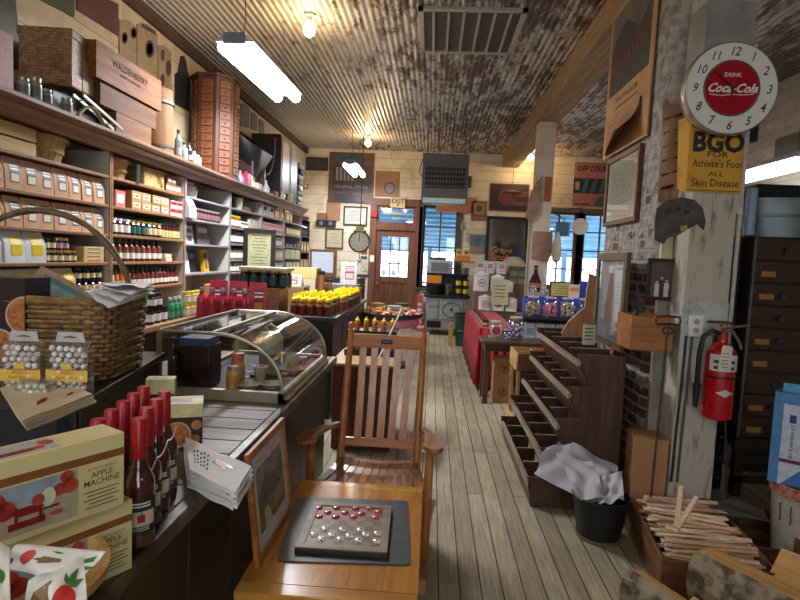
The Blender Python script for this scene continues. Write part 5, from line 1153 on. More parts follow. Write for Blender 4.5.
for k in range(9):
    x, y, a = rnd(.0,.22), -.15+k*.07, rnd(-.6,.6)
    t = thing('old_knife', 'old knife with dark handle lying in the display case', 'knife', inc(x-.02, y), a, 'old knives in the display case')
    obj('blade', MB().box(-.09,.02,-.009,.009,.0,.003), P('a8a8a4', .3, .9), t); obj('handle', MB().box(.02,.10,-.011,.011,0,.016), P(['3c2a20','6c2a24','2a2422'][k%3], .4), t, bevel=.003)
for k in range(7):
    tag(obj('paper_card', MB().box(-.05,.05,-.035,.035,0,.004+.014*(k%2)).box(-.03,.03,-.02,.02,.004+.014*(k%2),.0046+.014*(k%2),1), [P(['c8b494','b86c5c','a8a49c','d0c8b4','c07c50','9c8c7c','b8a068'][k]), P('8a5a48')], loc=inc(.0+.03*(k%3)*2+.03, .18+.045*k), rot=(0,0,rnd(-.7,.7))), ['tan','salmon','grey','ivory','orange','taupe','straw'][k]+' card lying toward the far end of the display case', 'card')
t = thing('rope_coil', 'twisted rope length lying across jars in the display case', 'rope', inc(.02, -.26)) if 0 else None
# ================================================================== TABLE, GAME, ROCKING CHAIR
oak = WOOD('c88a3c', '945e24', 'Y', .22, scale=5, stretch=9, coat=.5, bump=.05); oakx = WOOD('cc9040', '986226', 'X', .22, scale=5, stretch=9, coat=.5, bump=.05)
t = thing('game_table', 'glossy orange oak table carrying a bottle cap checkers board', 'table', (-.28, 2.05, 0))
TZ = .55
m = MB()
for k in range(5): m.box(-.285+k*.114+.0004, -.285+(k+1)*.114-.0004, -.38, .38, TZ-.03, TZ)
obj('tabletop', m, oak, t)
for s in (-1, 1): obj('breadboard_end', MB().box(-.285,.285,s*.41-.03,s*.41+.03,TZ-.03,TZ), oakx, t, bevel=.004)
for x in (-.24,.24):
    for y in (-.38,.38): obj('leg', MB().box(x-.025,x+.025,y-.025,y+.025,0,TZ-.031), oak, t, bevel=.004)
obj('apron', MB().box(-.24,.24,-.39,-.37,TZ-.11,TZ-.031).box(-.24,.24,.37,.39,TZ-.11,TZ-.031).box(-.25,-.23,-.37,.37,TZ-.11,TZ-.031).box(.23,.25,-.37,.37,TZ-.11,TZ-.031), oak, t)
# slate coloured mat
M4 = [at(277,561,Z=TZ+.004), at(411,565,Z=TZ+.004), at(408,501,Z=TZ+.004), at(297,497,Z=TZ+.004)]
pts = []
for i in range(4):
    p, a, b = M4[i].xy, M4[i-1].xy, M4[(i+1) % 4].xy
    for k in range(5): u = k/4; da = (a-p).normalized()*.02; db = (b-p).normalized()*.02; q = p+da*(1-u)**2+db*u**2; pts.append((q.x+.3, q.y-2.05))
tag(obj('game_mat', MB().prism(pts, 0, .005, ax='Z'), P('30353c', .45, scale=14, c2='262a30'), loc=(-.3, 2.05, TZ+.0005)), 'dark slate grey mat with rounded corners on the oak table', 'mat')
# board
B4 = [at(298,551,Z=TZ+.024), at(391,550,Z=TZ+.024), at(390,505,Z=TZ+.024), at(308,502,Z=TZ+.024)]
bcx = sum(p.x for p in B4)/4; bcy = sum(p.y for p in B4)/4; BW = .325; BL = .365; rzb = .03
t = thing('checkers_board', 'small framed wooden checkers board on the dark mat', 'game board', (bcx, bcy, TZ+.0062), rzb)
fr_ = WOOD('8a7a60', '5e5240', 'X', .5)
obj('board_base', MB().box(-BW/2,BW/2,-BL/2,BL/2,0,.014), P('3a2e24', .5), t)
obj('frame', MB().box(-BW/2,BW/2,-BL/2,-BL/2+.03,.0142,.02).box(-BW/2,BW/2,BL/2-.03,BL/2,.0142,.02).box(-BW/2,-BW/2+.03,-BL/2+.03,BL/2-.03,.0142,.02).box(BW/2-.03,BW/2,-BL/2+.03,BL/2-.03,.0142,.02), fr_, t, bevel=.001)
m = MB(); n = 8; sx = (BW-.06)/n; sy = (BL-.06)/n
for i in range(n):
    for j in range(n): m.box(-BW/2+.03+i*sx, -BW/2+.03+(i+1)*sx, -BL/2+.03+j*sy, -BL/2+.03+(j+1)*sy, .0142, .0165, (i+j) % 2)
obj('squares', m, [P('86694a', .45), P('6a4c34', .45)], t)
reds = [(197,228),(266,228),(343,230),(398,230),(435,245),(231,246),(300,247),(365,252),(197,263),(263,264),(336,263),(422,267)]
whs = [(220,311),(291,314),(362,317),(431,330),(175,333),(247,335),(317,339),(382,334),(206,351),(281,352),(355,358),(428,362)]
cz = TZ+.0062+.0167
def cap_mesh(ch):
    m = MB(); n = 42; vs = [(0,0,.0062)]
    for r, z, cr in ((.0085,.0062,0),(.0105,.0052,0),(.0118,.001,1),(.0122,0,1)):
        for i in range(n): a = 2*PI*i/n; q = r+(.0007*math.cos(21*a) if cr else 0); vs.append((q*math.cos(a), q*math.sin(a), z))
    fs = [(0, 1+i, 1+(i+1) % n) for i in range(n)]
    for k in range(3):
        for i in range(n): a = 1+k*n+i; b = 1+k*n+(i+1) % n; fs.append((a, a+n, b+n, b))
    m.add(vs, fs, 0)
    T = m.T; m.T = Matrix.Rotation(-PI/2, 4, 'X'); m.T = Matrix.Translation((0,0,.0064)) @ Matrix(((1,0,0,0),(0,0,1,0),(0,-1,0,0),(0,0,0,1))).inverted(); m.T = T
    m.box(-.0055,.0055,-.0035,-.0018,.0062,.0066,1).box(-.004,.005,.0,.0014,.0062,.0066,1).box(-.005,.003,.003,.0042,.0062,.0066,1)
    return m
for lst, c, ci, nm in ((reds, 'b81c24', 'e8d8d8', 'red'), (whs, 'd8d4d0', 'a03038', 'white')):
    first = None
    for k, (x, y) in enumerate(lst):
        p = at(270+x/4, 450+y/4, Z=cz+.004)
        if first is None:
            first = o_ = obj('checker_piece', cap_mesh(0), [P(c, .25, .3, var=0, coat=.5), P(ci, .4)]); tag(o_, nm+' bottle cap used as a checker on the game board', 'checker', nm+' bottle cap checkers')
            o_.scale = (1.2,1.2,1.1)
        else: o_ = first.copy(); COL.objects.link(o_)
        o_.location = (p.x, p.y, cz); o_.rotation_euler = (0,0,rnd(0,6))
# leaning framed picture
Lx, Hx = .44, .385
t = thing('leaning_picture', 'wood framed landscape print leaning against counter on the oak table', 'picture', (-.540, 1.955, TZ+.001), PI/2)
ow = WOOD('c07c48', '8c5428', 'X', .4); fwd = .028
tl_ = -.12  # lean
T_ = Matrix.Rotation(tl_, 4, 'X')
def lean(m): m.T = T_; return m
obj('frame', lean(MB()).box(-Lx/2,Lx/2,-.018,0,0,fwd).box(-Lx/2,Lx/2,-.018,0,Hx-fwd,Hx).box(-Lx/2,-Lx/2+fwd,-.018,0,fwd,Hx-fwd).box(Lx/2-fwd,Lx/2,-.018,0,fwd,Hx-fwd), ow, t, bevel=.003)
obj('mount', lean(MB()).box(-Lx/2+fwd,Lx/2-fwd,-.010,-.004,fwd,Hx-fwd), P('ccccc4', .7), t)
m = lean(MB()); w2, h0, h1 = Lx/2-.068, .082, Hx-.082
m.rect(-w2, w2, h0, h1, -.0102, 0).patch([(-w2,.20),(-.05,.26),(.08,.22),(w2,.27),(w2,.17),(-w2,.15)], -.0112, 1).patch([(-w2,h0),(w2,h0),(w2,.16),(.0,.14),(-w2,.17)], -.0120, 2)
m.patch([(-.10,h0),(-.02,h0),(-.06,.15),(-.1,.15)], -.0130, 3).rect(.02,.1,.12,.17,-.0130,4).patch([(.01,.17),(.11,.17),(.06,.20)], -.0138, 5)
obj('print', m, [P('8a8c7c', .5), P('6c7468', scale=14, var=.25), P('9a8448', scale=18, var=.3), P('c8bc98'), P('a89078'), P('6a4a3c')], t)
# ---- rocking chair
t = thing('rocking_chair', 'brown wooden slat back rocking chair behind the oak table', 'chair', (-.268, 3.0, 0), math.radians(-1))
rw_ = WOOD('c47f44', '945628', 'Z', .38, coat=.2); rwx = WOOD('c47f44', '945628', 'X', .38, coat=.2); rwy = WOOD('b07440', '7e4c26', 'Y', .35, coat=.25)
def rock(y): return .0+.09*((y-.05)/.62)**2
for s in (-1, 1):
    m = MB(); ys = [-.62+1.28*i/16 for i in range(17)]
    for i in range(16): a, b = ys[i], ys[i+1]; m.beam((s*.30-s*.03*(i/16),a,rock(a)+.022), (s*.30-s*.03*((i+1)/16),b,rock(b)+.022), .035, .042)
    obj('rocker', m, rwy, t)
    obj('front_leg', MB().path([(s*.303,-.25,rock(-.25)+.04),(s*.303,-.25,.2),(s*.303,-.25,.42),(s*.305,-.25,.60),(s*.305,-.25,.66)], [.016,.022,.024,.021,.013], 12), rw_, t)
    bp_ = [(s*.225,.13,.05),(s*.226,.15,.25),(s*.226,.19,.42),(s*.226,.27,.70),(s*.228,.38,.98),(s*.229,.44,1.13)]
    rl_ = obj('rear_post', MB().path(bp_, [.015,.021,.023,.022,.02,.018], 12), rw_, t)
    f = obj('finial', MB().lathe([(.012,0),(.018,.004),(.012,.012),(.022,.026),(.024,.038),(.018,.05),(.008,.056),(0,.057)], 14, 0, (s*.229,.442,1.128)), rw_, t)
    # arm: paddle widening at the front
    top = [(-.33,.066),(-.345,.04),(-.33,.0),(-.2,-.012),(.0,.008),(.2,.018)]; 
    out = [(s*(.27+.0), -.35),(s*(.25), -.33),(s*.262,-.2),(s*.25,.0),(s*.235,.22),(s*.262,.24),(s*.29,.0),(s*.325,-.18),(s*.345,-.30),(s*.33,-.36),(s*.295,-.375)]
    m = MB(); n = len(out); zf = lambda y: .668-.085*max(0,(y+.36))/.6+ (.012*math.sin((y+.36)*5))
    out = [(x+s*.022*(y < .1), y) for x, y in out]; vs = [(x, y, zf(y)+.018) for x, y in out]+[(x, y, zf(y)-.006) for x, y in out]
    fs = [tuple(range(n)), tuple(range(2*n-1, n-1, -1))]+[(i, (i+1) % n, (i+1) % n+n, i+n) for i in range(n)]
    m.add(vs, fs); obj('armrest', m, rwy, t, bevel=.006)
    for z in (.15,.29): obj('side_stretcher', MB().path([(s*.302,-.25,z),(s*.258,-.04,z+.005),(s*.227,.14,z+.01)], [.009,.013,.009], 8), rwy, t)
    obj('seat_rail', MB().beam((s*.29,-.27,.395),(s*.232,.19,.365),.028,.045), rwy, t, bevel=.004)
for z in (.16,.30): obj('front_stretcher', MB().path([(-.303,-.25,z),(0,-.25,z),(.303,-.25,z)], [.009,.014,.009], 8), rwx, t)
for z in (.2,): obj('rear_stretcher', MB().path([(-.226,.145,z),(0,.145,z),(.226,.145,z)], [.009,.014,.009], 8), rwx, t)
obj('front_rail', MB().beam((-.29,-.26,.385),(.29,-.26,.385),.02,.05), rwx, t, bevel=.003)
obj('rear_rail', MB().beam((-.225,.185,.355),(.225,.185,.355),.02,.04), rwx, t, bevel=.003)
nS = 11
for k in range(nS):
    u = (k+.5)/nS-.5; m = MB(); dip = .022*(1-(2*u)**2)
    pr = [(-.30,-.018),(-.285,.0),(-.24,.008),(-.12,-.008),(.0,-.022),(.1,-.022),(.19,-.004)]
    for i in range(len(pr)-1):
        (y0_, z0_), (y1_, z1_) = pr[i], pr[i+1]; wd = lambda y: .57-.10*(y+.3)/.5
        m.beam((u*wd(y0_), y0_, .432+z0_-dip-.03*(y0_+.3)), (u*wd(y1_), y1_+.002, .432+z1_-dip-.03*(y1_+.3)), .046-.006*(i/6), .011)
    obj('seat_slat', m, rwy, t)
def backp(u, h):   # u -1..1 across, h 0..1 up the back
    y = .20+(.42-.20)*h**1.15; z = .47+(1.10-.47)*h; return (u*(.205+.006*h), y+.03*(1-u*u)*0, z)
for (h0, h1, nm) in ((.0,.075,'lower_rail'),(.895,1.02,'crest_rail')):
    m = MB(); pts0 = []
    vs = []; n = 12
    for i in range(n+1):
        u = -1+2*i/n
        for h in (h0, h1):
            x, y, z = backp(u*1.06, h); c = .012*(1-u*u)
            vs += [(x, y+c, z), (x, y+c+.02, z)]
    fs = []
    for i in range(n):
        a = 4*i; b = a+4
        fs += [(a,b,b+2,a+2),(a+1,a+3,b+3,b+1),(a+2,b+2,b+3,a+3),(a,a+1,b+1,b)]
    fs += [(0,2,3,1),(4*n,4*n+1,4*n+3,4*n+2)]
    m.add(vs, fs); obj(nm, m, rwx, t, bevel=.003)
for k in range(5):
    u = (-.70,-.35,0,.35,.70)[k]; m = MB()
    for i in range(8):
        a, b = .06+.85*i/8, .06+.85*(i+1)/8+.003
        bow = lambda h: -.018*math.sin(PI*h)
        p, q = Vector(backp(u*(.93+.07*a), a)), Vector(backp(u*(.93+.07*b), b)); c = .012*(1-u*u)+.01
        p.y += bow(a)*-1+c; q.y += bow(b)*-1+c
        m.beam(p, q, .043, .011, up=(0,1,0))
    obj('back_slat', m, rw_, t)
x, y, z = backp(0, .955)
obj('name_plate', MB().box(-.035,.035,y+.003,y+.009,z-.012,z+.016).rect(-.024,.024,z-.001,z+.006,y+.003,1), [P('1c2430', .3), P('6a7890')], t)
# ================================================================== MIDDLE OF THE SHOP
# black counter with honey bottles
t = thing('black_counter', 'black wooden counter carrying rows of honey bottles', 'counter', (-1.32, 6.45, 0))
bkc = WOOD('25272c', '17181b', 'Z', .4)
obj('counter_top', MB().box(-.43,.43,-1.25,1.2,.965,1.0), P('3c3836', .35, scale=5), t, bevel=.004)
obj('counter_body', MB().box(-.38,.38,-1.2,1.15,.0,.964), bkc, t)
for k in range(4): obj('side_panel', MB().box(.381,.39,-1.18+k*.585,-.63+k*.585,.08,.92), P('1c1e22', .35), t, bevel=.004)
obj('end_panel', MB().box(-.34,.34,-1.21,-1.2,.08,.92), P('1c1e22', .35), t, bevel=.004)
def honey(h=.19, r=.034, body='8a4412'):
    hb = h*.74
    return MB().lathe([(0,0,0),(r,0,0),(r*1.03,hb*.25,0),(r*.92,hb*.45,0),(r*1.03,hb*.6,0),(r,hb*.62,2),(r*.98,hb*.76,2),(r*.9,hb*.8,0),(r*.7,hb*.9,0),(r*.78,hb*.9,1),(r*.78,hb+h*.05,1),(r*.42,hb+h*.10,1),(r*.22,h,1),(0,h,1)], 12), [P(body, **gl), P('f0cc10', .35, var=0), P('8a5a34', .5)]
yl_h = [honey(.205,.035,'5a2410'), honey(.195,.034,'7c3a14'), honey(.205,.036,'301618')]
def block(name, mesh, nx, ny, x0, y0, dx, dy, z, label, cat, group):
    f = None
    for j in range(ny):
        for i in range(nx):
            if f is None: f = o_ = obj(name, *mesh); tag(o_, label, cat, group)
            else: o_ = f.copy(); COL.objects.link(o_)
            o_.location = (x0+dx*i+rnd(-.004,.004), y0+dy*j+rnd(-.004,.004), z); o_.rotation_euler = (0,0,rnd(-.4,.4))
block('honey_bottle', yl_h[0], 5, 7, -1.32, 5.30, .082, .09, 1.001, 'dark honey bottle with pointed yellow cap in the block nearest the camera on black counter', 'bottle', 'dark honey bottles with yellow caps')
block('honey_bottle', yl_h[1], 5, 4, -1.30, 5.95, .085, .09, 1.001, 'amber honey bottle with yellow cap in the middle block on black counter', 'bottle', 'amber honey bottles with yellow caps')
block('honey_bottle', yl_h[2], 3, 8, -1.11, 6.34, .085, .1, 1.001, 'very dark syrup bottle with yellow cap in the far block on black counter', 'bottle', 'dark syrup bottles with yellow caps')
for k in range(3):
    o_ = obj('honey_jar', MB().lathe([(0,0,0),(.045,0,0),(.048,.14,0),(.04,.15,0),(.042,.15,1),(.042,.17,1),(0,.17,1)], 14), [P('c07820', **gl), P('c8a048', .3, .6)], loc=(-.99+.0*k, 7.22+.12*k, 1.001)); tag(o_, 'round amber honey jar at far end of black counter', 'jar', 'round amber jars at far end')
# crates and sauce jars left of the honey
wc = WOOD('946848','66452e','X',.5)
plank_crate('brown wooden tray lowest under dark sauce jars near the honey bottles', (-1.62, 5.46, 1.001), .30, .34, .075, 0, wc)
plank_crate('brown wooden tray in middle under dark sauce jars near honey bottles', (-1.62, 5.46, 1.078), .30, .34, .075, 0, wc)
plank_crate('brown wooden tray topmost under dark sauce jars near honey bottles', (-1.62, 5.46, 1.155), .30, .34, .075, 0, wc)
tag(obj('tray_lid', MB().box(-.24,.16,-.17,.17,0,.012), wc, loc=(-1.64, 5.46, 1.232)), 'flat brown board carrying dark sauce jars beside honey bottles', 'board')
block('sauce_jar', jar_mesh(P('1c1414', **gl), P('c8b890', .4), P('24505c', .5), .047, .17, .02, (.15,.75)), 5, 2, -1.845, 5.38, .098, .12, 1.245, 'dark jar with blue green label and cream lid on the brown trays', 'jar', 'blue labelled jars on brown trays')
tag(obj('jar_tray', MB().box(-.26,.22,-.14,.14,0,.03), P('b8a888', .5), loc=(-1.62, 5.44, 1.4165), bevel=.004), 'pale shallow tray resting on top of blue labelled jars', 'tray')
def simple_box(name, label, cat, x0, x1, y0, y1, z0, z1, c, ex=None, mats=(), bevel=.003, group=None):
    cx, cy = (x0+x1)/2, (y0+y1)/2; m = MB().box(x0-cx,x1-cx,y0-cy,y1-cy,0,z1-z0)
    if ex: ex(x1-x0, z1-z0, y0-cy, m)
    o_ = obj(name, m, [c if not isinstance(c, str) else P(c, .6, scale=6, var=.05), *mats], loc=(cx, cy, z0), bevel=bevel); tag(o_, label, cat, group); return o_
p1, p2 = at(295,273,Y=6.9), at(322,256,Y=6.9)
simple_box('yellow_crate', 'pale yellow carton beyond the honey bottles, upper one', 'box', -1.78, -1.43, 6.8, 7.1, 1.29, 1.42, 'c8b878')
simple_box('yellow_crate', 'cream carton beyond honey bottles, under the yellow one', 'box', -1.76, -1.44, 6.8, 7.1, 1.001, 1.289, 'c8bc94', ex=lambda w,h,y,m: m.disc(.04,y,1,.06,h*.6), mats=[P('7888a0')])
tag(obj('white_bag', bag_mesh(P('d8d4d0', .4), redm, P('d8d4d0'), .30, .14, .16)[0], bag_mesh(P('d8d4d0', .4), redm, P('d8d4d0'))[1], loc=(-1.70, 6.6, 1.20)), 'white bag with red print lying before the yellow carton', 'bag')
simple_box('carton', 'low brown carton under the white bag beyond the trays', 'box', -1.8, -1.5, 6.45, 6.72, 1.001, 1.198, '8a6848')
for k, x in enumerate((-1.36, -1.30)):
    o_ = obj('dark_candle', MB().lathe([(0,0,0),(.035,0,0),(.035,.22 if k == 0 else .16,0),(.037,.22 if k == 0 else .16,1),(.037,.25 if k == 0 else .18,1),(0,.25 if k == 0 else .18,1)], 12), [P('a05c30', .3), blackm], loc=(x-.02, 6.9+.2*k, 1.001)); o_.scale = (1,1,1.55); tag(o_, ['tall orange bottle with black cap beside the yellow carton', 'shorter orange bottle with black cap beside the white board'][k], 'bottle')
x, z, w, h = wr(310,249,336,277,Y=8.2)
t = thing('white_board', 'white sheet in a brown wooden frame standing on far counter end', 'board', (x, 8.2, z))
obj('frame', MB().box(-w/2,w/2,0,.04,0,.06).box(-w/2,w/2,0,.04,h-.03,h).box(-w/2,-w/2+.03,0,.04,.06,h-.03).box(w/2-.05,w/2,0,.04,.06,h-.03), WOOD('8a5c3c','5c3a24','X'), t)
obj('white_sheet', MB().box(-w/2+.03,w/2-.05,.01,.03,.06,h-.03), P('d4dcec', .5, var=0), t)
simple_box('side_cabinet', 'dark cabinet standing behind the black counter', 'cabinet', -1.95, -1.05, 8.0, 8.7, 0, z, '3a3230')
for k, (x0_, x1_, z0_, z1_, c) in enumerate(((-1.5,-.96,1.001,1.16,'6c7474'),(-1.46,-.98,1.161,1.21,'8a9090'))):
    simple_box('grey_tin_box', ['grey metal cash box at far end of black counter, lower', 'flat grey metal lid box on top of grey cash box'][k], 'box', x0_, x1_, 7.3 if k else 7.28, 7.6, z0_+.0, z1_, P(c, .35, .4))
tag(obj('red_white_bag', bag_mesh(P('d8d0cc', .4), redm, P('d8d0cc'), .22, .30, .12)[0], bag_mesh(P('d8d0cc', .4), redm, P('d8d0cc'))[1], loc=(-1.12, 7.45, 1.2105)), 'red and white striped bag standing near the scale pan', 'bag')
# menu stand
t = thing('menu_stand', 'dark framed price list on a stand behind the display case', 'sign', (-1.9, 6.0, ZWT), .12)
x, z, w, h = wr(244,228,274,279,Y=6.0); zz = z-ZWT
obj('frame', MB().box(-w/2,w/2,-.02,.02,zz,zz+.05).box(-w/2,w/2,-.02,.02,zz+h-.05,zz+h).box(-w/2,-w/2+.05,-.02,.02,zz+.05,zz+h-.05).box(w/2-.05,w/2,-.02,.02,zz+.05,zz+h-.05), P('241814', .35), t, bevel=.004)
m = MB().box(-w/2+.05,w/2-.05,-.005,.01,zz+.05,zz+h-.05)
for k in range(13): q = rnd(.4,.9)*(w/2-.07); m.rect(-q, q, zz+.09+k*.034, zz+.098+k*.034, -.005, 1)
obj('price_sheet', m, [P('b4b48c', .5), P('6e6c50')], t)
obj('stand_post', MB().cyl(.012, 0, zz, 10).cyl(.09, 0, .012, 20), P('2c2826', .4), t)
# red bottles, red bags and orange boxes on the worktop and a dark side table
t = thing('side_table', 'dark low side table behind the display case holding red bottles', 'table', (-1.88, 5.35, 0))
obj('tabletop', MB().box(-.26,.40,-.54,-.16,.92,.95), WOOD('5a4434','36281e','Y',.4), t, bevel=.003)
for x_ in (-.17,.36):
    for y_ in (-.48,-.2): obj('leg', MB().box(x_-.025,x_+.025,y_-.025,y_+.025,0,.919), P('3a2c22'), t)
rb = bottle_mesh(P('9c1c34', .2, coat=.5), P('b0b0c0', .3, .7), P('b02c44', .4), .043, .30, .25, (.1,.35))
rows_y = [(-2.06, 4.87), (-1.96, 4.87), (-1.86, 4.87), (-1.76, 4.88), (-1.67, 4.89), (-2.10, 4.97), (-2.01, 4.97), (-1.91, 4.97), (-1.81, 4.97), (-1.71, 4.98)]
f = None
for x_, y_ in rows_y:
    if f is None: f = o_ = obj('red_bottle', *rb); tag(o_, 'crimson glass bottle with silver cap behind display case', 'bottle', 'crimson bottles behind the display case')
    else: o_ = f.copy(); COL.objects.link(o_)
    o_.location = (x_, y_, .9505)
for k, (x_, y_) in enumerate(((-2.0,5.12),(-1.81,5.12),(-1.60,5.05))):
    o_ = obj('red_gift_bag', bag_mesh(P('9c1c34', .35), P('7c1428'), P('c88838'), .17, .36, .09)[0], bag_mesh(P('9c1c34', .35), P('7c1428'), P('c88838'))[1], loc=(x_, y_, .9505), rot=(0,0,.15)); tag(o_, ['deep red gift bag behind crimson bottles, left one', 'deep red gift bag behind crimson bottles, middle one', 'deep red gift bag with gold mark, right of crimson bottles'][k], 'bag')
for k in range(4):
    simple_box('orange_box', ['orange carton on worktop left of crimson bottles, lower nearer one', 'orange carton on worktop left of crimson bottles, lower farther one', 'peach carton on worktop stacked nearer', 'peach carton on worktop stacked farther'][k], 'box', -2.27, -2.15, 5.42+.17*(k%2), 5.57+.17*(k%2), ZWT+.131*(k//2), ZWT+.13+.131*(k//2), ['b86428','c87840','d89468','d8a078'][k])
# candy table, stepped honey stand
t = thing('round_candy_table', 'round dark table heaped with wrapped candies near the door', 'table', (-.58, 8.1, 0))
obj('pedestal', MB().lathe([(0,0),(.3,0),(.3,.04),(.12,.1),(.1,.5),(.3,.74),(0,.74)], 20), P('4a2c26', .4), t)
obj('tray', MB().lathe([(0,.741),(.46,.741),(.48,.80),(.46,.80),(.44,.76),(0,.76)], 32), P('3a3436', .35), t)
obj('cloth_skirt', MB().lathe([(.40,.60),(.43,.68),(.42,.735),(.41,.735),(.41,.68),(.38,.60),(.40,.60)], 28), P('b86c7c', .8), t)
m = MB(); cc = ['c83040','e8e0d8','e0c030','d88898','3c7c50','e09040']
random.seed(3)
for k in range(420):
    a = rnd(0,2*PI); r = .43*math.sqrt(rnd(0,1)); z = .775+.09*(1-(r/.46)**2)+rnd(-.01,.02); m.cb(r*math.cos(a), r*math.sin(a), z, .05, .025, .02, random.randrange(6), rz=rnd(0,3), rx=rnd(-.5,.5))
cn_ = obj('wrapped_candies', m, [P(c, .35, var=0) for c in cc], loc=(-.58, 8.1, 0)); tag(cn_, 'heap of small wrapped candies of many colours on round table', 'candy', kind='stuff')
for k, (x_, y_, c, l) in enumerate(((-.78,8.15,'c8b430','yellow'),(-.42,8.3,'2c6a48','green'),(-.5,7.82,'d8d0c8','white'))):
    tag(obj('candy_bowl', MB().lathe([(0,0),(.06,0),(.1,.05),(.09,.05),(.0,.04)], 16), P(c, .4), loc=(x_, y_, .865)), l+' bowl sitting among the wrapped candies', 'bowl')
# brown cabinet behind the rocking chair with small stepped honey display
t = thing('display_cabinet', 'reddish brown wooden cabinet directly behind the rocking chair', 'cabinet', (-.50, 4.75, 0))
rbw = WOOD('6e3c2c','4a261c','Z',.45)
obj('carcass', MB().box(-.27,.22,-.3,.35,0,.70), rbw, t, bevel=.005)
obj('round_top', MB().prism([(-.30,-.33),(.25,-.33),(.25,.38),(-.30,.38)], .70, .725, ax='Z'), WOOD('b09068','80643f','X',.5), t, bevel=.008)
for k in range(3): obj('front_board', MB().box(-.25+k*.155,-.105+k*.155,-.312,-.301,.04,.67), rbw, t, bevel=.003)
t = thing('stepped_stand', 'black stepped stand holding two rows of small honey bears', 'stand', (-.50, 4.9, .7255))
obj('step', MB().box(-.24,.2,-.1,.05,0,.05), blackm, t); obj('step', MB().box(-.24,.2,.051,.26,0,.20), blackm, t)
hb_ = honey(.12, .026, 'b0701c')
block('honey_bear', hb_, 6, 1, -.70, 4.86, .075, .1, .7765, 'small honey bear with yellow cap on lower step behind the chair', 'bottle', 'honey bears on lower step')
block('honey_bear', hb_, 5, 1, -.66, 5.02, .08, .1, .9265, 'small honey bear with yellow cap on the top step behind the chair', 'bottle', 'honey bears on top step')
tag(obj('white_spear', MB().beam((0,0,0),(.18,.1,.45),.02,.01), P('c8c0b0'), loc=(-.42, 4.60, .726)), 'pale thin strip leaning beside the honey bears', 'strip')
# ---- cast iron stove
SX, SY = .33, 11.7
t = thing('cast_iron_stove', 'grey and black cast iron kitchen range under the far window', 'stove', (SX, SY, 0))
gy_ = P('a4a6a4', .4, .1, scale=6); bi = P('1c1d20', .35, .3)
obj('stove_body', MB().box(-.42,.42,-.02,.5,.12,.80), gy_, t, bevel=.012)
obj('cooktop', MB().box(-.48,.48,-.08,.54,.80,.86), bi, t, bevel=.012)
for x_ in (-.36,.36):
    for y_ in (.02,.44): obj('leg', MB().lathe([(0,0),(.05,0),(.025,.03),(.03,.08),(.05,.12),(0,.12)], 10, 0, (x_, y_, 0)), gy_, t)
d = obj('oven_door', MB().box(-.14,.36,-.05,-.02,.34,.76), gy_, t, bevel=.015)
m = MB().path([(.11+.20*math.cos(a)*(1 if abs(math.cos(a))>.5 else 1), -.055, .55+.15*math.sin(a)) for a in [2*PI*i/24 for i in range(24)]], .008, 6, closed=True).lathe([(0,-.0),(.03,0),(.025,.015),(0,.018)], 16, 0, (.11,-.05,.55), 'Y')
obj('oven_door_moulding', m, P('5a5c5c', .4, .5), d)
for z0_, z1_ in ((.60,.76),(.34,.57)): obj('fire_door', MB().box(-.40,-.17,-.045,-.02,z0_,z1_), gy_, t, bevel=.01)
obj('ash_drawer', MB().box(-.40,-.10,-.04,-.02,.16,.30), bi, t, bevel=.008); obj('lower_panel', MB().box(-.06,.38,-.035,-.02,.16,.30), gy_, t, bevel=.008)
obj('back_splash', MB().box(-.44,.44,.40,.46,.86,1.28), bi, t)
obj('warming_shelf', MB().box(-.46,.46,.12,.50,1.27,1.30), bi, t, bevel=.006)
obj('warming_closet', MB().box(-.44,.10,.16,.5,1.30,1.58), gy_, t, bevel=.012)
obj('warming_door', MB().box(-.36,.0,.148,.16,1.35,1.53), P('74767a', .4, .4), t, bevel=.008)
tag(obj('enamel_pot', MB().lathe([(0,0),(.13,0),(.15,.03),(.15,.2),(.16,.2),(.16,.215),(0,.23)], 18), bi, loc=(SX-.22, SY+.1, .862)), 'black pot on left of the stove top', 'pot')
tag(obj('steel_bucket', MB().lathe([(0,0),(.07,0),(.1,.22),(.09,.22),(.06,.01),(0,.01)], 16), P('a8a8a8', .25, .9), loc=(SX+.02, SY+.08, .862)), 'shiny metal bucket in middle of stove top', 'bucket')
row('coffee_can', (MB().lathe([(0,0,0),(.06,0,0),(.06,.04,0),(.0605,.05,1),(.0605,.13,1),(.06,.14,0),(.06,.17,0),(0,.17,0)], 12), [blackm, P('d8c420', .4)]), 4, 0, 1, 0, 'black and yellow can on right side of stove top', 'can', 'black and yellow cans on the stove')
cs = [o_ for o_ in COL.objects if o_.name.startswith('coffee_can')]
for k, o_ in enumerate(cs): o_.location = (SX+.24+.15*(k%2), SY+.1, .862+.1705*(k//2))
for k, (x_, z_, c, w_, h_) in enumerate(((SX-.28, 1.078, 'd88c24', .3, .16),)):
    simple_box('orange_box', 'small orange packet box on top of the black stove pot', 'box', x_-w_/2, x_+w_/2, SY+.05, SY+.15, z_+.016, z_+.016+h_, c)
simple_box('black_box', 'black box on warming shelf beside the closet of stove', 'box', SX+.14, SX+.27, SY+.2, SY+.36, 1.301, 1.50, '1c1c20')
o_ = tag(obj('tin_basin', MB().lathe([(0,0),(.08,0),(.11,.14),(.10,.14),(0,.06)], 16), P('989a98', .3, .7), loc=(SX+.40-.04, SY+.25, 1.301)), 'grey basin with yellow contents on stove warming shelf', 'basin')
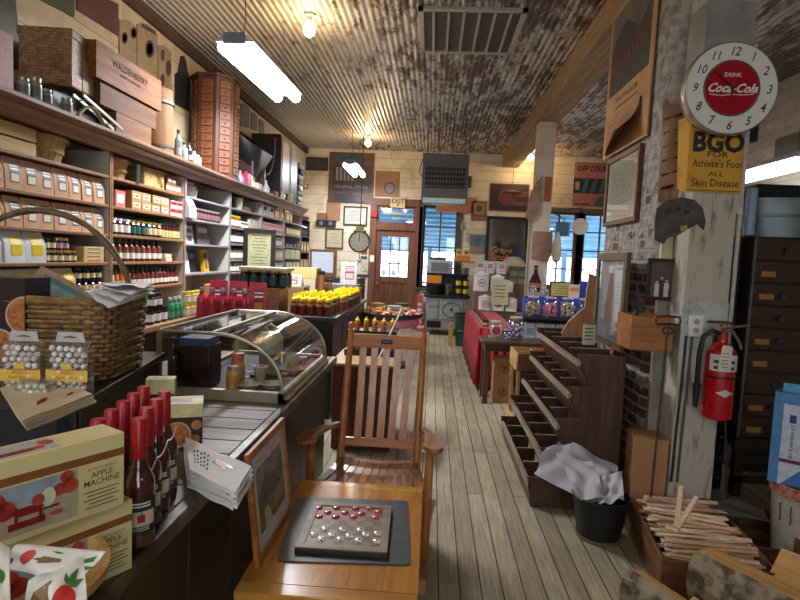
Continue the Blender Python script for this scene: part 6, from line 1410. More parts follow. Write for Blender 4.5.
for k, (a_, b_, z_, h_, c) in enumerate(((-.40,-.05,1.581,.06,'3a3634'),(.16,.46,1.56,.12,'c87830'))):
    if k: obj_ = simple_box('orange_rack', 'orange open box above the stove right side', 'box', SX+a_, SX+b_, SY+.3, SY+.48, 1.581, 1.70, c)
    else: simple_box('flat_iron', 'dark flat iron pieces on top of the warming closet', 'iron', SX+a_, SX+b_, SY+.2, SY+.4, z_, z_+h_, c)
tag(obj('shelf_bracket', MB().box(.0,.5,0,.2,0,.02), WOOD('8a5c34','5c3c20','X'), loc=(SX+.12, SY+.29, 1.56)), 'small wooden shelf board above stove right side', 'shelf')
for k in range(2): simple_box('seed_packet', ['yellow packet standing on the orange box, left', 'yellow packet standing on the orange box, right'][k], 'packet', SX+.17+.16*k, SX+.27+.17*k, SY+.36, SY+.42, 1.701, 1.84, 'd8a840', ex=lambda w,h,y,m: m.rect(-w*.35,w*.35,h*.3,h*.7,y,1), mats=[P('7a4c28')])
# red white strips left of stove
simple_box('red_crate', 'narrow red and white crate between door and the stove', 'crate', -.30, -.18, 12.1, 12.4, 0, .78, 'b84c50', ex=lambda w,h,y,m: [m.rect(-w*.4,w*.4,h*(.1+.16*k),h*(.17+.16*k),y,1) for k in range(5)], mats=[P('d8ccc8')])
# green trash bin
q = at(467, 344, Z=0)
t = thing('green_bin', 'dark green ribbed bin standing beside the stove', 'bin', (.70, 10.46, 0))
obj('bin_body', MB().lathe([(0,0),(.20,0),(.24,.56),(.26,.56),(.26,.60),(.23,.60),(.19,.02),(0,.02)], 28), P('1c4c3c', .4), t)
obj('rib', MB().lathe([(.222,.26),(.236,.27),(.236,.29),(.224,.30),(.222,.26)], 28), P('1c4c3c', .4), t)
tag(obj('wooden_mallet', MB().box(-.04,.04,-.04,.04,0,.42), P('c8a058'), loc=(.40, 10.4, 0), bevel=.006), 'short pale wooden post standing left of green bin', 'post')
# ---- red cloth table with canisters
Z8 = .80
t = thing('red_cloth_table', 'table covered by red checked cloth near the stove', 'table', (1.02, 8.25, 0))
obj('table_frame', MB().box(-.38,.0,-1.38,.95,0.02,.76), P('7c1820', .6), t)
rc = P('b82430', .8, scale=12, c2='8a1a24'); rck = P('b86064', .75, scale=50, c2='98383c')
m = MB(); N = 60; vs = []
def edge(i):
    per = [(-.44,-1.42),(.06,-1.42),(.06,1.0),(-.44,1.0)]; u = i/N*4; k = int(u) % 4; f_ = u-int(u); a, b = per[k], per[(k+1) % 4]; return (a[0]*(1-f_)+b[0]*f_, a[1]*(1-f_)+b[1]*f_)
for i in range(N):
    x_, y_ = edge(i); s_ = 1+.02*math.sin(i*2.1); vs += [(x_*.98, y_*.98, .772), (x_*s_, y_*s_, .45), (x_*s_*1.03, y_*s_*1.01, .08)]
fs = []
for i in range(N):
    j = (i+1) % N; fs += [(3*i, 3*i+1, 3*j+1, 3*j), (3*i+1, 3*i+2, 3*j+2, 3*j+1)]
fs.append(tuple(3*i for i in reversed(range(N)))); m.add(vs, fs, 0)
cl_ = obj('red_cloth', m, rc, loc=(1.02, 8.25, 0)); tag(cl_, 'bright red cloth hanging down the sides of the table', 'cloth'); sm = cl_.modifiers.new('s', 'SOLIDIFY'); sm.thickness = .004
tag(obj('checked_runner', MB().box(-.40,.04,-1.38,.90,0,.006), rck, loc=(1.02, 8.25, .776)), 'pink red checked runner on top of the red cloth', 'cloth')
for k in range(7):
    y_ = 7.05+.26*k; o_ = obj('jam_jar', *jar_mesh(P('2a1416', **gl), P('8a2c34', .4), P('a89890'), .045, .09), loc=(.70, y_, .783)); tag(o_, 'small dark jar along left edge of the red cloth table', 'jar', 'jars along edge of red table')
wh_ = P('dcdad8', .35, var=.03)
def canister(label, loc, w, h):
    t = thing('white_canister', label, 'canister', loc)
    obj('canister_body', MB().lathe([(0,0),(w/2,0),(w/2,h*.78),(w/2*.96,h*.8),(0,h*.8)], 18), wh_, t)
    obj('lid', MB().lathe([(w/2*1.04,h*.8),(w/2*1.04,h*.86),(w*.2,h*.95),(.02,h),(0,h)], 18), wh_, t)
    obj('label', MB().disc(w*.26, -w/2-.001, 0, 0, h*.42).disc(w*.22, -w/2-.002, 1, 0, h*.42).rect(-w*.12,w*.12,h*.38,h*.46,-w/2-.003,0), [P('b05c60'), P('e0d4d0')], t)
zc0 = .775; yb = 9.4
tag(obj('shelf_riser', MB().box(-.36,.36,-.12,.18,0,.30), P('7c6454'), loc=(1.10, yb+.35, zc0+.008)), 'brown riser box behind the white canisters', 'riser') 
tag(obj('back_table', MB().box(-.5,.35,-.25,.22,0,.775), P('5c4434'), loc=(1.3, yb+.3, 0)), 'brown table behind red cloth table, holding white canisters', 'table')
for k, (x_, y_, z_, w_, h_) in enumerate(((.92,yb+.10,.776,.22,.26),(1.14,yb+.10,.776,.22,.26),(1.36,yb+.10,.776,.2,.24),(.86,yb+.34,1.084,.26,.34),(1.14,yb+.36,1.084,.24,.30),(1.34,yb+.38,1.084,.16,.2))):
    canister(['white round label canister, bottom row left', 'white round label canister, bottom row middle', 'white round label canister, bottom row right', 'big white canister on riser, left', 'big white canister on riser, middle', 'small white canister on riser, right'][k]+', beyond red cloth table', (x_, y_, z_), w_, h_)
for k, (x_, w_) in enumerate(((.84,.16),(1.02,.14),(1.22,.16))):
    tag(obj('white_bag', bag_mesh(P('dcd4d0', .4), P('b85c64'), P('e0d8d4'), w_, .2, .1)[0], bag_mesh(P('dcd4d0', .4), P('b85c64'), P('e0d8d4'))[1], loc=(x_, yb+.62, 1.39)), ['red and white bag on top shelf above canisters, left', 'red and white bag on top shelf above canisters, middle', 'red and white bag on top shelf above canisters, right'][k], 'bag')
tag(obj('top_shelf', MB().box(-.3,.28,-.22,.0,0,1.389), P('6a5a4c'), loc=(1.05, yb+.66+.1, 0)), 'narrow brown upright shelf back behind the canisters', 'shelf')
# pale green-white shop scale
t = thing('counter_scale', 'pale mint counter scale with fan shaped dial on top of the shelf', 'scale', (1.30, 10.32, 1.39))
mint = P('b8c8bc', .35)
obj('scale_body', MB().box(-.35,.12,-.05,.1,.0,.22), mint, t, bevel=.02)
obj('dial_housing', MB().prism([(-.05,0)]+[(.18+.26*math.cos(a), .0+.32*math.sin(a)) for a in [PI*i/14 for i in range(14, -1, -1)]], -.06, .08), P('bfae98', .4), t)
obj('dial_face', MB().prism([(.18+.2*math.cos(a), .02+.25*math.sin(a)) for a in [PI*i/14 for i in range(15)]], -.066, -.06), P('cfc0a4'), t)
simple_box('scale_base_cabinet', 'brown cabinet standing behind the top shelf carrying mint scale', 'cabinet', .98, 1.62, 10.18, 10.5, 0, 1.389, '5e4636')
x, z, w, h = wr(491,276,506,302,Y=9.3)
t = thing('cream_sign', 'cream paper sign standing in front of the mint scale', 'sign', (x+.03, 9.32, z-.05))
m = MB().box(-w/2,w/2,0,.01,0,h)
for k in range(4): m.rect(-w*.35,w*.35,h*(.3+.14*k),h*(.34+.14*k),0,1)
obj('sign_card', m, [P('cfc49c'), P('7a6a4a')], t)
# postcard board and cola bottle sign
x, z, w, h = wr(509,266,526,303,Y=9.9)
t = thing('postcard_board', 'brown wooden board with four red and green cards beside the white post', 'board', (x, 9.9, 1.0))
z1 = z+h-1.0
obj('board', MB().box(-w/2,w/2,0,.03,0,z1), WOOD('6e4c34','4a3020','Z'), t)
cd_ = 0
for i in range(2):
    for j in range(2): obj('card', MB().box(-w*.38+i*w*.4,-w*.04+i*w*.4,-.006,0,z1*.42+j*z1*.26,z1*.6+j*z1*.26).rect(-w*.34+i*w*.4,-w*.08+i*w*.4,z1*.44+j*z1*.26,z1*.50+j*z1*.26,-.006,1), [P('6c8078') if (i+j) % 2 else P('5a7868'), P('b85c54')], t)
obj('header', MB().box(-w*.36,w*.36,-.006,0,z1*.9,z1*.98), P('3c5c4c'), t)
simple_box('board_table', 'low brown chest under the postcard board', 'chest', x-.06, x+.3, 9.84, 10.15, 0, .998, '6a4c38')
# ---- white post
pw_ = board_mat('c9beac', 'beb29e', .9, stain='8a7c6a')
struct('trim_post_1', MB().box(1.46,1.71,8.4,8.65,0,3.68), pw_, bevel=.006, smooth=0)
def on_post(px0, py0, px1, py1, Y=8.39): return wr(px0,py0,px1,py1,Y=Y)
x, z, w, h = on_post(527,176,538,222)
t = thing('paper_bag_roll', 'long wrinkled brown paper hanging from the white post', 'paper', (x, 8.38, z))
obj('hanging_sheet', MB().prism([(-w*.45,h*.08),(w*.1,0),(w*.5,h*.2),(w*.55,h),(w*.25,h*.9),(-w*.2,h*.6)], -.03, 0), P('a08468', .7, scale=9, var=.2), t)
tag(obj('brown_sign_strip', MB().box(-.045,.045,0,.012,0,.36), P('a4542c', .5, scale=8), loc=(1.64, 8.385, 2.52)), 'short rusty orange strip on the white post', 'strip')
x, z, w, h = on_post(533,231,552,263)
tag(obj('brown_poster', MB().prism([(-w/2,h*.1),(w*.3,0),(w/2,h*.4),(w*.42,h),(-w/2,h)], 0, .01), P('a07c68', .7, scale=10, var=.15), loc=(x-.0, 8.389, z)), 'brown torn poster on the lower white post', 'poster')
x, z, w, h = on_post(531,265,541,292)
bt = MB().prism([(-w*.5,0),(w*.5,0),(w*.5,h*.38),(w*.16,h*.72),(w*.16,h),(-w*.16,h),(-w*.16,h*.72),(-w*.5,h*.38)], 0, .02)
bt.rect(-w*.46,w*.46,h*.16,h*.34,0,1).rect(-w*.15,w*.15,h*.86,h*.9,0,1)
tag(obj('bottle_sign', bt, [P('3a1c1c', .35), P('a05c50')], loc=(x-.02, 8.32, z)), 'dark brown bottle shaped cutout sign on the white post', 'sign')
tag(obj('post_pipe', MB().cyl(.02, 0, 2.7, 10), P('b8ac98'), loc=(1.43, 8.55, 0)), 'thin pale vertical pipe beside white post', 'pipe')
t = thing('wire_cage', 'blue grey wire cage hanging right of the white post', 'cage', (1.88, 8.3, 2.02))
m = MB()
for k in range(6): m.box(-.1+.04*k-.003,-.1+.04*k+.003,-.003,.003,0,.2)
for k in range(5): m.box(-.1,.1,-.004,.004,.05*k-.003,.05*k+.003)
obj('cage_front', m, P('4c5c70', .4, .5), t); obj('cage_back', MB().box(-.1,.1,.05,.06,0,.2), P('5c7894', .5), t); obj('bracket', MB().path([(-.2,0,.35),(-.0,0,.25),(.0,0,.2)], .008, 6).path([(-.18,.0,.36),(.25,0,.42)], .008, 6), P('4a4442'), t)
tag(obj('round_plate', MB().lathe([(0,-.02),(.12,-.02),(.12,0),(0,0)], 24, 0, (0,0,0), 'Y'), P('b8b0a4', .4), loc=(2.13, 8.35, 2.17)), 'round pale plate hanging before the right far window', 'plate')
tag(obj('hanging_gourd', MB().lathe([(0,0),(.06,.04),(.07,.15),(.05,.35),(.02,.45),(0,.46)], 14), P('b0a48c', .6), loc=(1.80, 8.28, 1.62)), 'long pale gourd hanging on right side of white post', 'gourd')
m = MB().tube((0,0,.02),(0,0,2.0),.004)
# OFF COURT poster on the far wall
def off(w, h, y, m):
    m.text('OFF COURT', h*.17, -w*.06, h*.80, y, 1, shear=.25, bold=.03, sx=.8)
    m.rect(-w/2, w/2, h*.30, h*.64, y, 2)
    for k in range(4): m.patch([(-w*.32+k*w*.2,h*.32),(-w*.22+k*w*.2,h*.32),(-w*.14+k*w*.2,h*.62),(-w*.24+k*w*.2,h*.62)], y-.001, 3)
    m.rect(-w*.46,-w*.36,h*.38,h*.56,y-.002,4); m.patch([(-w*.02,h*.02),(w/2,h*.02),(w/2,h*.28),(w*.1,h*.24)], y, 3)
    m.rect(-w*.45,-w*.1,h*.04,h*.07,y,1)
flat('sports_poster', 'pink poster with dark OFF COURT lettering above the right far window', 'poster', (575,162,615,208), 'b87c70', ex=off, mats=[P('3a2426'), P('2c3c40'), P('4c7074'), P('c0a080')])
struct('trim_4', MB().box(3.12,3.26,YF-.03,YF+.1,1.1,2.75), P('a49480', .6))
# ================================================================== RIGHT SIDE
# dark table with bubble gum jars
t = thing('dark_table', 'dark brown table holding glass candy globes beside the red cloth', 'table', (1.0, 6.45, 0))
dw = WOOD('5a4030','33231a','X',.35,coat=.2)
obj('tabletop', MB().box(-.42,.44,-.30,.16,.69,.72), dw, t, bevel=.004)
obj('apron', MB().box(-.36,.38,-.24,-.22,.60,.689).box(-.37,-.35,-.22,.10,.60,.689), dw, t)
for x_ in (-.34,.37):
    for y_ in (-.22,.10): obj('leg', MB().box(x_-.03,x_+.03,y_-.03,y_+.03,0,.689), dw, t, bevel=.004)
def candy_jar(label, loc, r, h, cols, lidc='8a8c90', square=False, group=None, nm='candy_jar', front=None):
    t = thing(nm, label, 'jar', loc, 0, group)
    obj('glass_body', MB().lathe([(0,0),(r*.8,0),(r*.95,.01),(r,h*.25),(r,h*.6),(r*.85,h*.78),(r*.62,h*.86),(r*.62,h*.90)], 18), GLASS('ffffff', .3, .05), t)
    obj('jar_lid', MB().lathe([(r*.66,h*.90),(r*.68,h*.92),(r*.66,h*.98),(0,h)], 18), P(lidc, .35, .3), t)
    m = MB()
    for k in range(110):
        a = rnd(0,2*PI); z = rnd(.02,h*.72); q = r*.86*(1 if z < h*.6 else .8)*math.sqrt(rnd(.35,1)); s_ = r*.2
        m.cb(q*math.cos(a), q*math.sin(a), z, s_, s_*.8, s_*.8, random.randrange(len(cols)), rz=rnd(0,3), rx=rnd(0,3))
    o_ = obj('sweets', m, [P(c, .35, var=0) for c in cols], t); o_['kind'] = 'stuff'
    if front: obj('label', MB().disc(r*.7, -r*1.0, 1, 0, h*.5).disc(r*.58, -r*1.0-.001, 0, 0, h*.5), [P(front, .4), P('d8d4d0', .3)], t)
    return t
candy_jar('glass jar with red round label on left end of the dark table', (.745, 6.30, .721), .085, .22, ['8a8c90','b8b0b0'], 'c8c4c0', front='a03044')
candy_jar('big glass jar with blue and white sweets on the dark table', (.985, 6.38, .721), .105, .27, ['3c5c9c','d8d8e0','2c3c6c'], 'b8b4a8')
candy_jar('small low glass jar of blue sweets between two larger jars', (.865, 6.26, .721), .055, .13, ['3c5cb0','c8ccd8'], 'a8a8b0')
# candy counter
t = thing('candy_counter', 'black counter behind dark table carrying four big jars', 'counter', (1.75, 6.95, 0))
obj('counter_top', MB().box(-.66,.6,-.3,.3,.93,.96), P('2a2624', .35), t, bevel=.004)
obj('counter_body', MB().box(-.60,.56,-.05,.28,0,.929), P('1c1a1a', .5), t)
obj('lower_shelf', MB().box(-.64,.56,-.28,-.051,0,.69), P('2c2624', .5), t)
row('wrapped_parcel', (MB().box(-.055,.055,-.05,.05,0,.2).rect(-.04,.04,.05,.14,-.05,1), [P('b8c0c4', .4, scale=18, var=.15), P('8c9498')]), 9, 1.0, 2.1, .691, 'clear white wrapped packet in the row beneath the big candy jars', 'packet', 'wrapped packets under the jars', x=0, rz=0)
for k, o_ in enumerate([q for q in COL.objects if q.name.startswith('wrapped_parcel')]): o_.location = (1.20+.12*k, 6.74, .691)
js = [(1.24,['c8a050','a86c2c','d8b870'],'with tan wrapped sweets, leftmost'),(1.45,['c83c50','d87884','e8c8c8'],'with red and pink sweets, second from left'),(1.65,['c8c080','8a7c4c','d8d0a8'],'with cream and green sweets, third from left'),(1.855,['4c4c8c','8a8cb8','303050'],'with violet sweets, rightmost')]
for x_, c, l in js: candy_jar('big glass candy jar '+l+' on the black counter', (x_, 6.80, .961), .098, .25, c, 'c0bcb4')
simple_box('blue_box', 'long blue carton behind the four big candy jars', 'box', 1.16, 2.2, 6.98, 7.10, .961, 1.19, '2c48b0')
candy_jar('small jar of pink and white sweets left above the blue carton', (1.27, 7.03, 1.191), .05, .13, ['d8c8cc','b07884'], 'c8c8cc'); candy_jar('second small jar of sweets above the blue carton', (1.40, 7.03, 1.191), .05, .12, ['c8b8c8','8a8ca8'], 'c8c8cc')
x, z, w, h = wr(550,281,572,297,Y=7.05)
simple_box('framed_notice', 'yellow notice in dark frame on the blue carton', 'sign', x-w/2, x+w/2, 7.03, 7.06, 1.191, z+h, '4a3c30', ex=lambda w,h,y,m: [m.rect(-w*.44,w*.44,h*.1,h*.9,y,1)]+[m.rect(-w*.3,w*.3,h*(.25+.15*k),h*(.29+.15*k),y-.001,2) for k in range(4)], mats=[P('c8b870'), P('8a7840')])
x, z, w, h = wr(582,281,600,297,Y=7.05)
simple_box('blue_sign_box', 'deep blue box with yellow swirl and white letters on the blue carton', 'box', x-w/2-.02, x+w/2+.06, 7.02, 7.09, 1.191, z+h, '24389c', ex=lambda w,h,y,m: (m.disc(h*.38,y,1,w*.02,h*.45,ry=h*.3), m.disc(h*.32,y-.001,2,w*.0,h*.5,ry=h*.24), m.text('BOB', h*.35, -w*.05, h*.42, y-.002, 3, bold=.03)), mats=[P('d8a828'), P('24389c'), P('d8d8e8')])
simple_box('white_card_box', 'small white and orange carton left of deep blue box', 'box', x-w/2-.16, x-w/2-.03, 7.02, 7.09, 1.191, 1.36, 'd8c8b0', ex=lambda w,h,y,m: m.rect(-w*.4,w*.4,h*.5,h*.8,y,1), mats=[P('d88c40')])
# cardboard boxes below the dark table
def cbox(label, cx, cy, z, w, d, h, rz, c='a87c4c', logo=True, face='X'):
    t = thing('cardboard_box', label, 'box', (cx, cy, z), rz)
    cm = P(c, .7, scale=7, var=.05)
    obj('box_body', MB().box(-w/2,w/2,-d/2,d/2,0,h-.004), cm, t, bevel=.003)
    for s in (-1, 1): obj('flap', MB().box(-w/2,w/2,min(0,s*d/2)+(.001 if s > 0 else 0),max(0,s*d/2)-(.001 if s < 0 else 0),h-.0038,h), cm, t)
    if logo: obj('printed_mark', MB().lathe([(.035,0),(.042,0),(.042,.0008),(.035,.0008),(.035,0)], 22, 0, (0,d/2-.0,h*.5), 'Y') if 0 else MB().path([(.045*math.cos(a),-d/2-.0012,h*.5+.045*math.sin(a)) for a in [2*PI*i/22 for i in range(22)]], .004, 5, closed=True).rect(-.006,.006,h*.5-.028,h*.5+.028,-d/2,0).rect(.006,.022,h*.5+.005,h*.5+.026,-d/2,0), P('3c2c1c'), t)
    return t
cbox('cardboard box with round black mark under dark table, lower one', .865, 6.40, 0, .22, .22, .26, 0)
cbox('cardboard box with round black mark under dark table, upper one', .865, 6.40, .261, .22, .22, .25, 0)
# slatted light crate stand
t = thing('crate_stand', 'pale wooden open crate on tall legs next to dark table', 'crate', (1.02, 5.35, 0))
pwd = WOOD('c8a06c','a07c4c','Y',.5); zt = .76; x0_, x1_, y0_, y1_ = -.20, .20, -.20, .25
obj('side_board', MB().box(x0_,x0_+.015,y0_,y1_,zt-.16,zt), pwd, t); obj('side_board', MB().box(x1_-.015,x1_,y0_,y1_,zt-.16,zt), pwd, t)
obj('front_board', MB().box(x0_+.015,x1_-.015,y0_,y0_+.015,zt-.16,zt-.0), WOOD('7c5638','57391f','X'), t); obj('back_board', MB().box(x0_+.015,x1_-.015,y1_-.015,y1_,zt-.16,zt), pwd, t)
obj('divider', MB().box(-.005,.005,y0_+.015,y1_-.015,zt-.12,zt-.01), pwd, t); obj('divider', MB().box(x0_+.015,x1_-.015,.02,.03,zt-.12,zt-.012), pwd, t)
obj('tray_floor', MB().box(x0_+.015,x1_-.015,y0_+.015,y1_-.015,zt-.16,zt-.15), pwd, t)
for x_ in (x0_+.015, x1_-.03):
    for y_ in (y0_+.015, y1_-.04): obj('leg', MB().box(x_,x_+.03,y_,y_+.03,.0,zt-.161), pwd, t)
obj('lower_tray', MB().box(x0_-.0,x1_,y0_-.06,y0_-.045,.02,.16).box(x0_-.015,x0_,y0_-.06,y1_,.02,.16), pwd, t)
obj('orange_tag', MB().box(-.05,.04,y0_-.012,y0_-.001,zt-.24,zt-.2), P('e0502c'), t)
# ---- stepped nail bin rack
t = thing('nail_bin_rack', 'dark brown stepped bin rack with many divided compartments along pillar', 'rack', (1.0, 3.6, 0))
rk = WOOD('5e3e2a','322016','Z',.42); rke = WOOD('a0907c','5c4c3c','Y',.5); RL = 1.42
tiers = [(-.04,1.03),(-.09,.815),(-.15,.60),(-.24,.40),(-.31,.20)]      # outer top corners (x, z)
prof = [(.27,0),(.27,1.03)]
for k, (x_, z_) in enumerate(tiers):
    prof.append((x_, z_)); zn = tiers[k+1][1] if k < 4 else 0
    if k < 4: prof.append((x_+.095, zn))
prof.append((-.28, 0))
obj('end_panel', MB().prism(prof, 0, .022), rk, t, bevel=.002); obj('end_panel', MB().prism(prof, RL, RL+.02), rk, t)
obj('back_panel', MB().box(.25,.27,.022,RL,0,1.0), rk, t)
for k, (x_, z_) in enumerate(tiers):
    zn = tiers[k+1][1] if k < 4 else .0
    xi = x_+.095 if k < 4 else x_+.03
    r_ = obj('front_board', MB().prism([(x_+.012,z_-.05),(x_+.028,z_-.05),(xi+.016,zn-.03 if k<4 else 0),(xi,zn-.03 if k<4 else 0)], .022, RL), rk, t)
    obj('front_rail', MB().prism([(x_+.004,z_-.078),(x_+.022,z_-.074),(x_+.03,z_-.046),(x_+.008,z_-.046)], .0, RL+.02), rke, r_)
    xb = .25 if k == 0 else tiers[k-1][0]+.085
    obj('bin_floor', MB().prism([(xi+.016,zn-.02 if k<4 else .02),(xb,zn-.02 if k<4 else .02),(xb,zn+.0 if k<4 else .035),(xi+.016,zn+.0 if k<4 else .035)], .023, RL-.001), rk, t)
    nd = 4
    for j in range(1, nd+1):
        y_ = RL*j/(nd+1); zb = zn+.001 if k < 4 else .036
        d_ = obj('divider', MB().prism([(x_+.017,z_-.004),(xb,z_+.0),(xb,zb),(xi+.017,zb)], y_, y_+.012), rk, t)
        obj('divider_edge', MB().prism([(x_+.018,z_-.003),(xb-.001,z_+.001),(xb-.001,z_+.005),(x_+.018,z_+.002)], y_-.002, y_+.013), rke, d_)
# wastebasket with papers
t = thing('black_wastebasket', 'round black wastebasket in front of the bin rack', 'wastebasket', (1.06, 3.26, 0))
obj('basket_wall', MB().lathe([(0,0),(.12,0),(.162,.25),(.168,.255),(.160,.26),(.155,.25),(.113,.012),(0,.012)], 30), P('1a1b1d', .45), t)
obj('base_ring', MB().lathe([(.12,.0),(.13,.0),(.132,.02),(.124,.02),(.12,0)], 30), P('6a6050', .5), t)
gp = P('aca8b0', .8, var=.04, scale=6)
def pp(px, py, Y): return tuple(at(px, py, Y=Y))
for k, (a, b, c, d, sd) in enumerate((((534,474,3.44),(592,504,3.20),(575,444,3.56),(546,446,3.52),1),((572,442,3.54),(588,503,3.20),(622,494,3.22),(616,466,3.50),4),((556,452,3.46),(580,500,3.16),(606,497,3.14),(592,462,3.40),7),((598,506,3.12),(624,500,3.13),(622,470,3.36),(600,478,3.34),9))):
    o_ = obj('wrapping_paper', sheet(pp(*a), pp(*b), pp(*c), pp(*d), amp=.016, freq=3.4, seed=sd, th=.002, nu=20, nv=16), gp); tag(o_, ['pale grey wrapping paper spread left out of the black wastebasket', 'pale grey wrapping paper arching right out of the wastebasket', 'crumpled grey paper in middle of the wastebasket', 'small grey paper at right rim of the wastebasket'][k], 'paper')
# ---- chimney, post
bm_ = brick_mat(.485)
def rounded(x0, x1, y0, y1, r, n=8): return [(x0+r-r*math.cos(PI/2*i/n), y0+r-r*math.sin(PI/2*i/n)) for i in range(n+1)]+[(x1, y0), (x1, y1), (x0, y1)]
struct('wall_chimney', MB().prism(rounded(1.43, 1.75, 3.64, 4.78, .13), 0, 3.68, ax='Z'), bm_, smooth=40)
post_m = WOOD('b4ab9c', '6a6156', 'Z', .75, scale=14, stretch=7, contrast=(.30,.46), bump=.4)
pm_ = struct('trim_post_2', MB().box(1.505,1.765,3.40,3.625,.0,3.68), post_m, bevel=.005)
obj('grey_band', MB().box(1.500,1.77,3.396,3.63,2.62,3.15), P('8a8680', .7, scale=9), pm_)
obj('paint_band', MB().box(1.502,1.768,3.397,3.628,1.05,1.42), P('b4b4b0', .6, scale=10, c2='8e8c86', lo=.35, hi=.5), pm_)
tag(obj('cream_board', MB().box(1.432,1.50,3.60,3.63,1.42,1.96), P('cfc498', .6, scale=5), loc=(0,0,0)), 'narrow cream board behind the small black framed photograph', 'board')
tag(obj('grey_board', MB().box(1.432,1.50,3.60,3.63,.0,1.41), P('8e887c', .7, scale=6, var=.2)), 'narrow weathered grey board at left of the wooden post', 'board')
tag(obj('white_edge_pipe', MB().cyl(.012,0,2.0,8), P('b4b0a8', .5), loc=(1.775, 3.38, .9)), 'thin white pipe running up the right edge of post', 'pipe')
for k, (px, c) in enumerate(((686,'2c2826'),(692,'5c5650'))):
    p = at(px, 345, Y=3.385); tag(obj('conduit_cable', MB().path([(0,0,0),(-.004,0,-.3),(-.012,0,-.6),(-.016,0,-.9)], .008, 7), P(c, .5), loc=(p.x, 3.3915, 1.21)), ['black cable running down from outlet on the post', 'grey cable running down from outlet on the post'][k], 'cable')
def outl():
    t = thing('wall_outlet', 'white double outlet on left side of the post', 'outlet', (1.575, 3.395, 1.21))
    obj('outlet_box', MB().box(-.04,.04,-.03,0,0,.13), P('dcdcd8', .35, var=0), t, bevel=.004)
    m = MB()
    for z_ in (.038,.09): m.disc(.018, -.031, 0, 0, z_)
    obj('sockets', m, P('b0a890', .4), t); return t
outl()
tag(obj('steel_rod', MB().tube((0,0,0),(.13,-.02,0),.008).tube((.03,.03,0),(.03,-.02,0),.006), P('6c6c6c', .3, .8), loc=(1.64, 3.37, 1.305)), 'short steel rod sticking out above the fire extinguisher', 'rod')
# fire extinguisher
t = thing('fire_extinguisher', 'red fire extinguisher with white tag hanging on the post', 'fire extinguisher', (1.70, 3.30, .745))
red = P('b01018', .25, var=.03, coat=.4)
obj('cylinder', MB().lathe([(0,.0),(.065,.0),(.08,.012),(.082,.03),(.082,.37),(.076,.40),(.05,.435),(.028,.45),(.025,.47),(0,.47)], 28), red, t)
obj('band', MB().lathe([(.0825,.245),(.0845,.245),(.0845,.257),(.0825,.257),(.0825,.245)], 28), blackm, t)
def wrapm(r, a0, a1, z0, z1, mi, m, n=14):
    vs = [(r*math.sin(a0+(a1-a0)*i/n), -r*math.cos(a0+(a1-a0)*i/n), z) for z in (z0, z1) for i in range(n+1)]; m.add(vs, [(i, i+1, n+2+i, n+1+i) for i in range(n)], mi)
m = MB(); wrapm(.0828, -1.2, .75, .29, .385, 0, m); wrapm(.0830, .75, 1.25, .29, .385, 1, m)
for k in range(3):
    for j in range(2): wrapm(.0833, -.9+.55*k, -.6+.55*k, .30+.035*j, .318+.035*j, 2, m, 5)
obj('instruction_label', m, [P('d8d8d0', .4), P('c8c060', .4), P('3c3c5c')], t)
m = MB(); n = 10
vs = [(.0880*math.sin(a), -.0880*math.cos(a), .165+dz) for a, dz in ((-.62,0),(-.05,.022),(.52,0),(-.05,-.022))]; vs += [(.0880*math.sin(-.05), -.0886, .165)]
m.add(vs, [(0,3,4),(3,2,4),(2,1,4),(1,0,4)]); obj('diamond_emblem', m, P('c8c8c8', .3), t)
m = MB()
m.prism([(-.062,.30),(.0,.29),(.012,.43),(-.01,.445),(-.045,.44)], -.094, -.092)
for k in range(5): m.rect(-.045,-.008,.315+.02*k,.32+.02*k,-.094,1)
obj('inspection_tag', m, [P('d8d4c4', .6), P('6a6458')], t)
obj('valve_head', MB().cyl(.026,.455,.505,14).cyl(.014,.505,.53,10), P('b02428', .35), t)
obj('squeeze_handle', MB().path([(-.01,-.03,.515),(.03,-.04,.52),(.07,-.045,.46),(.085,-.045,.42)], .008, 6).path([(-.01,-.03,.53),(.04,-.04,.545),(.12,-.04,.56)], .007, 6), P('9a9a98', .3, .8), t)
obj('hose', MB().path([(-.02,0,.50),(-.07,-.02,.515),(-.12,-.02,.48),(-.135,-.02,.38),(-.13,-.01,.26),(-.125,0,.20)], .014, 8), P('1c1c1e', .5), t)
obj('nozzle', MB().lathe([(0,.06),(.014,.06),(.022,.2),(0,.2)], 12, 0, (-.125,0,0)), P('1c1c1e', .5), t)
obj('wall_bracket', MB().box(-.01,.01,.07,.095,.2,.48), P('4a4a4c', .4, .5), t)
tag(obj('red_strap', MB().path([(0,0,0),(.02,0,.03),(.055,-.01,.02),(.10,-.01,.0)], .006, 6), P('a81c24', .5), loc=(1.675, 3.29, 1.285)), 'small red strap tied above the extinguisher handle', 'strap')
tag(obj('thin_rod', MB().tube((0,0,0),(.10,0,-.95),.006), P('4a4c50', .4, .6), loc=(1.79, 3.42, .98)), 'thin dark rod leaning below the fire extinguisher', 'rod')
# small framed photo
x, z, w, h = wr(655,258,683,302,Y=3.50)
t = thing('framed_photograph', 'small photograph of three people in thick black frame beside the post', 'picture', (x-.01, 3.59, z), 0)
fw = .022; w *= .98
obj('frame', MB().box(-w/2,w/2,-.02,0,0,fw).box(-w/2,w/2,-.02,0,h-fw,h).box(-w/2,-w/2+fw,-.02,0,fw,h-fw).box(w/2-fw,w/2,-.02,0,fw,h-fw), blackm, t, bevel=.002)
m = MB().box(-w/2+fw,w/2-fw,-.008,-.002,fw,h-fw)
for cx_, c, hh in ((-.028,1,.10),(.0,2,.13),(.03,1,.11)): m.rect(cx_-.014,cx_+.014,fw,fw+hh*.8,-.008,c).disc(.009,-.009,3,cx_,fw+hh*.9)
obj('photo', m, [P('5a4a48', .3), P('c8c4c8'), P('4a2428'), P('c8a088')], t)
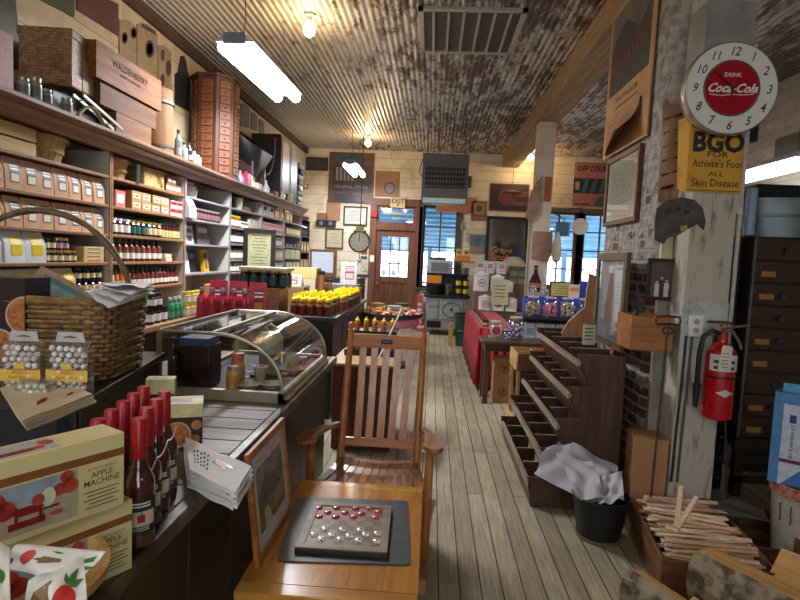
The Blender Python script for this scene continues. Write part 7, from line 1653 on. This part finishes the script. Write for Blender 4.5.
# wooden crate end on pillar
plank_crate('orange brown wooden box hung on the brick pillar above the rack', (1.315, 3.47, 1.115), .245, .255, .205, 0, WOOD('b0713c','7c4a24','X',.45))
t = thing('black_spray_bottle', 'black bottle standing inside the orange wooden box', 'bottle', (1.27, 3.50, 1.13))
obj('bottle_body', MB().lathe([(0,0),(.03,0),(.03,.17),(.012,.20),(.012,.22),(0,.22)], 14), blackm, t)
tag(obj('iron_ring', MB().path([(.03*math.cos(a), 0, .02*math.sin(a)) for a in [2*PI*i/16 for i in range(16)]], .005, 6, closed=True), P('3a3634', .4, .6), loc=(1.40, 3.337, 1.24)), 'iron ring on front of the orange wooden box', 'ring')
# iron T-handled rod
a, b = at(668, 325, Y=3.12), at(651, 497, Y=3.18)
t = thing('iron_tool', 'long iron rod with looped handle leaning against the wooden box', 'tool', (a.x, 3.12, a.z))
ir = P('55524e', .4, .7)
obj('shaft', MB().tube((0,0,0), (b.x-a.x, .06, b.z-a.z), .007), ir, t)
obj('looped_handle', MB().path([(-.07,0,.02),(-.065,0,.045),(0,0,.05),(.06,0,.045),(.065,0,.02),(.06,0,.0),(-.0,0,.005),(-.06,0,.0),(-.07,0,.02)], .007, 6, closed=False), ir, t)
# three framed things on the chimney side (facing -X)
def side_framed(name, label, cat, y0, y1, z0, z1, X, fr, paper, fw=.035, marks=None, mats=(), lean=0, glass=True):
    w = abs(y1-y0); h = z1-z0; t = thing(name, label, cat, (X, (y0+y1)/2, z0), -PI/2)
    q = lambda: (lambda m: (setattr(m, 'T', Matrix.Rotation(lean, 4, 'X')), m)[1])(MB())
    obj('frame', q().box(-w/2,w/2,-.03,0,0,fw).box(-w/2,w/2,-.03,0,h-fw,h).box(-w/2,-w/2+fw,-.03,0,fw,h-fw).box(w/2-fw,w/2,-.03,0,fw,h-fw), fr, t, bevel=.003)
    m = q().box(-w/2+fw,w/2-fw,-.012,-.002,fw,h-fw)
    if marks: marks(w, h, -.012, m)
    obj('picture', m, [paper, *mats], t)
    if glass: obj('glass_pane', q().box(-w/2+fw,w/2-fw,-.022,-.0205,fw,h-fw), GLASS(), t)
    return t
def script(w, h, y, m):
    for k in range(16):
        x_ = -w*.36
        while x_ < w*.32:
            L_ = rnd(.02,.07); m.rect(x_, min(x_+L_, w*.36), h*.30+k*h*.035, h*.30+k*h*.035+h*.012, y, 1); x_ += L_+.012
side_framed('framed_document', 'brown framed handwritten document hanging on the whitewashed brick chimney', 'picture', 4.02, 4.76, 1.93, 2.47, 1.425, WOOD('7a4a30','4e2c1c','X'), P('c4c0a0', .6, scale=4, var=.04), marks=script, mats=[P('6e7464')])
def angel(w, h, y, m):
    m.rect(-w*.30,w*.30,h*.12,h*.88,y,4); y -= .001; m.patch([(-w*.2,h*.12),(w*.2,h*.12),(w*.14,h*.45),(w*.08,h*.72),(-w*.08,h*.72),(-w*.14,h*.45)], y, 1); m.disc(w*.07, y-.001, 2, 0, h*.78); m.rect(-w*.4,w*.4,h*.08,h*.26,y-.0015,3)
side_framed('weathered_frame', 'weathered wooden frame with faded blue grey print leaning above the rack', 'picture', 3.74, 4.40, 1.035, 1.70, 1.30, WOOD('6a523a','44321f','X'), P('8ea0ac', .5, scale=6, var=.08), fw=.055, marks=angel, mats=[P('907c78', scale=9, var=.15), P('a08c84'), P('8090a0', scale=14, var=.2), P('a8b8c4', .5, scale=5, var=.06)], lean=-.0)
# big calendar with train picture
t = thing('railway_calendar', 'large old calendar with dark railway picture and curling pages on chimney', 'calendar', (1.415, 4.42, 2.50), -PI/2)
w, h = .98, 1.17; tanp = P('b88c5c', .7, scale=5, var=.12); 
obj('backing', MB().box(-w/2,w/2,-.012,0,0,h), tanp, t)
m = MB().rect(-w*.44,w*.44,h*.42,h*.97,-.012,0).patch([(-w*.44,h*.42),(w*.44,h*.42),(w*.44,h*.58),(-w*.44,h*.55)], -.013, 1).patch([(-w*.44,h*.76),(-w*.1,h*.86),(w*.2,h*.72),(w*.44,h*.82),(w*.44,h*.97),(-w*.44,h*.97)], -.013, 2)
for k in range(9): x_ = -w*.38+k*w*.09; m.rect(x_, x_+w*.055, h*.56+.006*k, h*.62+.006*k, -.0145, 3)
obj('picture', m, [P('4a4640', .5, scale=7, var=.2), P('3a3c38', .5, scale=9), P('6a6660', .5, scale=5, var=.15), P('7c4030', .5)], t)
m = MB().text('WINSTON-SALEM', h*.05, 0, h*.345, -.012, 0, bold=.02, sx=1.0).text('SOUTHBOUND RAILWAY CO.', h*.032, 0, h*.30, -.012, 0, bold=.02)
obj('lettering', m, P('4a3424'), t)
for q_ in range(3):
    c0_ = (-w*.40+.01*q_, -.02-.012*q_, .03); f_ = lambda u, v, q_=q_: Vector((0, -.10*(1-v)**2*u*(1+.3*q_), .06*(1-v)**2*u))
    mk = [([(.08+.125*i,.12+.14*j),(.13+.125*i,.12+.14*j),(.13+.125*i,.2+.14*j),(.08+.125*i,.2+.14*j)],1) for i in range(7) for j in range(5)] if q_ == 2 else ()
    obj('calendar_page', sheet((-w*.40,-.018-.006*q_,.02),(w*.36,-.018-.006*q_,.0),(w*.36,-.018-.006*q_,h*.26),(-w*.40,-.018-.006*q_,h*.27), amp=.003, seed=q_, th=.0015, fold=f_, marks=mk), [P('a87c50', .7, scale=8, var=.1), P('6a4c34')], t)
# torn paper roll, saw disc
tag(obj('torn_scroll', sheet((1.385,3.60,2.02),(1.49,3.56,2.00),(1.50,3.56,2.62),(1.37,3.60,2.62), amp=.018, freq=2.2, seed=3, th=.003, marks=[([(.1,.12+.14*k),(.9,.18+.14*k),(.9,.215+.14*k),(.1,.15+.14*k)],1) for k in range(6)]), [P('a4805c', .7, scale=10, var=.15), P('4a3020')]), 'torn striped brown paper beside the yellow sign', 'paper')
pts = []
for px, py in ((655,222),(657,208),(668,200),(682,197),(695,200),(703,208),(706,222),(704,230),(698,224),(690,228),(680,234),(668,238),(664,244),(655,240)):
    p = at(px, py, Y=3.385); pts.append((p.x-1.42, p.z-1.72))
m = MB().prism(pts, -.006, .006)
sl = []
for (px, py) in ((668,212),(678,209),(687,212)): p = at(px, py, Y=3.385); m.cb(p.x-1.42, -.0065, p.z-1.72, .035, .001, .014, 1, ry=-.5)
p = at(684, 228, Y=3.385); m.cb(p.x-1.42, -.007, p.z-1.72, .04, .002, .03, 2, ry=-.3)
tag(obj('rusty_blade', m, [P('5c544e', .5, .5, scale=12, var=.25), P('1c1614'), P('c09048')], loc=(1.42, 3.392, 1.72)), 'rusty curved iron blade with slots fixed to the pillar', 'blade')
# yellow tin sign
t = thing('yellow_tin_sign', 'yellow tin sign with black BGO and skin disease lettering bent around the post', 'sign', (1.62, 3.39, 2.06))
yb_ = P('c8962c', .5, scale=8, c2='9a7020', lo=.3, hi=.45); bl = P('26221e', .5)
m = MB().box(-.165,.155,-.006,0,0,.44); m.add([(-.165,-.006,0),(-.165,-.006,.44),(-.215,.05,.42),(-.19,.05,.02)], [(0,1,2,3)], 0); m.add([(.155,-.006,0),(.19,.04,.02),(.2,.04,.42),(.155,-.006,.44)], [(0,1,2,3)], 0)
obj('sign_panel', m, yb_, t)
m = MB().text('BGO', .150, .0, .238, -.006, 0, bold=.045, sx=.92).text('FOR', .045, .0, .205, -.006, 0, bold=.02, sx=1.4).text("Athlete's Foot", .062, .005, .145, -.006, 0, bold=.01, sx=.80).text('ALL', .04, .0, .095, -.006, 0, bold=.01, sx=1.3).text('Skin Disease', .062, .0, .035, -.006, 0, bold=.01, sx=.86)
m.rect(-.16,.15,.008,.013,-.006,0)
obj('lettering', m, bl, t)
# clock
t = thing('round_advertising_clock', 'round white clock with red Coca-Cola centre on the post', 'clock', (1.612, 3.335, 2.622))
R = .258
obj('case', MB().lathe([(0,.06),(R*.9,.06),(R*.96,.0),(R*1.0,-.03),(R*.985,-.055),(R*.96,-.06),(0,-.06)], 48, 0, (0,0,0), 'Y'), P('b8ae9c', .25, .6), t)
m = MB().disc(R*.955, -.061, 0, n=48).disc(R*.60, -.062, 2, n=40).disc(R*.56, -.063, 1, n=40)
obj('dial', m, [P('d4d2c8', .35, var=.02), P('9c1424', .18, var=.02, coat=.6), P('a0947c', .25, .8)], t)
for k in range(1, 13):
    a_ = PI/2-2*PI*k/12; rr_ = R*.78; obj('numeral', MB().text(str(k), .068, rr_*math.cos(a_), rr_*math.sin(a_)-.024, -.062, 0, shear=.3, bold=.012, sx=.86), P('2c2824'), t)
m = MB().text('DRINK', .030, -.0, .062, -.0635, 0, bold=.02).text('Coca-Cola', .068, 0, -.022, -.0635, 0, shear=.45, bold=.03, sx=.92)
m.path([(-.12,-.0645,-.035),(-.06,-.0645,-.042),(-.0,-.0645,-.034),(.06,-.0645,-.036),(.12,-.0645,-.03)], .0028, 5)
obj('lettering', m, P('e0d8d0'), t)
m = MB()
def hand(L_, w_, ang, y_): 
    c_, s_ = math.cos(ang), math.sin(ang); m.add([(-s_*w_,y_,c_*w_),(c_*L_,y_,s_*L_),(s_*w_,y_,-c_*w_),(-c_*.03,y_,-s_*.03)], [(0,1,2,3)], 0)
hand(.10, .006, -PI/2-.02, -.067); hand(.17, .005, PI*.77, -.069); m.disc(.009, -.068, 0)
obj('hands', m, P('1e1a18', .4), t)
tag(obj('black_bracket', MB().box(-.045,.045,-.03,.03,0,.12).box(-.008,.008,-.01,.01,-.35,0), blackm, loc=(1.812, 3.45, 2.37)), 'black box bracket at right of the post below the clock', 'bracket')
# paddle and card in front of the weathered frame
pts = [(-.04,0),(.04,0),(.05,.3),(.045,.62),(-.045,.62),(-.05,.3)]
tag(obj('wooden_paddle', MB().prism([(-.16,-.0),(-.02,-.02),(.06,.02),(.08,.1),(.07,.56),(.0,.58),(-.02,.3),(-.14,.18),(-.19,.08)], 0, .02), WOOD('c8986c','9c7048','Z'), loc=(1.28, 4.62, .96)), 'pale orange wooden paddle standing left of the weathered frame', 'paddle')
simple_box('small_card', 'small cream card with lines at top edge of the bin rack', 'card', 1.10, 1.185, 4.02, 4.03, 1.036, 1.18, 'c0bc98', ex=lambda w,h,y,m: [m.rect(-w*.35,w*.35,h*(.25+.18*k),h*(.31+.18*k),y,1) for k in range(4)], mats=[P('4c4c44')])
# cardboard box beside rack
cbox('tall brown cardboard box between bin rack and the wooden post', 1.39, 3.48, 0, .20, .20, .57, math.radians(-8), 'a87850', logo=False)
# ---- kindling box and logs
t = thing('kindling_box', 'low old wooden box filled with thin kindling sticks', 'box', (1.18, 2.66, 0), math.radians(-7))
kb = WOOD('6a4626','362214','X',.55,contrast=(.35,.6)); KW, KD, KH = .80, .80, .20
obj('front_board', MB().box(0,KW,0,.018,0,KH), kb, t, bevel=.003); obj('back_board', MB().box(0,KW,KD-.018,KD,0,KH), kb, t, bevel=.003)
kby = WOOD('7c5228','402812','Y',.55,contrast=(.35,.6))
obj('side_board', MB().box(0,.018,.018,KD-.018,0,KH), kby, t, bevel=.003); obj('side_board', MB().box(KW-.018,KW,.018,KD-.018,0,KH), kby, t, bevel=.003)
obj('base_board', MB().box(.018,KW-.018,.018,KD-.018,0,.015), kb, t); obj('divider', MB().box(.52,.535,.018,KD-.018,.0155,KH-.01), kby, t); obj('divider', MB().box(.5355,KW-.018,.30,.315,.0155,KH-.02), kb, t)
pal = ['e0c4a4','d0ac88','ecd4b4','c09c78']
Mx = Matrix.Translation((1.18,2.66,0)) @ Matrix.Rotation(math.radians(-7),4,'Z')
random.seed(11)
first = {}
for k in range(64):
    L_ = rnd(.36,.46); yy = .06+.66*((k*11) % 64)/64; zz = .13+.11*(k/64); x_ = .27+rnd(-.04,.03)
    ci = k % 4
    if ci not in first: o_ = obj('kindling_stick', MB().cb(0,0,0,.42,.022,.009), P(pal[ci], .7), bevel=.001); tag(o_, 'thin pale kindling stick lying in the low wooden box', 'stick', 'kindling sticks in the low box'); first[ci] = o_
    else: o_ = first[ci].copy(); COL.objects.link(o_)
    v = Mx @ Vector((x_, yy, zz)); o_.location = v; o_.rotation_euler = (rnd(-.4,.4), rnd(-.05,.05), math.radians(-7)+rnd(-.22,.22))
for k, (a, b, yo) in enumerate((((675,532),(697,497),.0),((676,528),(681,486),.02))):
    A_, B_ = at(*a, Y=2.86-yo), at(*b, Y=3.02-yo); c_ = (A_+B_)/2; A_ -= c_; B_ -= c_
    tag(obj('kindling_stick', MB().beam(A_, B_, .024, .012), P('d4b494', .7), loc=c_), ['flat kindling stick crossing on top of the pile, leaning right', 'flat kindling stick standing steepest on top of the pile'][k], 'stick')
tag(obj('grey_cloth', sheet(*[Mx @ Vector(q) for q in ((.45,.62,.21),(.74,.60,.20),(.76,.80,.215),(.42,.82,.22))], amp=.008, seed=5), P('5c5c58', .8)), 'dark grey cloth at the back of the kindling box', 'cloth')
bark = P('857860', .85, scale=16, c2='4a3e2e', bump=.9, lo=.4, hi=.55); bark2 = P('8a7c5c', .8, scale=14, c2='54462f', bump=.8); cutw = WOOD('c89c64','a87c48','X',.6,scale=8,stretch=14); endw = P('b89464', .7, scale=20, c2='8a6a40')
def log(label, c, ang, L, r, prof, rz_=0, tilt=0):
    """split log: prof is list of (angle, radius factor, is_bark)"""
    t = thing('firewood_log', label, 'firewood', c, ang)
    n = len(prof); m = MB(); seg = 10; vs = []
    for i in range(seg+1):
        x_ = -L/2+L*i/seg
        for (a, f, b_) in prof: q = r*f*(1+.05*math.sin(i*1.7+a*3)*(1 if b_ else 0)); vs.append((x_, q*math.cos(a+rz_), q*math.sin(a+rz_)))
    for i in range(seg):
        for k in range(n):
            j = (k+1) % n; m.add([vs[i*n+k], vs[i*n+j], vs[(i+1)*n+j], vs[(i+1)*n+k]], [(0,1,2,3)], 0 if prof[k][2] and prof[j][2] else 1)
    obj('split_wood', m, [bark if r > .1 else bark2, cutw], t)
    e = MB()
    for i, x_ in ((0,-L/2-.0005),(seg,L/2+.0005)): e.add([(x_, v[1], v[2]) for v in vs[i*n:(i+1)*n]], [tuple(range(n)) if i == 0 else tuple(reversed(range(n)))])
    obj('cut_end', e, endw, t); t.rotation_euler = (0, tilt, ang); return t
half = [(a, 1, True) for a in [i*PI/9 for i in range(10)]]+[(PI*1.25, .5, False), (PI*1.5,.35,False), (PI*1.75, .5, False)]
wedge = [(a, 1, True) for a in [i*PI*.6/7 for i in range(8)]]+[(PI*1.3, .55, False)]
log('largest split log with grey bark and fresh orange face, before the kindling box', (1.54, 2.38, .205), math.radians(-56), .54, .205, half, rz_=math.radians(142))
log('short split log with torn bark leftmost before the kindling box', (1.13, 2.32, .145), math.radians(-62), .42, .140, half, rz_=math.radians(130))
log('thin pale split wedge between leftmost log and largest log', (1.30, 2.25, .11), math.radians(-62), .40, .10, wedge, rz_=math.radians(186))
log('square split billet right of the largest log', (1.90, 2.50, .19), math.radians(-48), .50, .17, wedge, rz_=math.radians(190))
log('rough log at right frame edge before the kindling box', (2.30, 2.62, .20), math.radians(-50), .46, .19, half, rz_=math.radians(142))
tag(obj('green_sack', MB().lathe([(.20*math.sin(PI*i/12)**.5 if 0 < i < 12 else 0, -.22*math.cos(PI*i/12)+.22) for i in range(13)], 24, sx=1.0, sy=.8), P('4a4e44', .8, scale=10), loc=(1.62, 1.95, 0.0)), 'dark olive sack lying at the bottom right before the logs', 'sack')
# ---- drawer cabinet at right
t = thing('dark_drawer_cabinet', 'tall dark brown drawer cabinet with round knobs and wooden label tags', 'cabinet', (2.22, 4.0, .44))
dk_ = WOOD('3c2820','241812','X',.4); dkf = WOOD('4a3024','2e1c15','X',.35,coat=.2)
obj('carcass', MB().box(0,1.2,.012,.5,0,1.41), dk_, t)
obj('front_edge', MB().box(-.004,.012,-.006,.012,0,1.41), P('6a6460', .5), t)
rows8 = 9; dh = 1.41/rows8
f = None
for c_ in range(3):
    for k in range(rows8):
        if f is None:
            f = d_ = obj('drawer', MB().box(0,.375,-.012,.012,.006,dh-.006), dkf, t, bevel=.004)
            k1 = obj('knob', MB().lathe([(0,0),(.012,0),(.01,-.012),(.026,-.024),(.024,-.036),(0,-.042)], 14, 0, (.19,-.012,dh*.45), 'Y'), P('5c5858', .25, .6), d_)
            k2 = obj('label_tag', MB().box(.03,.125,-.03,-.012,dh*.28,dh*.52), WOOD('c08c4c','8c6430','X'), d_); k2['has_kids'] = 0
        else:
            d_ = f.copy(); COL.objects.link(d_)
            if (k*3+c_) % 4 != 1:
                q = k1.copy(); COL.objects.link(q); q.parent = d_
            if (k*5+c_) % 3 != 1:
                q = k2.copy(); COL.objects.link(q); q.parent = d_
        d_.location = (.014+c_*.39, 0, k*dh)
k1.matrix_parent_inverse = Matrix(); 
# knob lathe along Y points toward the viewer when mirrored
t = thing('cabinet_stand', 'dark open stand beneath the drawer cabinet', 'stand', (2.22, 4.0, 0))
obj('top_frame', MB().box(-.02,1.2,-.01,.5,.36,.435), dk_, t); obj('lower_rail', MB().box(0,1.2,.0,.04,.10,.15), dk_, t)
for x_ in (0, 1.14): 
    for y_ in (0, .42): obj('leg', MB().box(x_,x_+.06,y_,y_+.06,0,.36), dk_, t)
t = thing('narrow_black_cabinet', 'narrow black drawer cabinet left of the drawer cabinet', 'cabinet', (2.02, 4.12, 0))
obj('carcass', MB().box(0,.185,.012,.4,0,1.86), P('1a1819', .5), t)
for k in range(12): 
    d_ = obj('drawer', MB().box(.004,.18,-.004,.012,.02+k*.152,.162+k*.152), P('1e1c1d', .4), t, bevel=.003); obj('knob', MB().sph(.009, (.15,-.012,.09+k*.152), 8, k=5), P('6a6868', .3, .7), d_)
tag(obj('brown_pole', MB().cyl(.022, 0, 1.5, 12), WOOD('6a5048','42302a','Z'), loc=(1.93, 3.9, 0)), 'dull brown pole standing between post and black cabinet', 'pole')
# things on the cabinet
t = thing('galvanized_cooler', 'large grey galvanized tub with small red oval badge on the cabinet', 'tub', (2.78, 4.25, 1.855))
gal = P('6e7474', .4, .6, scale=7, var=.12)
obj('tub_wall', MB().lathe([(0,0),(.42,0),(.44,.01),(.465,.265),(.48,.265),(.48,.285),(.455,.285),(.455,.265),(.42,.02),(0,.02)], 40, sx=1.15, sy=.45), gal, t)
obj('bead', MB().lathe([(.453,.15),(.466,.155),(.466,.165),(.456,.17),(.453,.15)], 40, sx=1.15, sy=.45), gal, t)
m = MB().disc(.075, -.211, 0, -.09, .11, ry=.045).disc(.066, -.2125, 1, -.09, .11, ry=.037).text('Coca-Cola', .032, -.09, .10, -.2135, 0, shear=.3, bold=.03)
obj('badge', m, [P('b8b0a8', .3, .5), P('8c1c28', .3)], t)
tag(obj('paper_roll', MB().cyl(.035, 0, .33, 16), P('9cb4cc', .4), loc=(2.235, 4.12, 1.87)), 'pale blue paper roll standing left of the galvanized tub', 'roll')
simple_box('small_box', 'small orange brown box on top of the black cabinet', 'box', 2.06, 2.16, 4.14, 4.22, 1.861, 2.02, 'a0643c')
simple_box('dark_panel_box', 'dark box standing behind the galvanized tub', 'box', 2.5, 3.2, 4.55, 4.75, 0, 2.3, '1e1c1c')
# right wall pictures
simple_box('wall_vent', 'small dark square vent high on the right wall', 'vent', 4.12, 4.147, 6.6, 7.2, 2.95, 3.25, '4a4440')
simple_box('wall_board', 'reddish brown board high on the right wall', 'board', 4.12, 4.147, 5.5, 6.3, 2.9, 3.3, '6a4438')
tag(obj('black_wire', MB().path([(0,0,0),(-.02,.05,-.2),(-.02,.2,-.5),(-.02,.15,-.9)], .012, 6), blackm, loc=(4.13, 6.1, 3.75)), 'black wire loop hanging down the right wall', 'wire')
# poster box and bucket at right edge
t = thing('blue_white_kit_box', 'tall blue and white carton printed ELF PLANNING KIT at right edge', 'box', (1.90, 3.10, .4655), -.62)
m = MB().box(0,.30,0,.12,0,.50,0).rect(.045,.30,.0,.44,0,1).rect(.075,.105,.34,.385,-.0008,2).rect(.045,.30,.12,.14,-.0008,3).patch([(.06,.0),(.30,.0),(.30,.10),(.14,.09)], -.0008,4)
T_ = m.T; m.T = T_ @ Matrix.Translation((.1,0,.20)) @ Matrix.Rotation(-PI/2,4,'Y'); m.text('ELF PLANNING KIT', .022, .04, -.0, -.0008, 5, bold=.02); m.T = T_
obj('carton', m, [P('4c88b8', .45), P('c4ccdc', .5), P('1c3c7c'), P('6a2c44'), P('3c74b8'), P('2c2c34')], t)
obj('blue_flap', MB().box(.03,.14,.05,.06,.50,.545), P('5c9cd0', .45), t)
t = thing('painted_bucket', 'cream bucket with red decorated rim at the right edge', 'bucket', (2.13, 3.10, 0))
obj('bucket_wall', MB().lathe([(0,0),(.15,0),(.175,.42),(.182,.42),(.182,.46),(.17,.46),(.145,.02),(0,.02)], 32), P('b0aa98', .4), t)
obj('red_rim', MB().lathe([(.1775,.40),(.186,.40),(.188,.462),(.179,.465),(.1775,.40)], 32), P('8a4038', .4, scale=40, c2='b89078'), t)
m = MB()
for k in range(9):
    a = -PI/2+(k-4)*.34; x_, y_ = .172*math.cos(a), .172*math.sin(a); m.path([(x_*.99,y_*.99,.30),(x_*1.012,y_*1.012,.36),(x_*.995+.01,y_*.995,.33),(x_*.985,y_*.985,.26)], .004, 5)
obj('red_scrolls', m, P('8a4840', .5), t)
tag(obj('bucket_base_box', MB().box(1.9,2.5,2.95,3.4,-.0,.03), P('2a2420')), 'x', 'x') if 0 else None
